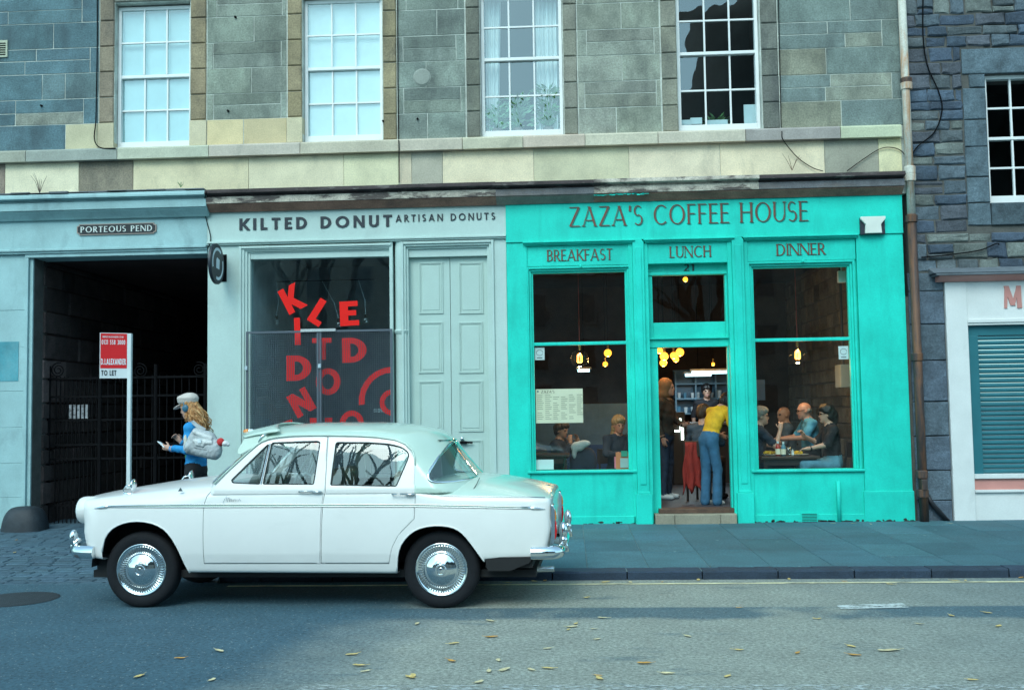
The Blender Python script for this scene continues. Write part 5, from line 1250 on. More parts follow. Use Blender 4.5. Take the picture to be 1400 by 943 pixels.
def arch_lip(poly, nm):
    for sg_ in (-1, 1):
        obj('wheel_arch_lip', MB().tube([(x, side_y(x, z, sg_, False)-sg_*.001, z) for x, z in poly[1:-1]], .007, 6), m_carw, car, local=True, smooth=True)
arch_lip(farch, 'f'); arch_lip(rarch, 'r')
# wheel houses, floor, chassis
for (cx_, R0) in ((.02,.43), (2.53,.40)):
    for sg_ in (-1, 1):
        o = MB(); o.lathe([(.02,sg_*.43),(R0-.004,sg_*.43),(R0,sg_*.435),(R0,sg_*.715)], (cx_, 0, .34), 'y', 28, a0=0, a1=math.pi); obj('wheel_house', o, m_under, car, local=True)
o = MB(); o.box(-.45, 3.3, -.60, .60, .24, .30); o.box(2.9, 3.28, -.70, .70, .33, .42); o.box(-.42, -.2, -.6, .6, .30, .42); o.prism_xz([(2.92,.31),(3.1,.31),(3.25,.37),(3.3,.42),(2.9,.42)], -.735, .735); obj('floor_pan', o, m_under, car, local=True)
obj('exhaust_pipe', MB().tube([(2.4,-.30,.22),(3.2,-.42,.27),(3.44,-.46,.285)], [.02,.02,.024], 12), m_chromed, car, local=True, smooth=True)
obj('axle', MB().tube([(2.535,-.6,.31),(2.535,.6,.31)], .04, 10).tube([(0,-.6,.31),(0,.6,.31)], .03, 10), m_under, car, local=True)
# wheels
def wheel(x, sg_, steer=0):
    root = obj('wheel', MB().lathe([(.215,-.062),(.235,-.072),(.275,-.074),(.300,-.064),(.313,-.045),(.315,0),(.313,.045),(.300,.064),(.275,.074),(.235,.072),(.215,.062),(.20,.03),(.20,-.03),(.215,-.062)], (0,0,0), 'y', 48), m_tyre, car, local=True, smooth=True)
    root.name = 'wheel'; root.location = (x, sg_*.61, .313); root.rotation_euler = (0, rnd.uniform(0,6), 0 if sg_ < 0 else math.pi)
    rim = obj('rim', MB().lathe([(.218,-.058),(.214,-.070),(.205,-.072),(.198,-.064),(.190,-.060),(.15,-.050),(.143,-.052),(.140,-.060),(.133,-.062),(.127,-.058),(.12,-.062),(.09,-.082),(.05,-.094),(0,-.098)], (0,0,0), 'y', 48), m_chrome, root, local=True, smooth=True)
    o = MB(); n = 54
    for i in range(n):
        a = 2*math.pi*i/n; M4 = Matrix.Rotation(a, 4, 'Y') @ Matrix.Translation((.17, -.060, 0)); o.obox(M4, .036, .010, .0095)
    obj('rim_ribs', o, m_chromed, root, local=True)
    o = MB(); o.lathe([(.046,-.094),(.044,-.102),(.036,-.102),(.034,-.096),(.020,-.098),(.018,-.106),(0,-.108)], (0,0,0), 'y', 24); obj('hub_badge', o, m_chrome, root, local=True, smooth=False)
    return root
for x in (.003, 2.535):
    for sg_ in (-1, 1): wheel(x, sg_)
# bumpers
def blade(path, hgt, th, nm):
    h2, t2 = hgt/2, th; prof = [(-t2*.3,-h2),(t2*.55,-h2*.75),(t2,-h2*.2),(t2,h2*.2),(t2*.55,h2*.75),(-t2*.3,h2),(-t2*.5,0)]
    o = MB().sweep(path, prof); return autosmooth(obj(nm, o, m_chrome, car, local=True, fix=True), 60)
def mir(P): return P + [(x, -y, z) for x, y, z in reversed(P[:-1] if abs(P[-1][1]) < 1e-6 else P)]
rb = [(3.27,-.745,.452),(3.36,-.742,.452),(3.44,-.728,.452),(3.485,-.70,.452),(3.505,-.65,.452),(3.515,-.5,.452),(3.52,-.25,.452),(3.522,0,.452)]
blade(mir(rb), .105, .030, 'rear_bumper')
fb = [(-.38,-.735,.464),(-.46,-.722,.464),(-.54,-.69,.462),(-.585,-.65,.460),(-.61,-.58,.460),(-.64,-.4,.46),(-.655,-.2,.46),(-.66,0,.46)]
blade([(x, y, z) for x, y, z in reversed(mir(fb))], .108, .032, 'front_bumper')
for y in (-.50, .50):
    o = MB(); o.ellipsoid((3.525,y,.60), (.035,.045,.075), 14, 10); o.ellipsoid((3.522,y,.525), (.038,.045,.045), 14, 8); o.tube([(3.45,y,.52),(3.54,y,.50),(3.55,y,.43)], .022, 8); obj('overrider', o, m_chrome, car, local=True, smooth=True)
    o = MB(); o.ellipsoid((-.655,y*1.1,.565), (.034,.045,.07), 14, 10); o.tube([(-.6,y*1.1,.56),(-.66,y*1.1,.50),(-.67,y*1.1,.44)], .022, 8); obj('overrider', o, m_chrome, car, local=True, smooth=True)
# lamps
m_lens = glass('headlamp_glass', (.95,.97,.97), 1.5, 2.0)
for y in (-.555, .555):
    hl = obj('headlamp', MB().lathe([(.112,.22),(.116,.10),(.116,.03),(.112,.0),(.104,-.018),(.096,-.022),(.092,-.010),(.090,.02)], (-.565,y,.800), 'x', 36), m_carw, car, local=True, smooth=True)
    obj('lamp_ring', MB().lathe([(.100,-.020),(.094,-.026),(.088,-.018),(.088,.0)], (-.565,y,.800), 'x', 36), m_chrome, hl, local=True, smooth=True)
    obj('lamp_lens', MB().lathe([(.09,-.014),(.07,-.03),(.04,-.042),(0,-.046)], (-.565,y,.800), 'x', 28), plain('lamp_lens', (.7,.74,.74), .08, var=0), hl, local=True, smooth=True)
o = MB()
for i in range(9): o.box(-.602, -.588, -.40, .40, .56+.024*i, .568+.024*i)
o.box(-.606, -.586, -.43, -.405, .54, .79); o.box(-.606, -.586, .405, .43, .54, .79); obj('grille', o, m_chrome, car, local=True)
m_tr, m_ta = plain('red_lens', (.62,.012,.012), .12, var=.05, coat=.5), plain('amber_lens', (.75,.24,.03), .12, var=.05, coat=.5)
for sg_ in (-1, 1):
    y0 = sg_*.648
    tl = obj('tail_lamp', MB().lathe([(0,0),(.045,0),(.05,.01)], (3.43,y0,.66), 'x', 12), m_chrome, car, local=True)
    fr2 = MB(); fr2.prism_xz([(3.432,.515),(3.45,.513),(3.463,.56),(3.467,.72),(3.466,.80),(3.455,.832),(3.436,.835)], y0-.052, y0+.052); obj('lamp_surround', fr2, m_chrome, tl, local=True, bevel=.008)
    rl = MB(); rl.prism_xz([(3.44,.535),(3.468,.55),(3.482,.62),(3.478,.70),(3.44,.705)], y0-.038, y0+.038); obj('red_lens', rl, m_tr, tl, local=True, bevel=.012, seg=3)
    al_ = MB(); al_.prism_xz([(3.44,.708),(3.478,.703),(3.477,.76),(3.466,.805),(3.44,.81)], y0-.036, y0+.036); obj('amber_lens', al_, m_ta, tl, local=True, bevel=.012, seg=3)
# side mouldings: two chrome beads with a mint flash between
for sg_ in (-1, 1):
    up = [(-.285,.846),(0,.853),(.523,.857),(1.57,.852),(2.338,.845),(2.8,.833),(3.283,.815)]; lw = [(-.285,.838),(0,.838),(.523,.836),(1.57,.834),(2.338,.829),(2.8,.818),(3.283,.803)]
    fu, fl = interp(up), interp(lw); xs_ = np.linspace(-.285, 3.283, 40)
    SY = lambda x, z: side_y(x, z, sg_, False)+sg_*.003
    for nm, ff_, r0 in (('upper_moulding', fu, .0055), ('lower_moulding', fl, .0045)):
        obj(nm, MB().tube([(x, SY(x, float(ff_(x))), float(ff_(x))) for x in xs_], r0, 6), m_chromed, car, local=True, smooth=True)
    o = MB()
    for i in range(len(xs_)-1):
        a, b_ = xs_[i], xs_[i+1]; o.add([(a,SY(a,fl(a))-sg_*.001,float(fl(a))),(b_,SY(b_,fl(b_))-sg_*.001,float(fl(b_))),(b_,SY(b_,fu(b_))-sg_*.001,float(fu(b_))),(a,SY(a,fu(a))-sg_*.001,float(fu(a)))], [(0,1,2,3)])
    obj('mint_flash', o, m_carm, car, local=True)
    o = MB(); ytip = lambda x, z: SY(x, z)+sg_*.002
    o.tube([(-.39,ytip(-.39,.826),.828),(-.34,ytip(-.34,.834),.835),(-.285,ytip(-.285,.842),.842),(-.24,ytip(-.24,.845),.845)], [.002,.010,.013,.004], 8); o.tube([(3.25,ytip(3.25,.81),.811),(3.285,ytip(3.285,.809),.809),(3.33,ytip(3.33,.803),.804),(3.39,ytip(3.385,.798),.798)], [.004,.013,.010,.002], 8)
    obj('moulding_tip', o, m_chrome, car, local=True, smooth=True)
    MP = [(x, sg_*(float(b_w(np.array(x)))-.040), z+.003) for x, z in ((2.37,.956),(2.416,.932),(2.502,.911),(2.6,.907),(2.85,.901),(3.265,.889),(3.39,.883))]
    obj('deck_moulding', MB().tube(MP, .006, 6), m_chromed, car, local=True, smooth=True)
    # handles
    for (a, b_, z, k) in ((1.375,1.555,.955,'f'), (2.15,2.328,.928,'r')):
        y_ = side_y(a, z, sg_, False); o = MB(); o.tube([(a,y_-sg_*.005,z),(a+.003,y_+sg_*.028,z+.002),(a+.05,y_+sg_*.034,z+.004),(b_-.06,y_+sg_*.032,z+.002)], [.007,.007,.006,.007], 8); o.ellipsoid((b_-.03,y_+sg_*.02,z-.002), (.045,.02,.012), 10, 8); obj('handle', o, m_chromed, DO[(sg_,k)], local=True, smooth=True)
# script badge on the front door and a small emblem on the wing
def script(pts, x0, z0, s): return MB().tube([(x0+x*s, side_y(x0+x*s, z0, -1, False)-.004, z0+z*s) for x, z in pts], .0018, 5)
sp_ = [(0,0),(.25,.5),(.5,1.0),(.52,.4),(.62,.1),(.8,.7),(.95,.75),(1.0,.1),(1.15,.55),(1.3,.55),(1.33,.1),(1.5,.5),(1.55,.1),(1.7,.5),(1.9,.5),(1.95,.1),(2.15,.5),(2.3,.1),(2.5,.55),(2.75,.2)]
obj('script_badge', script(sp_, .735, .872, .055), m_chromed, DO[(-1,'f')], local=True)
obj('wing_emblem', MB().prism_xz([(-.02,0),(.02,0),(0,.03)], -.005, .005), m_chromed, car, local=True).location = (.36, -.727, .965)
# wing mirrors
for sg_ in (-1, 1):
    bx, by, bz = -.15, sg_*.60, float(b_top(np.array(-.15)))-.055
    wm = obj('wing_mirror', MB().ellipsoid((bx,by,bz+.012), (.05,.02,.014), 12, 6).tube([(bx-.03,by,bz+.01),(bx-.045,by,bz+.04),(bx-.02,by,bz+.075),(bx+.03,by+sg_*.01,bz+.085)], .0065, 8), m_chrome, car, local=True, smooth=True)
    obj('mirror_head', MB().lathe([(0,-.02),(.03,-.016),(.046,-.004),(.05,.008),(.045,.012),(0,.012)], (bx+.045,by+sg_*.01,bz+.085), 'x', 20), m_chrome, wm, local=True, smooth=True)
# sun visor over the windscreen, with a small lamp on it
o = MB(); n = 18; m_ = 9; VV = []
for i in range(n+1):
    y = -.60+1.2*i/n; u = abs(y)/.60; xb = .985+.13*u**2.4
    for j in range(m_+1):
        x = xb-.30+.05*u+(.355-.05*u)*j/m_; zc_ = float(c_top(np.array(x))) if x > .98 else float(c_top(np.array(.98)))+(x-.98)*.23
        VV.append((x, y, zc_-.085*u**2.6*(.92 if x > .98 else .86)+.021))
o.add(VV, [(i*(m_+1)+j, (i+1)*(m_+1)+j, (i+1)*(m_+1)+j+1, i*(m_+1)+j+1) for i in range(n) for j in range(m_)])
vis_ = obj('sun_visor', o, m_carm, car, local=True, smooth=True); md = vis_.modifiers.new('solid', 'SOLIDIFY'); md.thickness = .012
for sg_ in (-1, 1):
    pts = [(.97,1.425),(1.06,1.405),(.985,1.340),(.84,1.262),(.815,1.268),(.812,1.30),(.86,1.39)]; q = MB().prism_xz([(x, z) for x, z in pts], 0, .012)
    q.v = [(x, sg_*(.60+(1.33-z)*.28)+y*sg_, z) for x, y, z in q.v]; obj('visor_side', q, m_carm, vis_, local=True)
    obj('visor_bracket', MB().tube([(.985,sg_*.605,1.36),(1.005,sg_*.60,1.40),(1.05,sg_*.585,1.438)], .009, 8), m_chrome, vis_, local=True, smooth=True)
lp = MB(); lp.ellipsoid((.80,-.30,1.445), (.055,.025,.02), 12, 8); obj('visor_lamp', lp, m_paper, vis_, local=True, smooth=True); obj('amber_cap', MB().ellipsoid((.775,-.302,1.445), (.035,.027,.022), 12, 8), m_ta, vis_, local=True, smooth=True)
# wipers, rear deck details, boot gap, aerial
obj('boot_gap', MB().tube([(2.80,-.62,.955),(2.822,-.55,1.0),(2.83,-.45,1.035)], .003, 5), m_rubber, car, local=True)
obj('boot_handle', MB().tube([(3.36,-.06,.935),(3.39,0,.93),(3.36,.06,.935)], .008, 6), m_chrome, car, local=True, smooth=True)
obj('wiper', MB().tube([(.62,-.25,1.06),(.66,-.32,1.09),(.74,-.10,1.20)], .006, 6), m_chromed, car, local=True)
# interior
m_seat = plain('pale_seat_vinyl', (.30,.28,.24), .5); m_trim = plain('grey_trim', (.34,.36,.35), .5)
for (x, w) in ((1.48, .56), (2.18, 1.16)):
    for y in ((-.32, .32) if w < 1 else (0,)):
        o = MB().chbox(0, 1, 0, 1, 0, 1, .1); s_ = MB(); s_.box(x-.06, x+.07, y-w/2, y+w/2, .80, 1.10); s_.box(x-.5, x+.02, y-w/2, y+w/2, .70, .90)
        obj('seat', s_, m_seat, car, local=True, bevel=.05, seg=4)
sw = MB(); M4 = Matrix.Translation((1.10,.33,1.05)) @ Matrix.Rotation(R(-62), 4, 'Y')
sw.tube([M4 @ Vector((.19*math.cos(a), .19*math.sin(a), 0)) for a in [2*math.pi*i/32 for i in range(32)]], .011, 8, closed=True)
for a in (0, 2.1, 4.2): sw.tube([M4 @ Vector((0,0,-.03)), M4 @ Vector((.19*math.cos(a), .19*math.sin(a), 0))], .009, 6)
sw.tube([M4 @ Vector((0,0,0)), M4 @ Vector((0,0,-.4))], .02, 8); obj('steering_wheel', sw, plain('cream_plastic_wheel', (.45,.50,.48), .35), car, local=True, smooth=True)
obj('dashboard', MB().box(.68, .88, -.66, .66, .90, 1.035), m_trim, car, local=True, bevel=.04, seg=3)
obj('parcel_shelf', MB().box(2.2, 2.62, -.58, .58, .955, .98), m_trim, car, local=True)
# ------------------------------------------------------------------ inside the coffee house
cxa, cxb = x0c+.12, x1c-.16; CEIL = 3.95; YB = 6.4
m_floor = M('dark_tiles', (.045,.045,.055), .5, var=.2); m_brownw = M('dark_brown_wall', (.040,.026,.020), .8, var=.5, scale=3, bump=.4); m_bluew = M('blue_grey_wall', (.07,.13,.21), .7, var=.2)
room = thing('cafe_room', 'dim interior of the coffee house seen through its windows and door', 'room', ((cxa+cxb)/2, 3, FLZ), kind='structure')
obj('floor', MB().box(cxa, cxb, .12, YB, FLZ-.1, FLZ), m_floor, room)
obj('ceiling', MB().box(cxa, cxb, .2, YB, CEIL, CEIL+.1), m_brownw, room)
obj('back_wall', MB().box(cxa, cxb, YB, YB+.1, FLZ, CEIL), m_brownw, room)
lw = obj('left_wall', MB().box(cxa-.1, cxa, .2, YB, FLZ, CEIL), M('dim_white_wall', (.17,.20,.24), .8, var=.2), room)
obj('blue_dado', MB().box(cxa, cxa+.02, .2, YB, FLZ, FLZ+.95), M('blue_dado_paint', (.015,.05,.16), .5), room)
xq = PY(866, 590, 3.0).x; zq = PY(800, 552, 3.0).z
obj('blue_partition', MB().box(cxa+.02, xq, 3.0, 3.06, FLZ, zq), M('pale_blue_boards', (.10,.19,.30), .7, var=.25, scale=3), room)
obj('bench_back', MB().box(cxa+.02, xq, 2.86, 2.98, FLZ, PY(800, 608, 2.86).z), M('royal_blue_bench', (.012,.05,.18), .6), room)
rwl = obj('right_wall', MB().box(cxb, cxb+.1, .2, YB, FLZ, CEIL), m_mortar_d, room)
z = FLZ
while z < CEIL-.05:
    hh = rnd.uniform(.16,.30); y = .2; z1 = min(z+hh, CEIL)
    while y < YB-.1:
        l = rnd.uniform(.25,.6); q = rnd.uniform(.01,.035); y0, y1, a, b_ = y+.008, min(y+l, YB)-.008, z+.008, z1-.008; c_ = .015; v = rnd.uniform(.07,.17)
        o = MB().add([(cxb,y0,a),(cxb,y1,a),(cxb,y1,b_),(cxb,y0,b_),(cxb-q,y0+c_,a+c_),(cxb-q,y1-c_,a+c_),(cxb-q,y1-c_,b_-c_),(cxb-q,y0+c_,b_-c_)], [(7,6,5,4),(4,5,1,0),(5,6,2,1),(6,7,3,2),(7,4,0,3)])
        obj('wall_stone', o, m_rubble, rwl, color=(v*1.15, v, v*.8)); y += l
    z = z1
# counter, fridge, shelves at the back
m_cab = plain('counter_front', (.03,.028,.03), .5); m_top = plain('counter_top', (.12,.09,.07), .35)
xk0, xk1 = PY(905,600,4.6).x, PY(1012,600,4.6).x
ct = thing('serving_counter', 'dark serving counter at the back of the coffee house', 'counter', ((xk0+xk1)/2, 4.6, FLZ))
obj('front', MB().box(xk0+.35, xk1, 4.6, 5.2, FLZ, FLZ+1.0), m_cab, ct); obj('worktop', MB().box(xk0+.3, xk1+.05, 4.52, 5.25, FLZ+1.0, FLZ+1.05), m_top, ct, bevel=.006)
r_ = rect(920, 563, 937, 604, 4.2); fg = thing('display_fridge', 'lit glass display fridge beyond the open cafe door', 'fridge', ((r_[0]+r_[1])/2, 4.3, FLZ))
obj('cabinet', MB().box(r_[0], r_[1], 4.2, 4.6, FLZ, r_[3]), m_cab, fg, bevel=.01); m_flu = plain('lit_tube', (.8,.9,.85), .5, var=0, emit=(.75,1,.85), estr=5)
for a, b_, c_, d_ in ((929,931.5,572,587),(931.5,934.5,583,601),(922,929,588,590)): q = rect(a, c_, b_, d_, 4.19); obj('light_tube', MB().box(q[0], q[1], 4.185, 4.199, q[2], q[3]), m_flu, fg)
sh = thing('wall_shelves', 'blue lit wall shelves stacked with cups behind the counter', 'shelves', (PY(945,540,6.2).x, 6.2, FLZ))
r_ = rect(922, 512, 1004, 566, 6.15); obj('backboard', MB().box(r_[0], r_[1], 6.3, 6.38, r_[2], r_[3]+.1), M('blue_tiles', (.06,.17,.27), .4, var=.25, scale=6), sh)
m_shelf = plain('pale_blue_shelf', (.14,.27,.36), .5)
for z in (r_[2], r_[2]+.28, r_[2]+.56): obj('shelf', MB().box(r_[0], r_[1], 6.0, 6.3, z, z+.03), m_shelf, sh)
for x in (r_[0], (r_[0]*2+r_[1])/3, (r_[0]+2*r_[1])/3, r_[1]-.03): obj('upright', MB().box(x, x+.03, 6.01, 6.3, r_[2]-.1, r_[3]+.06), m_shelf, sh)
mug = None
for i in range(16):
    x = r_[0]+.06+(r_[1]-r_[0]-.12)*(i % 8)/8+rnd.uniform(0,.03); z = r_[2]+.03+.28*(i//8); s_ = rnd.uniform(.8,1.2)
    obj('stacked_cup', MB().lathe([(0,0),(.03*s_,0),(.04*s_,.12*s_),(.036*s_,.12*s_),(.028*s_,.01),(0,.01)], (x, 6.12, z), n=10), m_paper if i % 3 else plain('blue_cup', (.1,.3,.45), .4), label='pale cup stacked on the shelves behind the cafe counter', cat='cup', group='cups on the back shelves')
m_strip = plain('lit_strip', (.8,.9,.9), .5, var=0, emit=(.50,.88,1.0), estr=2.6)
for i, (a, b_, py, Y) in enumerate(((946,1000,509,4.4),(937,972,512.5,5.2),(790,806,506.5,5.0))):
    q = rect(a, py-1.7, b_, py+1.7, Y); t = thing('strip_light', ['long lit strip light high beyond the cafe door', 'shorter lit strip light at the back beyond the cafe door', 'small lit strip light seen through the left cafe window'][i], 'strip light', ((q[0]+q[1])/2, Y, q[2]), group='strip lights of the cafe')
    obj('tube', MB().box(q[0], q[1], Y-.03, Y+.03, q[2], q[3]), m_strip, t); obj('housing', MB().box(q[0]-.03, q[1]+.03, Y-.05, Y+.05, q[3]+.002, q[3]+.04), m_white, t)
    ld = bpy.data.lights.new('strip_glow', 'AREA'); ld.shape = 'RECTANGLE'; ld.size = q[1]-q[0]; ld.size_y = .06; ld.energy = 5; ld.color = (.62,.86,1.0); lo = bpy.data.objects.new('strip_glow', ld); C.objects.link(lo); lo.parent = t; lo.location = (0, 0, -.02)
    obj('hanger', MB().tube([((q[0]+q[1])/2,Y,q[3]+.03),((q[0]+q[1])/2,Y,CEIL)], .006, 5), m_black, t)
# pendant lamps
m_fil = plain('glowing_filament', (.9,.5,.2), .5, var=0, emit=(1.0,.36,.05), estr=5); m_amber = plain('amber_globe', (.7,.3,.05), .3, var=0, emit=(1.0,.36,.03), estr=1.7); m_clear = glass('clear_globe', (.97,.93,.86), 1.5, 1.8)
m_redc = plain('red_flex', (.35,.05,.04), .6)
def pendant(px, py, Y, r0, cord_py, label, big=True, col=m_redc):
    c_ = PY(px, py, Y); t = thing('pendant_lamp', label, 'lamp', tuple(c_), group='pendant lamps of the cafe')
    obj('cord', MB().tube([(c_.x,Y,c_.z+r0),(c_.x,Y,CEIL)], .005, 6), col, t)
    obj('socket', MB().lathe([(0,r0+.06),(.018,r0+.06),(.02,r0-.005),(0,r0-.005)], tuple(c_), n=10), m_brass, t)
    if big:
        obj('globe', MB().ellipsoid(tuple(c_), (r0,r0,r0*1.02), 22, 14), m_clear, t, smooth=True)
        f = MB(); 
        for k in range(6): a = k*math.pi/3; f.tube([(c_.x+.012*math.cos(a),Y+.012*math.sin(a),c_.z+r0*.55),(c_.x+.03*math.cos(a),Y+.03*math.sin(a),c_.z+r0*.35),(c_.x+.034*math.cos(a),Y+.034*math.sin(a),c_.z-r0*.35),(c_.x+.02*math.cos(a),Y+.02*math.sin(a),c_.z-r0*.5)], .0055, 5)
        obj('filament', f, m_fil, t)
    else: obj('globe', MB().ellipsoid(tuple(c_), (r0,r0,r0), 16, 10), m_amber, t, smooth=True)
    ld = bpy.data.lights.new('lamp_light', 'POINT'); ld.energy = 12 if big else 2.5; ld.color = (1,.55,.2); ld.shadow_soft_size = .04
    lo = bpy.data.objects.new('lamp_light', ld); C.objects.link(lo); lo.parent = t; lo.location = (0, 0, -r0*1.25)
pendant(792.5, 490, .95, .125, 400, 'large clear bulb lamp in the left cafe window'); pendant(1090.5, 485, .95, .12, 400, 'large clear bulb lamp in the right cafe window')
for px, py, Y, r0, lab in ((831,482.5,2.6,.06,'upper small amber lamp deep in the left cafe window'),(827.5,497.5,3.2,.042,'lower small amber lamp deep in the left cafe window'),(901.5,479,1.3,.05,'small amber lamp at the top left corner of the cafe doorway'),(908,487,1.5,.062,'largest amber lamp of the cluster in the cafe doorway'),(907,496,1.8,.055,'lowest amber lamp of the cluster in the cafe doorway'),(921,486,2.4,.055,'reddish amber lamp in the middle of the doorway cluster'),(924,491,2.8,.05,'small amber lamp low in the middle of the doorway cluster'),(929.5,481.5,1.9,.062,'rightmost amber lamp of the doorway cluster'),(975,497.5,3.6,.028,'tiny amber lamp at the right of the cafe doorway'),(937,382,2.6,.04,'small amber lamp behind the fanlight above the cafe door')):
    pendant(px, py, Y, r0, 0, lab, False, m_black)
# notices on the glass
def sheet(name, px0, py0, px1, py1, Y, mat, label, cat, parent=None, th=.003):
    q = rect(px0, py0, px1, py1, Y); return obj(name, MB().box(q[0], q[1], Y, Y+th, q[2], q[3]), mat, parent, label=label, cat=cat), q
m_card = plain('cream_card', (.84,.78,.60), .7); m_ink = plain('brown_ink', (.22,.17,.12), .7); m_ink2 = plain('faded_ink', (.42,.39,.29), .7)
men = thing('menu_poster', 'large cream menu sheet stuck inside the left cafe window', 'menu', tuple(PY(764,578,.085)))
o, q = sheet('sheet', 732.5, 531.5, 797, 578, .085, m_card, None, None, men)
o = MB(); text(o, "ZAZA'S", q[0]+.075, q[0]+.25, q[3]-.055, .038, .0835, .16, .09, .15, .001); obj('menu_title', o, m_ink, men)
o = MB(); 
for c_ in range(6):
    for r0 in range(13):
        if rnd.random() < .1: continue
        x = q[0]+.02+c_*.105; z = q[3]-.085-r0*.026; o.box(x, x+rnd.uniform(.05,.09), .0836, .0845, z, z+.009)
obj('menu_print', o, m_ink2, men)
obj('menu_emblem', MB().lathe([(0,0),(.012,0)], (q[0]+.03, .0836, q[3]-.03), 'y', 10), plain('blue_ink', (.1,.2,.25), .6), men)
def sticker(px0, py0, px1, py1, label):
    t = thing('window_sticker', label, 'sticker', tuple(PY(px0, py1, .085))); o, q = sheet('sheet', px0, py0, px1, py1, .083, m_paper, None, None, t)
    P = [(q[0]+(q[1]-q[0])*(.5+.33*math.cos(a)), .081, q[2]+(q[3]-q[2])*(.58+.22*math.sin(a))) for a in [i*.42 for i in range(15)]]; obj('sticker_mark', MB().tube(P, .0035, 5), plain('grey_ink', (.2,.24,.26), .6), t)
    o = MB(); o.box(q[0]+.03, q[1]-.03, .081, .0825, q[2]+.02, q[2]+.035); obj('sticker_print', o, plain('grey_ink', (.2,.24,.26), .6), t)
sticker(731, 475, 744.5, 492, 'small white sticker at the upper left of the left cafe window'); sticker(1146.5, 473, 1160, 491, 'small white sticker at the upper right of the right cafe window')
sheet('white_card', 733, 628, 757, 641.5, .10, m_paper, 'white card at the lower left corner of the left cafe window', 'card')
t = thing('card_reader_sign', 'grey sign with an orange frame and a green tag in the left cafe window corner', 'sign', tuple(PY(852,640,.12)))
for nm, a, b_, c_, d_, Y, mt in (('orange_frame',842,618,860,641,.14,plain('orange_card', (.62,.18,.07), .6)),('grey_plate',848,626,861,639,.128,plain('grey_card', (.35,.42,.42), .6)),('green_tag',849,616,858,624,.126,plain('green_tag', (.02,.25,.17), .6)),('pink_edge',840,624,844,640,.145,plain('pink_card', (.65,.16,.22), .6))):
    q = rect(a, b_, c_, d_, Y); obj(nm, MB().box(q[0], q[1], Y, Y+.006, q[2], q[3]), mt, t)
q = rect(1139, 490, 1157, 530, 1.5); t = thing('wall_box', 'pale wall-mounted box on the cafe stone wall', 'box', (cxb-.1, 1.5, q[2]))
obj('case', MB().box(q[0]+.05, cxb-.036, 1.3, 1.6, q[2], q[2]+.33), plain('grey_case', (.25,.28,.28), .5), t, bevel=.01); obj('conduit', MB().tube([(q[0]+.12,1.4,q[2]+.33),(q[0]+.12,1.4,CEIL)], .02, 8), m_cab, t)
q = rect(1146, 370, 1156.5, 386, .4); obj('security_camera', MB().box(q[0], q[1], .40, .46, q[2], q[3]).tube([((q[0]+q[1])/2,.43,q[3]),((q[0]+q[1])/2,.43,q[3]+.1)], .012, 6), m_paper, label='small white box camera in the top corner of the right cafe window', cat='camera', bevel=.01)
q = rect(1031, 519, 1046, 547, 2.8); obj('blue_picture', MB().box(q[0], q[1], 2.8, 2.83, q[2], q[3]), plain('blue_print', (.03,.10,.22), .5), label='small blue picture hanging deep in the right cafe window', cat='picture')

# furniture
m_wood = plain('dark_table_wood', (.05,.03,.022), .35); m_chair = plain('dark_chair_wood', (.028,.018,.014), .5)
def table(x, y, w, d, h, label):
    t = thing('cafe_table', label, 'table', (x, y, FLZ), group='tables of the cafe'); z = FLZ+h
    obj('tabletop', MB().box(x-w/2, x+w/2, y-d/2, y+d/2, z-.035, z), m_wood, t, bevel=.006)
    for sx_ in (-1,1):
        for sy_ in (-1,1): obj('leg', MB().box(x+sx_*(w/2-.06)-.02, x+sx_*(w/2-.06)+.02, y+sy_*(d/2-.06)-.02, y+sy_*(d/2-.06)+.02, FLZ, z-.035), m_chair, t)
    obj('apron', MB().box(x-w/2+.05, x+w/2-.05, y-d/2+.05, y-d/2+.07, z-.12, z-.035), m_chair, t)
def chair(x, y, rz, label):
    t = thing('cafe_chair', label, 'chair', (x, y, FLZ), rz, group='chairs of the cafe')
    obj('seat', MB().box(-.20,.20,-.20,.20,.42,.455), m_chair, t, bevel=.01, local=True)
    for sx_ in (-1,1):
        for sy_ in (-1,1): obj('leg', MB().tube([(sx_*.17,sy_*.17,0),(sx_*.17,sy_*.17,.42)], .018, 6), m_chair, t, local=True)
    for sy_ in (-1,1): obj('back_post', MB().tube([(-.18,sy_*.17,.43),(-.23,sy_*.17,.90)], .017, 6), m_chair, t, local=True)
    obj('backrest', MB().box(-.245,-.215,-.18,.18,.68,.88), m_chair, t, bevel=.008, local=True)
TR = PY(1073, 622, .95); TH = TR.z-FLZ
table(TR.x, 1.0, .78, .9, TH, 'dark table with sauce bottles in the right cafe window')
TL = PY(752, 620, 1.0); table(TL.x-.1, 1.05, .75, .8, TL.z-FLZ, 'dark table at the left of the left cafe window')
TM = PY(1055, 600, 2.6); table(TM.x, 2.7, .7, .7, .75, 'dark table farther back in the right cafe window')
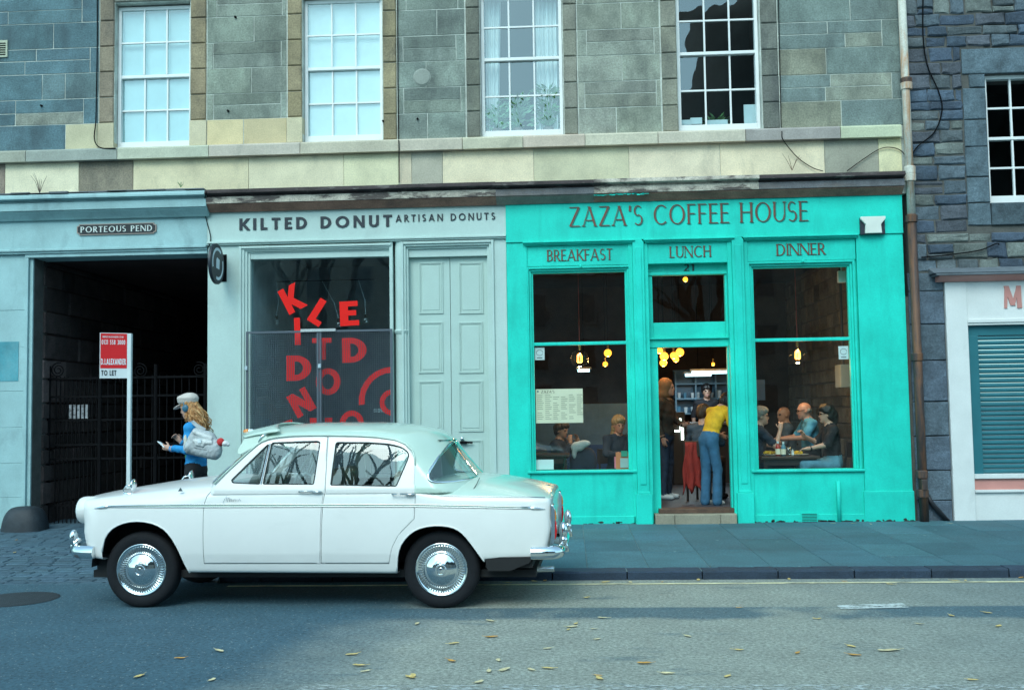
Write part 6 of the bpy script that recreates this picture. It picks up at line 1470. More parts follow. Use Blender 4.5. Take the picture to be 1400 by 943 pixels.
# things on the near table
TZ = TR.z
def bottle(px, Y, r0, hh, mat, cap, label, nm='sauce_bottle'):
    x = PY(px, 612, Y).x; t = thing(nm, label, 'bottle', (x, Y, TZ)); obj('body', MB().lathe([(0,0),(r0,0),(r0,hh*.6),(r0*.9,hh*.66),(r0*.4,hh*.84),(r0*.38,hh*.9)], (x,Y,TZ), n=14), mat, t, smooth=True); obj('cap', MB().lathe([(r0*.45,hh*.86),(r0*.45,hh),(0,hh)], (x,Y,TZ), n=12), cap, t)
    obj('bottle_label', MB().lathe([(r0*1.03,hh*.12),(r0*1.03,hh*.5)], (x,Y,TZ), n=14), m_card if nm == 'sauce_bottle' and 'red' in label else m_paper, t)
bottle(1063.5, .72, .034, .20, plain('red_sauce', (.42,.03,.015), .3), m_paper, 'red sauce bottle with a white cap on the window table')
bottle(1071, .70, .033, .195, plain('blue_bottle', (.10,.25,.34), .3), m_paper, 'blue and white sauce bottle beside the red one on the window table')
bottle(1083.5, .74, .018, .10, plain('salt_glass', (.5,.55,.55), .2), m_chromed, 'small salt shaker on the window table', 'salt_shaker')
x = PY(1078, 612, .74).x; obj('tumbler', MB().lathe([(0,.0),(.032,0),(.036,.13),(.033,.13),(.029,.008),(0,.008)], (x,.76,TZ), n=16), glass('tumbler_glass', (.85,.9,.9), 1.5, 2.2), label='water tumbler on the window table', cat='glass', smooth=True)
m_food = plain('yellow_food', (.70,.42,.03), .6, var=.4, scale=30)
for px, Y, lab in ((1054, .85, 'plate of yellow food at the left of the window table'), (1093, .80, 'plate of yellow food at the right of the window table')):
    x = PY(px, 616, Y).x; t = thing('food_plate', lab, 'plate', (x, Y, TZ), group='plates on the window table'); obj('plate', MB().lathe([(0,.004),(.08,.004),(.125,.018),(.125,.022),(.08,.012),(0,.012)], (x,Y,TZ), n=22), plain('plate_white', (.6,.6,.55), .3), t, smooth=True)
    o = MB()
    for i in range(16): a = rnd.uniform(0,6.28); r0 = rnd.uniform(0,.085); o.obox(Matrix.Translation((x+r0*math.cos(a),Y+r0*math.sin(a),TZ+.03+rnd.uniform(0,.025))) @ Matrix.Rotation(rnd.uniform(0,3),4,'Z') @ Matrix.Rotation(rnd.uniform(-.5,.5),4,'X'), .07, .03, .022)
    obj('food', o, m_food, t)
# ------------------------------------------------------------------ people: one continuous skin per figure, coloured by region
def vv(*a): return np.array(a, float)
def build_body(prims, h, folds=None, famp=.0035):
    lo = np.min([np.minimum(p['a']-p['r'], p['b']-p['r']) for p in prims], 0)-4*h; hi = np.max([np.maximum(p['a']+p['r'], p['b']+p['r']) for p in prims], 0)+4*h
    n = np.ceil((hi-lo)/h).astype(int)+1; F = np.full(n, 1.0, np.float32); B = np.full(n, 1.0, np.float32); L = np.zeros(n, np.int8)
    for p in prims:
        k = p.get('k', .03); m = p['r']+k+2*h
        i0 = np.maximum(np.floor((np.minimum(p['a'], p['b'])-m-lo)/h).astype(int), 0); i1 = np.minimum(np.ceil((np.maximum(p['a'], p['b'])+m-lo)/h).astype(int)+1, n)
        ax = [lo[i]+np.arange(i0[i], i1[i])*h for i in range(3)]; X, Y, Z = np.meshgrid(*ax, indexing='ij', sparse=True)
        if p['t'] == 'c':
            ab = p['b']-p['a']; q = max(ab@ab, 1e-9); t = np.clip(((X-p['a'][0])*ab[0]+(Y-p['a'][1])*ab[1]+(Z-p['a'][2])*ab[2])/q, 0, 1)
            D = np.sqrt((X-p['a'][0]-t*ab[0])**2+(Y-p['a'][1]-t*ab[1])**2+(Z-p['a'][2]-t*ab[2])**2)-(p['ra']+(p['rb']-p['ra'])*t)
        else:
            c = p['a']; A = p['A']; rr = p['rr']; dx, dy, dz = X-c[0], Y-c[1], Z-c[2]
            u = [(A[i][0]*dx+A[i][1]*dy+A[i][2]*dz)/rr[i] for i in range(3)]; s = np.sqrt(u[0]**2+u[1]**2+u[2]**2)
            g = np.sqrt((u[0]/rr[0])**2+(u[1]/rr[1])**2+(u[2]/rr[2])**2); D = s*(s-1)/np.maximum(g, 1e-6)
        sl = tuple(slice(i0[i], i1[i]) for i in range(3)); D = D.astype(np.float32)
        up = D < B[sl]; L[sl] = np.where(up, p['l'], L[sl]); B[sl] = np.minimum(B[sl], D); F[sl] = smin(F[sl], D, k)
    V, Q = surface_nets(None, lo, lo+(n-1)*h, h, field=F)
    # light smoothing
    for _ in range(2):
        S = np.zeros_like(V); cn = np.zeros(len(V))
        for i in range(4):
            np.add.at(S, Q[:, i], V[Q[:, (i+1) % 4]]); np.add.at(cn, Q[:, i], 1); np.add.at(S, Q[:, (i+1) % 4], V[Q[:, i]]); np.add.at(cn, Q[:, (i+1) % 4], 1)
        V = V*.5+.5*S/np.maximum(cn, 1)[:, None]
    ce = V[Q].mean(1); ix = np.clip(np.round((ce-lo)/h).astype(int), 0, n-1); lab = L[tuple(ix.T)]
    # cloth folds: push the clothed vertices in and out a little
    N = np.zeros_like(V); fn = np.cross(V[Q[:, 2]]-V[Q[:, 0]], V[Q[:, 3]]-V[Q[:, 1]])
    for i in range(4): np.add.at(N, Q[:, i], fn)
    N /= np.maximum(np.linalg.norm(N, axis=1), 1e-9)[:, None]; vl = np.zeros(len(V), int); vl[Q.reshape(-1)] = np.repeat(lab, 4)
    rg = np.random.default_rng(len(V)); d = np.zeros(len(V))
    if folds is not None: dirs = [(np.array(k) + rg.normal(0, .25, 3)) for k in folds]
    else: dirs = [rg.normal(0, 1, 3)*np.array((1, 1, 1.5)) for _ in range(5)]
    for q in dirs:
        f_ = q/np.linalg.norm(q)*rg.uniform(40, 75)*(2.2 if folds is not None else 1); ph = V@f_+rg.uniform(0, 6)+1.3*np.sin(V@rg.normal(0, 14, 3)); d += np.sin(ph)
    amp = np.where((vl == 1) | (vl == 2), np.where(vl == 1, .0040, .0016), 0) if folds is None else np.full(len(V), famp)
    V = V + N*(amp*d/1.6)[:, None]
    return V, Q, lab
def cap(a, b, ra, rb, l, k=.03): return dict(t='c', a=vv(*a), b=vv(*b), ra=ra, rb=rb, r=max(ra, rb), l=l, k=k)
def ell(c, rr, l, k=.03, f=None, up=(0,0,1)):
    if f is None: A = np.eye(3)
    else:
        f = vv(*f); f /= np.linalg.norm(f); u = vv(*up); s = np.cross(u, f); s /= np.linalg.norm(s); u = np.cross(f, s); A = np.stack([f, s, u])
    return dict(t='e', a=vv(*c), b=vv(*c), A=A, rr=rr, r=max(rr), l=l, k=k)
SKIN, TOP, LEG, SHOE, DARK, EXTRA = 0, 1, 2, 3, 4, 5
def hand(P, w, d, nrm, curl, sg):        # palm, four fingers, thumb
    w = vv(*w); d = vv(*d); d /= np.linalg.norm(d); nrm = vv(*nrm); nrm -= d*(nrm@d); nrm /= np.linalg.norm(nrm); s = np.cross(d, nrm)*sg
    P.append(cap(w, w+d*.03, .026, .028, SKIN, .015)); P.append(ell(w+d*.055, (.050,.038,.018), SKIN, .012, d, nrm))
    for i, (o, ln) in enumerate(((-.028,.066),(-.010,.075),(.009,.070),(.027,.056))):
        a = w+d*.09+s*o; c1 = math.cos(curl); s1 = math.sin(curl); b = a+(d*c1+nrm*s1)*ln*.5; c2, s2 = math.cos(curl*2.1), math.sin(curl*2.1); e = b+(d*c2+nrm*s2)*ln*.5
        P.append(cap(a, b, .0088, .0082, SKIN, .004)); P.append(cap(b, e, .0082, .0072, SKIN, .004))
    a = w+d*.03-s*.03; b = a+(d*.6-s*.55+nrm*.3)*.045; P.append(cap(a, b, .0115, .010, SKIN, .006)); P.append(cap(b, b+(d*.8-s*.1+nrm*.4)*.035, .0098, .008, SKIN, .004))
def head_prims(P, c, f, up=(0,0,1), s=1.0, neck=None, bald=True):
    c = vv(*c); f = vv(*f); f /= np.linalg.norm(f); u = vv(*up); sd = np.cross(u, f); sd /= np.linalg.norm(sd); u = np.cross(f, sd)
    at = lambda a, b, g: c+(f*a+sd*b+u*g)*s
    P.append(ell(at(-.012,0,.025), (.098*s,.077*s,.092*s), SKIN, .02, f, u)); P.append(ell(at(.030,0,-.045), (.062*s,.057*s,.075*s), SKIN, .03, f, u))
    P.append(cap(at(.07,0,-.095), at(.075,0,-.09), .022*s, .02*s, SKIN, .02))
    P.append(cap(at(.082,0,.012), at(.098,0,-.026), .010*s, .0145*s, SKIN, .014)); P.append(cap(at(.078,-.03,.03), at(.078,.03,.03), .011*s, .011*s, SKIN, .015))
    P.append(cap(at(.088,-.018,-.068), at(.088,.018,-.068), .0065*s, .0065*s, EXTRA, .004))
    for q in (-1, 1): P.append(ell(at(-.005,q*.079,-.012), (.022*s,.010*s,.032*s), SKIN, .008, f, u)); P.append(ell(at(.083,q*.030,.012), (.008*s,.013*s,.007*s), DARK, .003, f, u))
    if neck is not None: P.append(cap(at(-.02,0,-.06), neck, .052*s, .06*s, SKIN, .03))
    return at
def person(label, loc, rz, J, cols, h=.011, parts=None, sit=False, extra=None, group='people in the cafe', name='person', nolegs=False):
    base = dict(pelvis=(0,0,.94), chest=(.0,0,1.25), neck=(.0,0,1.44), head=(.03,0,1.60), face=(1,0,0), up=(0,0,1), shw=.175, hipw=.085,
                kneeL=(.03,.10,.52), kneeR=(.03,-.10,.52), ankL=(.0,.11,.09), ankR=(.0,-.11,.09), elL=(-.03,.25,1.14), elR=(-.03,-.25,1.14), wrL=(.06,.25,.90), wrR=(.06,-.25,.90), hL=(.2,0,-1), hR=(.2,0,-1), nL=(0,-1,0), nR=(0,1,0), cL=.35, cR=.35, sleeve=.45, belly=.0, s=1.0, wid=1.0)
    if sit: base.update(pelvis=(0,0,.54), chest=(.02,0,.86), neck=(.03,0,1.04), head=(.07,0,1.19), kneeL=(.42,.11,.52), kneeR=(.42,-.11,.52), ankL=(.40,.12,.09), ankR=(.40,-.12,.09), elL=(.10,.25,.78), elR=(.10,-.25,.78), wrL=(.33,.16,.78), wrR=(.33,-.16,.78), hL=(1,-.2,0), hR=(1,.2,0), nL=(0,0,-1), nR=(0,0,-1))
    base.update(J); J = {k: (vv(*v) if isinstance(v, tuple) else v) for k, v in base.items()}
    P = []; w = J['wid']; ax = J.get('side', vv(0,1,0)); ax = ax/np.linalg.norm(ax)
    ch, ne, pe = J['chest'], J['neck'], J['pelvis']; spine = (ne-pe)/np.linalg.norm(ne-pe); fw = np.cross(ax, spine); fw = fw if fw[0]*J['face'][0]+fw[1]*J['face'][1] >= -.3 else fw
    sh = {1: ne-spine*.055+ax*J['shw']*w, -1: ne-spine*.055-ax*J['shw']*w}
    P.append(ell(ch, (.115*w,.165*w,.20), TOP, .05, fw, spine)); P.append(ell((ch+pe)/2, (.108*w+J['belly'],.145*w,.17), TOP, .05, fw, spine)); P.append(ell(pe+spine*.02, (.122*w,.165*w,.13), LEG if not J.get('longtop') else TOP, .05, fw, spine))
    if J.get('longtop'): P.append(ell(pe-spine*.06, (.118*w,.16*w,.10), LEG, .03, fw, spine))
    for q in (1, -1):
        P.append(cap(ne-spine*.03, sh[q], .062, .066*w, TOP, .04))
        el, wr = (J['elL'], J['wrL']) if q > 0 else (J['elR'], J['wrR'])
        sl = J['sleeve']   # how far down the whole arm the sleeve reaches (0..1)
        if sl >= .5:
            P.append(cap(sh[q], el, .064*w, .050, TOP, .03)); f = (sl-.5)*2; mid = el+(wr-el)*f; P.append(cap(el, mid, .049, .049-.012*f, TOP, .02))
            if f < .97: P.append(cap(mid, wr, .040, .027, SKIN, .004))
        else:
            f = sl*2; mid = sh[q]+(el-sh[q])*f; P.append(cap(sh[q], mid, .068*w, .062, TOP, .03)); P.append(cap(mid, el, .046, .040, SKIN, .006)); P.append(cap(el, wr, .040, .026, SKIN, .015))
        if not J.get('nohand%d' % q): hand(P, wr, J['hL'] if q > 0 else J['hR'], J['nL'] if q > 0 else J['nR'], J['cL'] if q > 0 else J['cR'], q)
        if not nolegs:
            hp = pe+ax*J['hipw']*q*w-spine*.03; kn, an = (J['kneeL'], J['ankL']) if q > 0 else (J['kneeR'], J['ankR'])
            fl = J.get('flare', 0); P.append(cap(hp, kn, .092*w, .062+fl*.4, LEG, .04)); P.append(cap(kn, an+(0 if not fl else vv(0,0,-.03)), .060+fl*.3, .044+fl, LEG, .02))
            td = J.get('toe', vv(1,0,0)); td = td/np.linalg.norm(td); P.append(cap(an-vv(0,0,.045)-td*.02, an-vv(0,0,.055)+td*.13, .042, .036, SHOE, .012))
    at = head_prims(P, J['head'], J['face'], J['up'], J['s'], ne)
    if extra: P += extra(J, at)
    V, Q, lab = build_body(P, h)
    t = thing(name, label, 'person', loc, rz, group=group)
    me = np_mesh('body', V, Q); me.polygons.foreach_set('material_index', lab.astype(np.int32))
    bo = obj('body', me, cols, t, local=True, smooth=True)
    return t, J, at, fw
def skin(n, c): return M(n, c, .5, var=.12, scale=14, fine=.05, fscale=120, bump=.05, bscale=200, local=True)
def cloth(n, c, var=.25): return M(n, c, .85, var=var, scale=9, fine=.1, fscale=140, bump=.35, bscale=14, local=True)
sk1, sk2, sk3 = skin('fair_skin', (.52,.30,.22)), skin('ruddy_skin', (.42,.21,.15)), skin('tan_skin', (.34,.19,.13))
m_eye = plain('eye_dark', (.02,.015,.012), .3); m_lip = plain('lip', (.30,.10,.09), .5); m_shoe = plain('dark_shoe', (.02,.02,.022), .5); m_shoew = plain('pale_shoe', (.50,.55,.58), .5)
def COL(sk, top, leg, shoe=m_shoe): return [sk, top, leg, shoe, m_eye, m_lip]
def sdf_obj(name, prims, mat, parent, h=.008, folds=None, famp=.0035): V, Q, _ = build_body(prims, h, folds, famp); return obj(name, np_mesh(name, V, Q), mat, parent, local=True, smooth=True)
def hair_cap(t, at, mat, s=1.0, low=-.02, back=.0, front=.055, bun=None, name='hair'):
    P = []
    for a, b, g, r in ((-.03,0,.065,.082),(.01,0,.07,.078),(-.055,0,.02,.078),(-.02,.03,.05,.072),(-.02,-.03,.05,.072),(-.06,0,low,.060),(-.035,.045,low+.02,.045),(-.035,-.045,low+.02,.045),(front,0,.088,.042),(front,.03,.08,.038),(front,-.03,.08,.038)):
        P.append(ell(at(a,b,g), (r*s,r*s,r*s), 0, .025))
    if bun: P += bun(at)
    return sdf_obj(name, P, mat, t, .007, [(1,.6,.1),(.4,1,.1),(1,-.7,.15)])
def glasses(t, at):
    o = MB()
    for q in (-1, 1): c = [Vector(at(.098+.0*math.cos(a), q*.032+.024*math.cos(a), .010+.018*math.sin(a))) for a in [2*math.pi*i/14 for i in range(14)]]; o.tube(c, .0028, 5, closed=True); o.tube([at(.096,q*.056,.012), at(.0,q*.080,.014)], .0028, 5)
    o.tube([at(.1,-.009,.012), at(.1,.009,.012)], .0028, 5); obj('glasses', o, m_black, t, local=True)
hair_d, hair_b, hair_g = M('dark_hair', (.012,.010,.010), .45, var=.3, scale=40, bump=.4, bscale=60, local=True), M('brown_hair', (.05,.028,.015), .5, var=.3, scale=40, bump=.4, bscale=60, local=True), M('grey_hair', (.22,.20,.18), .6, var=.3, scale=40, bump=.4, bscale=60, local=True)
CH = {'dark haired woman':'dark chair of the woman in black','balding man':'dark chair of the man in the light blue shirt','grey haired person':'dark chair of the grey haired person','bald man':'dark chair of the bald man','long haired person':'dark chair of the long haired person'}
def seat_at(px, py, Y):        # floor position whose seated head lands at the pixel
    return PY(px, py, Y)
# --- right window: the woman in black nearest the glass
def seated(label, px, py, Y, rz, J, cols, **k):
    p = PY(px, py, Y); hd = J.get('head', (.07,0,1.19)); c, s = math.cos(rz), math.sin(rz)
    loc = (p.x-(hd[0]*c-hd[1]*s), Y-(hd[0]*s+hd[1]*c), p.z-hd[2]); sc = 1.0
    # keep the seat on the floor: shift the figure's own height so that it sits on its chair
    dz = FLZ-loc[2]
    t, J2, at, fw = person(label, (loc[0], loc[1], FLZ), rz, {**J, **{kk: (vv_[0], vv_[1], vv_[2]-dz) for kk, vv_ in {**dict(pelvis=(0,0,.54), chest=(.02,0,.86), neck=(.03,0,1.04), head=(.07,0,1.19), kneeL=(.42,.11,.52), kneeR=(.42,-.11,.52), elL=(.10,.25,.78), elR=(.10,-.25,.78), wrL=(.33,.16,.78), wrR=(.33,-.16,.78)), **{a: b for a, b in J.items() if a in ('pelvis','chest','neck','head','kneeL','kneeR','elL','elR','wrL','wrR')}}.items()}}, cols, sit=True, **k)
    ch = chair_z(loc[0], loc[1], rz, -dz, label)
    if 'doorway' in label: ch['label'] = 'dark chair under the red jacket in the cafe doorway'
    elif 'hands to' in label: ch['label'] = 'dark chair of the person holding hands to the face'
    return t, J2, at
def chair_z(x, y, rz, dz, label):
    h = .455-.02+dz+.0
    t = thing('cafe_chair', CH.get(label.split(' in ')[0].split(' with ')[0], 'dark wooden chair inside the cafe'), 'chair', (x, y, FLZ), rz, group='chairs of the cafe')
    k = max(.30, .42+dz-.02)
    obj('seat', MB().box(-.20,.20,-.20,.20,k-.035,k), m_chair, t, bevel=.01, local=True)
    for sx_ in (-1,1):
        for sy_ in (-1,1): obj('leg', MB().tube([(sx_*.17,sy_*.17,0),(sx_*.17,sy_*.17,k-.035)], .018, 6), m_chair, t, local=True)
    for sy_ in (-1,1): obj('back_post', MB().tube([(-.18,sy_*.17,k),(-.25,sy_*.17,k+.42)], .017, 6), m_chair, t, local=True)
    obj('backrest', MB().box(-.265,-.235,-.18,.18,k+.2,k+.42), m_chair, t, bevel=.008, local=True); return t
PI = math.pi
jeans_l = cloth('light_blue_jeans', (.10,.26,.36)); blk = cloth('black_top', (.010,.010,.014)); blue_s = cloth('light_blue_shirt', (.07,.28,.42)); grey_s = cloth('grey_blue_shirt', (.055,.085,.12)); navy = cloth('navy_top', (.014,.024,.045)); dk_tr = cloth('dark_trousers', (.012,.012,.016))
t, J, at = seated('dark haired woman in black with glasses nearest the right cafe window', 1130, 566.5, .72, PI, dict(face=(1,-.0,-.03), elL=(.14,.26,.79), wrL=(.36,.20,.74), hL=(1,-.3,-.1), elR=(.16,-.24,.80), wrR=(.36,-.10,.90), hR=(.5,.3,.8), cR=.9, sleeve=.46), COL(sk1, blk, jeans_l))
hair_cap(t, at, hair_d, 1.04, -.05, bun=lambda at: [ell(at(-.10,0,-.02), (.055,.06,.07), 0, .03), ell(at(-.09,0,-.10), (.05,.06,.07), 0, .03)]); glasses(t, at)
obj('wristwatch', MB().lathe([(.033,-.012),(.036,-.012),(.036,.012),(.033,.012)], tuple(J['wrL']-vv(.02,0,0)), 'x', 14), m_black, t, local=True)
t, J, at = seated('balding man in a light blue shirt and glasses facing left behind the window table', 1099, 561.5, 1.30, PI, dict(face=(1,.1,-.12), head=(.10,0,1.17), neck=(.04,0,1.04), elL=(.16,.26,.80), wrL=(.40,.14,.78), elR=(.16,-.26,.80), wrR=(.40,-.14,.78), sleeve=.42, wid=1.06, belly=.02), COL(sk2, blue_s, dk_tr))
sdf_obj('hair', [ell(at(-.065,0,.0), (.045,.066,.05), 0, .02), ell(at(-.03,.066,.005), (.04,.018,.032), 0, .02), ell(at(-.03,-.066,.005), (.04,.018,.032), 0, .02)], hair_g, t, .007, [(1,.6,.1),(.4,1,.1)]); glasses(t, at)
t, J, at = seated('grey haired person with glasses raising a hand at the left edge of the right window', 1040.5, 569, 1.0, 0.0, dict(face=(1,-.15,-.02), elR=(.22,-.22,.78), wrR=(.30,-.14,1.0), hR=(.15,.1,1), nR=(0,1,0), cR=.8, elL=(.1,.26,.8), wrL=(.33,.18,.76), sleeve=.36), COL(sk1, navy, dk_tr)); hair_cap(t, at, hair_g, .98, -.02); glasses(t, at)
t, J, at = seated('bald man in a grey blue shirt deeper in the right cafe window', 1071, 567, 2.1, PI*.97, dict(face=(1,.55,-.1), sleeve=.5, wid=1.1), COL(sk3, grey_s, dk_tr))
# --- doorway: woman in yellow seen from behind, leaning over a table
fl = PZ(973, 690, FLZ); jeans = cloth('blue_jeans', (.030,.115,.21)); yel = cloth('yellow_tshirt', (.62,.36,.015))
ry = R(48)
t, J, at, fw = person('woman in a yellow t-shirt and blue jeans leaning forward in the cafe doorway', (fl.x, fl.y+.02, FLZ), ry, dict(pelvis=(-.02,0,.93), chest=(.11,-.02,1.21), neck=(.24,-.05,1.37), head=(.36,-.08,1.45), face=(1,-.1,-.6), elL=(.26,.16,1.06), wrL=(.42,.10,.98), elR=(.20,-.24,1.08), wrR=(.36,-.22,.90), kneeL=(.02,.085,.50), kneeR=(.04,-.09,.50), ankL=(-.03,.085,.08), ankR=(.0,-.10,.08), flare=.024, sleeve=.34, wid=.88, hipw=.078, hL=(1,0,-.3), hR=(.6,0,-.8)), COL(sk1, yel, jeans, m_shoew), h=.010)
hair_cap(t, at, hair_d, 1.05, -.05, bun=lambda at: [ell(at(-.10,0,-.02), (.05,.05,.06), 0, .03)]); t.scale = (.95, .95, .95)
# --- doorway: hooded man standing at the left
fl = PZ(909, 688, FLZ); Yh = 1.5; x = PY(910, 640, Yh).x; brn = cloth('brown_hooded_coat', (.045,.030,.022)); tan_h = cloth('tan_hood', (.20,.10,.045)); dj = cloth('dark_jeans', (.018,.032,.06))
t, J, at, fw = person('man in a dark coat with a tan hood at the left of the doorway', (x, Yh, FLZ), R(-25), dict(longtop=True, wid=1.1, sleeve=.98, elL=(.06,.27,1.14), wrL=(.22,.16,1.05), hL=(1,-.3,.3), head=(.06,0,1.60)), COL(sk2, brn, dj, m_shoew))
sdf_obj('hood', [ell(at(-.035,0,.03), (.115,.105,.125), 0, .03), ell(at(-.06,0,-.09), (.10,.11,.08), 0, .04)], tan_h, t)
# --- doorway: seated person with a red jacket over the chair
Ys = 1.25; pS = PY(957, 578, Ys)
t, J, at = seated('person in a grey blue top seated with back turned inside the cafe doorway', 962, 566, Ys, R(60), dict(face=(1,-.2,-.3), sleeve=.98), COL(sk1, grey_s, dk_tr)); hair_cap(t, at, hair_b, 1.0, -.03)
redj = thing('red_jacket', 'red jacket draped over a chair back in the cafe doorway', 'jacket', tuple(PY(946, 672, 1.0)), group=None)
q = rect(932, 604, 961, 676, 1.0); o = MB(); n, m_ = 14, 12; Vp = []
for j in range(m_+1):
    v = j/m_; 
    for i in range(n+1):
        u = i/n; xw = (q[0]+q[1])/2+(u-.5)*(q[1]-q[0])*(.62+.42*v**.8); z = q[3]-(q[3]-q[2])*v*(1-.18*abs(math.sin(u*7))*v)
        Vp.append((xw+.012*math.sin(v*9+u*4), 1.0-.03*math.cos(u*PI*5)*(.3+v)-.05*math.sin(u*PI), z))
o.add(Vp, [(j*(n+1)+i, j*(n+1)+i+1, (j+1)*(n+1)+i+1, (j+1)*(n+1)+i) for j in range(m_) for i in range(n)])
jo = obj('jacket_cloth', o, cloth('red_cloth', (.26,.022,.016)), redj, smooth=True); md = jo.modifiers.new('solid', 'SOLIDIFY'); md.thickness = .015
# --- behind the counter
pB = PY(966, 538, 5.7)
t, J, at, fw = person('dark haired member of staff in black behind the counter', (pB.x, 5.7, FLZ+(pB.z-FLZ-1.6)), R(-90), dict(sleeve=.5), COL(sk3, blk, dk_tr), h=.014, nolegs=False); t.location.z = FLZ; hair_cap(t, at, hair_d, 1.08, -.02)
# --- left window
t, J, at = seated('person in dark clothes with hands to the face in the left window', 768, 588, 1.5, R(-20), dict(face=(1,-.3,-.2), elR=(.20,-.22,.84), wrR=(.24,-.10,1.02), hR=(-.2,.2,1), nR=(0,1,0), cR=.9, elL=(.2,.2,.86), wrL=(.3,.06,1.0), hL=(-.1,-.2,1), sleeve=.9), COL(sk3, navy, dk_tr)); hair_cap(t, at, hair_b, 1.02, -.04)
lng = M('blonde_hair', (.30,.20,.10), .5, var=.3, scale=40, bump=.4, bscale=60, local=True)
t, J, at = seated('long haired person in a dark jacket at the right of the left cafe window', 846, 581, 1.6, R(-60), dict(face=(1,-.2,-.15), sleeve=.98), COL(sk2, navy, dk_tr)); hair_cap(t, at, lng, 1.05, -.06, bun=lambda at: [ell(at(-.07,.03,-.14), (.05,.06,.11), 0, .04), ell(at(-.05,-.05,-.14), (.05,.05,.11), 0, .04), ell(at(-.06,0,-.24), (.045,.08,.08), 0, .04)])
q = rect(782, 604, 812, 640, .9)
ck = thing('draped_coat', 'dark coat with a white cloth over a chair in the left cafe window', 'coat', ((q[0]+q[1])/2, .9, FLZ))
sdf = [ell(((q[0]+q[1])/2-ck.location.x, .02, q[2]-FLZ+.1), (.17,.09,.20), 0, .05), ell((.09, .0, q[2]-FLZ+.08), (.10,.10,.20), 0, .05), ell((-.1, .0, q[2]-FLZ-.05), (.09,.08,.3), 0, .05)]
sdf_obj('coat', sdf, navy, ck, .012); sdf_obj('white_cloth', [ell((-.07,-.06,q[3]-FLZ-.06), (.10,.05,.07), 0, .03), ell((.02,-.07,q[3]-FLZ-.02), (.09,.04,.05), 0, .03), ell((-.12,-.06,q[3]-FLZ-.14), (.035,.04,.09), 0, .03)], cloth('white_cloth', (.55,.58,.6)), ck, .010)

# ------------------------------------------------------------------ the woman walking past the archway
YP = -1.45; pF = PY(268, 640, YP); zg = zp(YP)*.6+zs_(YP)*.4
bl = M('blue_sweater', (.012,.25,.56), .8, var=.15, scale=10, fine=.12, fscale=160, bump=.4, bscale=16, local=True); blkt = cloth('black_leggings', (.008,.008,.011))
headz = PY(262, 557.5, YP).z - zg
hx = -(PY(258, 562, YP).x - pF.x)
t, J, at, fw = person('woman in a blue sweater and pale cap with long curly hair walking past the archway', (pF.x, YP, zg), PI, dict(pelvis=(0,0,.93), chest=(.01,0,1.22), neck=(.02,0,1.41), head=(hx+.0,0,headz), face=(1,-.1,-.28), elL=(.02,.235,1.10), wrL=(.24,.17,1.12), hL=(1,-.15,.18), nL=(0,-1,.2), cL=.55, elR=(.08,-.22,1.12), wrR=(.22,-.10,1.19), hR=(.6,.3,.7), nR=(.2,1,0), cR=.7, sleeve=.96, kneeL=(.10,.09,.50), ankL=(.12,.09,.09), kneeR=(-.08,-.09,.52), ankR=(-.28,-.09,.16), longtop=True, wid=.97), COL(sk1, bl, blkt, m_shoew), h=.0075, group=None)
# sleeve print
o = MB(); a, b_ = Vector(J['neck'])+Vector((0,.21,-.09)), Vector(J['elL'])
m_print = plain('pale_print', (.62,.60,.50), .7)
for i, (u, w_) in enumerate(((.30,.020),(.42,.030),(.55,.018),(.68,.022),(.80,.026),(.92,.02))): c_ = a.lerp(b_, u); o.ellipsoid((c_.x+.01, c_.y+.052, c_.z), (w_*.7,.010,w_*1.3), 8, 6)
obj('sleeve_print', o, m_print, t, local=True)
o = MB(); c_ = Vector(J['chest']); 
for k in range(5): o.ellipsoid((c_.x+.10-.004*k, c_.y+.06, c_.z-.02-.045*k), (.016,.03,.03), 8, 6)
obj('green_print', o, plain('green_print', (.10,.45,.15), .7), t, local=True)
# cap with a brim
m_cap = cloth('pale_cap', (.58,.52,.47), .1)
sdf_obj('cap', [ell(at(-.01,0,.080), (.122,.100,.050), 0, .02), ell(at(-.02,0,.115), (.128,.112,.050), 0, .02), ell(at(-.05,0,.13), (.09,.09,.045), 0, .02), ell(at(.125,0,.050), (.060,.075,.011), 0, .012, at(1,0,-.30)-at(0,0,0))], m_cap, t, .007)
# headphones
o = MB(); o.tube([Vector(at(-.0+.01*math.sin(a), .098*math.cos(a), .02+.125*math.sin(a))) for a in [PI*i/16 for i in range(17)]], .009, 8)
for q in (-1, 1): M4 = Matrix.Translation(Vector(at(-.003, q*.092, -.005))); o.ellipsoid(at(-.003,q*.095,-.005), (.040,.020,.046), 14, 8)
obj('headphones', o, plain('teal_headphones', (.035,.13,.20), .4), t, local=True, smooth=True)
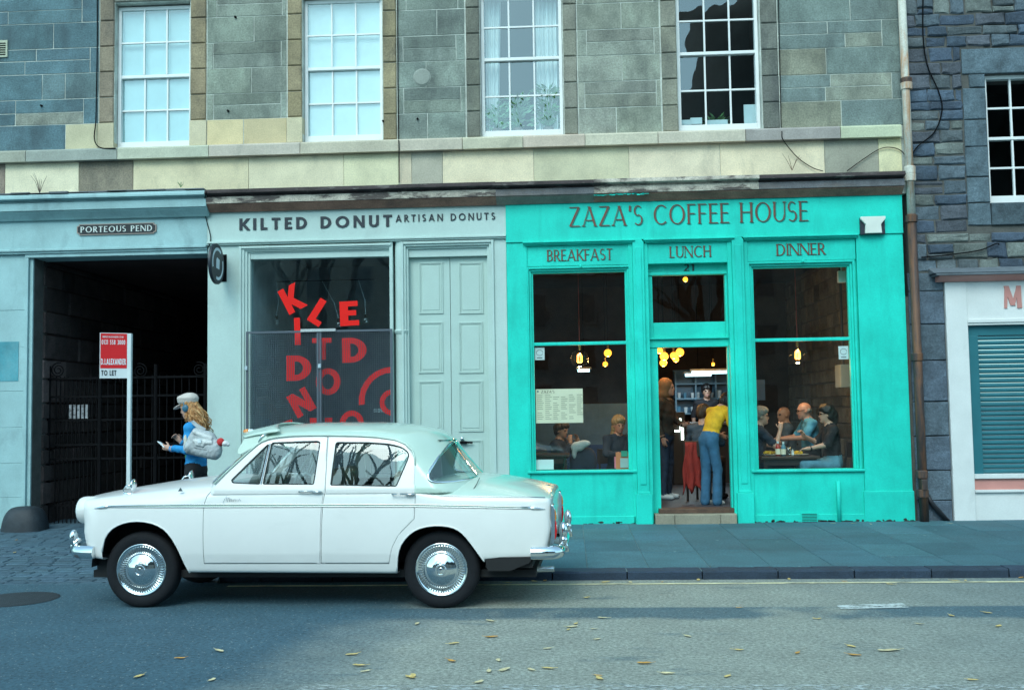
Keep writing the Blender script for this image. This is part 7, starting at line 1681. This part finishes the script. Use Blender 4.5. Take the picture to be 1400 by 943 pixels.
# curls: many twisted strands
hr = random.Random(3); o = MB(); o2 = MB()
for i in range(340):
    a = hr.uniform(-.5, 1.0); y0 = hr.uniform(-.075,.085); st = Vector(at(-.02-.065*hr.random(), y0, .05-.09*hr.random()))
    ln = hr.uniform(.18,.36); out = Vector((-hr.uniform(.15,1.25), (y0*2.2)+hr.uniform(-.1,.1), 0)); P = []; ph = hr.uniform(0,6.28); rr = hr.uniform(.018,.034); fr_ = hr.uniform(9,14)
    for k in range(15):
        u = k/14; P.append(st+out*ln*(1.0*u-.55*u*u)+Vector((rr*u*math.cos(ph+fr_*u*1.6), rr*u*math.sin(ph+fr_*u*1.6), -ln*(u**1.25)*.95)))
    (o if i % 3 else o2).tube(P, [.0065*(1-.5*k/14) for k in range(15)], 5)
for i in range(10):      # strands falling in front of the shoulder
    st = Vector(at(-.03+.03*hr.random(), .075+.01*hr.random(), -.02-.03*hr.random())); P = []; ph = hr.uniform(0,6.28); ln = hr.uniform(.08,.14)
    for k in range(10): u = k/9; P.append(st+Vector((.012*math.cos(ph+11*u)+.02*u, .012*math.sin(ph+11*u), -ln*u)))
    o.tube(P, [.007*(1-.5*k/9) for k in range(10)], 5)
gh = M('curly_ginger_hair', (.50,.24,.085), .5, var=.35, scale=25, local=True); gh2 = M('curly_blonde_hair', (.62,.38,.17), .5, var=.3, scale=25, local=True)
obj('curly_hair', o, gh, t, local=True, smooth=True); obj('curly_hair_highlights', o2, gh2, t, local=True, smooth=True); hair_cap(t, at, gh, .95, -.05, front=-.02, name='hair_roots')
# phone in the hand, paper cup bag; shoulder bag
wr = Vector(J['wrL']); obj('phone', MB().obox(Matrix.Translation(wr+Vector((.115,-.03,.045))) @ Matrix.Rotation(R(55),4,'Y') @ Matrix.Rotation(R(20),4,'X'), .010, .065, .13), m_paper, t, local=True, bevel=.004)
bagw = Vector(THING_W[t.name] @ Vector((-.19, .24, 1.19)))
bag = thing('shoulder_bag', 'silver grey shoulder bag slung behind the walking woman', 'bag', tuple(bagw), PI)
m_bag = M('silver_fabric', (.42,.45,.46), .45, var=.25, scale=7, fine=.1, bump=.6, bscale=18, local=True)
tilt = Matrix.Rotation(R(-14), 3, 'Y')
def bt(x, y, z): return tuple(tilt @ Vector((x, y, z)))
FW = [(1,.2,.6),(.3,.2,1),(1,.1,-.5)]
sdf_obj('bag_body', [cap(bt(-.15,0,-.10), bt(.15,0,-.11), .075, .070, 0, .02), cap(bt(-.13,0,-.01), bt(.14,0,.0), .072, .062, 0, .09), cap(bt(-.05,0,.08), bt(.12,0,.10), .052, .045, 0, .10), ell(bt(.16,.05,-.10), (.04,.05,.06), 0, .03)], m_bag, bag, .0075, FW, .0012)
sdf_obj('bag_flap', [cap(bt(-.08,.055,.07), bt(.13,.052,.09), .028, .026, 0, .02), cap(bt(-.10,.072,.01), bt(.10,.072,.0), .020, .018, 0, .06), cap(bt(-.02,.078,-.04), bt(.06,.078,-.04), .014, .014, 0, .05)], M('pale_silver_fabric', (.58,.60,.59), .45, var=.2, scale=9, bump=.5, bscale=20, local=True), bag, .007, FW, .0012)
obj('bag_seam', MB().tube([bt(-.20,.03,-.06), bt(-.08,.078,-.075), bt(.06,.078,-.08), bt(.20,.03,-.07)], .004, 5), plain('dark_seam', (.10,.11,.12), .7), bag, local=True)
sh_ = Vector((.11+.02, -.05, .40)); obj('bag_strap', MB().sweep([Vector(bt(.02,.03,.14)), Vector((.09,.02,.20)), Vector((.15,-.03,.235)), Vector((.21,-.09,.22)), Vector((.25,-.12,.16))], [(-.022,-.003),(.022,-.003),(.022,.003),(-.022,.003)], up=Vector((0,1,0))), m_bag, bag, local=True)
obj('strap', MB().tube([bt(.15,.03,.06), (.16,.03,.20), (.13,.0,.40)], .010, 6), m_bag, bag, local=True) if False else None
obj('red_pompom', MB().ellipsoid(bt(-.195,.03,.05), (.045,.04,.048), 14, 10), cloth('red_wool', (.50,.03,.03)), bag, local=True, smooth=True)
obj('white_plush', MB().ellipsoid(bt(-.25,.03,.045), (.045,.035,.032), 14, 10).ellipsoid(bt(-.285,.03,.04), (.025,.025,.022), 10, 8), cloth('white_plush', (.66,.68,.68)), bag, local=True, smooth=True)
obj('bag_buckle', MB().box(-.01,.03,-.0,.01,-.02,.03), m_paper, bag, local=True).location = bt(.02,.098,.01)

# ------------------------------------------------------------------ letting board
YT = -.95; tb = thing('letting_board', 'red and white letting board on a tall white post before the archway', 'sign', (PY(177, 700, YT).x, YT, zs_(YT)))
pt = PY(177, 456, YT); xo = PY(177, 560, YT).x
m_post = plain('white_timber_post', (.62,.68,.68), .6); m_bred = plain('board_red', (.70,.018,.022), .4, var=.04)
obj('post', MB().box(xo-.024, xo+.024, YT-.024, YT+.024, zs_(YT), pt.z), m_post, tb, bevel=.004)
ang = R(28)                      # the board swings out towards the street
L = .325; zt_, zm_, zb_ = PY(177, 455.5, YT).z, PY(177, 503.5, YT).z, PY(177, 517, YT).z
M4 = Matrix.Translation((xo-.026, YT-.01, 0)) @ Matrix.Rotation(ang, 4, 'Z')
def bp_(u, z, e=0): return M4 @ Vector((-u, -e, z))
def panel(u0, u1, z0, z1, e0, e1):
    o = MB(); pts = [bp_(u, z, e) for e in (e1, e0) for (u, z) in ((u1,z0),(u0,z0),(u0,z1),(u1,z1))]; return o.add(pts, [(0,1,2,3),(7,6,5,4),(0,4,5,1),(1,5,6,2),(2,6,7,3),(3,7,4,0)])
obj('board', panel(0, L, zb_, zt_, 0, .010), plain('board_white', (.72,.76,.76), .45), tb); obj('red_panel', panel(.008, L-.008, zm_, zt_-.008, .0105, .012), m_bred, tb)
def btext(s, u0, u1, z0, h, mat, T=.16, bold=None):
    o = MB(); text(o, s, 0, u1-u0, 0, h, 0, T, None, .14, .001); o.v = [tuple(bp_(u1-p[0], z0+p[2], .0135-p[1])) for p in o.v]; obj('board_lettering', o, mat, tb)
btext('WWW.DJALEXANDER.CO.UK'.replace('Y','I'), .05, L-.03, zt_-.062, .024, m_paper, .14); btext('0131 558 3000', .03, L-.02, zt_-.145, .058, m_paper, .16); btext('D.J.ALEXANDER', .02, L-.015, zm_+.045, .075, m_paper, .2); btext('TO LET', .13, L-.02, zb_+.035, .065, m_ltr, .2)

# ------------------------------------------------------------------ fallen leaves
m_lf = [plain('yellow_leaf', (.66,.48,.17), .7, var=.3, scale=30), plain('pale_leaf', (.66,.56,.32), .7, var=.3, scale=30), plain('orange_leaf', (.60,.30,.06), .7, var=.3, scale=30)]
leafp = [(1010,831),(803,817),(783,857),(787,853),(777,861),(811,860),(817,874),(748,887),(726,916),(749,914),(818,924),(819,928),(881,907),(913,921),(994,925),(491,910),(500,918),(560,926),(565,924),(617,904),(681,903),(690,916),(668,918),(655,933),(570,853),(670,849),(673,871),(824,845),(745,794),(828,796),(862,796),(905,796),(955,793),(1155,795),(1236,790),(1320,794),(1350,838),(1255,853),(1301,842),(1114,846),(1120,846),(1164,884),(1169,896),(1090,893),(1211,890),(1221,889),(1366,856),(1217,799),(1079,792),(770,718),(764,713),(1191,716),(1300,715),(1166,715),(1140,715),(695,797),(730,795),(20,753),(22,735),(28,724),(1306,794),(1396,790),(940,870),(1010,889),(620,880),(1330,930),(245,900),(290,930),(300,890),(190,925),(480,895)]
me_leaf = []
lr = random.Random(5)
for v in range(4):
    n = 10; P = [(0,0,0)]
    for i in range(n): a = 2*PI*i/n; r0 = .035*(1+.45*math.cos(a)**2)*(.75+.35*lr.random()); P.append((r0*math.cos(a), r0*.62*math.sin(a), .003+.004*lr.random()))
    b_ = MB().add(P, [(0, 1+i, 1+(i+1) % n) for i in range(n)]); b_.tube([(.04,0,.006),(.075,.006,.012)], .0016, 4); me_leaf.append(b_)
cache = {}
for i, (px, py) in enumerate(leafp):
    onp = py < 775 and px > 350; zz = .0
    p = PZ(px, py, 0.0)
    if p.y > KY+.02: zz = zp(min(p.y,0))+.002 if p.x > PAVE_X0 else zs_(min(p.y, 0))+.003; p = PZ(px, py, zz); zz = zp(p.y)+.002 if p.x > PAVE_X0 else zs_(p.y)+.003
    else: zz = .006
    k = (i % 4, 0 if lr.random() < .45 else (1 if lr.random() < .6 else 2))
    if k not in cache: cache[k] = me_leaf[k[0]].mesh('fallen_leaf'); cache[k].materials.append(m_lf[k[1]])
    o = bpy.data.objects.new('fallen_leaf', cache[k]); C.objects.link(o); s_ = lr.uniform(.5,1.0) if py > 730 else .6; o.scale = (s_, s_, s_*.8); o.rotation_euler = (0, 0, lr.uniform(0,6.28)); o.location = (p.x, min(p.y, -.02), zz)
    tag(o, {0:'small yellow fallen leaf lying on the street',1:'small pale fallen leaf lying on the street',2:'small orange fallen leaf lying on the street'}[k[1]], 'leaf', ['yellow fallen leaves','pale fallen leaves','orange fallen leaves'][k[1]])
# weeds on the cornice ledge
def weed(px, py, Y, label, n, h, mat):
    p = PY(px, py, Y); o = MB()
    for i in range(n):
        a = lr.uniform(-.9,.9); o.tube([tuple(p), (p.x+a*h*.35, Y+lr.uniform(-.03,.03), p.z+h*.6), (p.x+a*h*.7, Y-.02, p.z+h*lr.uniform(.7,1.1))], [.004,.003,.0015], 5)
    obj('weed', o, mat, label=label, cat='weed')
weed(54, 264, -.18, 'dry brown weed sprouting on the cornice above the archway', 6, .26, plain('dry_stem', (.10,.07,.06), .9)); weed(247, 256, -.2, 'small green weed on the cornice ledge near the round sign', 8, .07, m_leaf); weed(1083, 233, -.1, 'thin dry weed on the ledge above the coffee house sign', 4, .22, plain('brown_stem', (.16,.09,.05), .9))

# ------------------------------------------------------------------ across the street, seen only in reflections: a rocky hill and bare trees
hm = MB(); nx, ny = 60, 14; hr = random.Random(2); HV = []
for j in range(ny+1):
    for i in range(nx+1):
        u, v = i/nx, j/ny; x = -160+400*u; w_ = min(1, max(0, (x-4)/22)); w_ = w_*w_*(3-2*w_); pk = 4+66*w_*(1 if x < 90 else math.exp(-((x-90)/60)**2))
        HV.append((x, -80-70*v, -1+pk*(math.sin(v*PI/2)**.6)*(1+.12*math.sin(i*1.7)+.08*math.sin(i*.6+2))+hr.uniform(-.8,.8)*v))
hm.add(HV, [(j*(nx+1)+i, j*(nx+1)+i+1, (j+1)*(nx+1)+i+1, (j+1)*(nx+1)+i) for j in range(ny) for i in range(nx)])
obj('hill', hm, M('dark_rock', (.03,.04,.035), .95, var=.5, scale=.2, bump=0), kind='structure', label='dark craggy hill across the street', cat='hill', smooth=True)
def tree(x, y, H, seed, label):
    tr = random.Random(seed); t = thing('bare_tree', label, 'tree', (x, y, 0), group='bare trees across the street'); tk = MB(); br = MB()
    def grow(p, d, r0, L, lv):
        q = [p]; 
        for k in range(4): d = (d+Vector((tr.uniform(-.16,.16), tr.uniform(-.16,.16), tr.uniform(-.02,.10)))).normalized(); q.append(q[-1]+d*L/4)
        (tk if lv == 0 else br).tube(q, [r0*(1-.12*k) for k in range(5)], 6 if lv < 2 else 4)
        if lv >= 4: return
        for k in range(3 if lv < 3 else 2):
            nd_ = (d+Vector((tr.uniform(-1,1), tr.uniform(-1,1), tr.uniform(-.1,.6)))*.75).normalized(); grow(q[tr.choice((2,3,4,4))], nd_, r0*.55, L*tr.uniform(.62,.8), lv+1)
    grow(Vector((x,y,0)), Vector((0,0,1)), .28, H*.36, 0); obj('trunk', tk, m_bark, t, smooth=True); obj('crown', br, m_bark, t, smooth=True)
m_bark = M('dark_bark', (.035,.030,.026), .9, var=.3)
for i, (x, y, H) in enumerate(((-6.8,-16.4,10),(-3.4,-17.2,10.5),(4.5,-17,10),(11,-18,10.5),(-12.5,-18,10))): tree(x, y, H, 11+i, ['bare tree left of the middle across the street','bare tree in the middle across the street','bare tree right of the middle across the street','bare tree farthest right across the street','bare tree farthest left across the street'][i])

m_thw = [M('far_stone_%d' % i, c, .9, var=.2, scale=.6) for i, c in enumerate(((.30,.28,.25),(.36,.32,.26),(.26,.26,.24),(.34,.29,.24),(.28,.28,.27)))]
m_thf = plain('far_window_frame', (.22,.22,.21), .6); m_slate = M('slate_roof', (.05,.055,.06), .8, var=.3, scale=1); m_farg = plain('far_window_glass', (.03,.04,.045), .1)
for i in range(5):
    x0 = -48+i*19.2; w = 18.9; H = (10.5, 12, 9.5, 11.5, 10)[i]; y = -47
    t = thing('terrace_house', 'stone terrace house across the street, %s of the five' % ('leftmost', 'second from the left', 'middle one', 'second from the right', 'rightmost')[i], 'building', (x0+w/2, y, 0), group='terrace across the street')
    obj('wall', MB().box(x0, x0+w, y-9, y, -.02, H), m_thw[i], t); obj('roof', MB().prism_yz([(y+.3,H),(y-4.5,H+2.2),(y-9.3,H)], x0-.0, x0+w), m_slate, t)
    for r_ in range(3):
        for c_ in range(6):
            a = x0+1.4+c_*2.9; z = 1.0+r_*(H-1.2)/3
            wo = obj('window', MB().box(a, a+1.25, y-.02, y+.06, z, z+2.0), m_thf, t); obj('pane', MB().box(a+.12, a+1.13, y+.055, y+.075, z+.12, z+1.88), m_farg, wo)
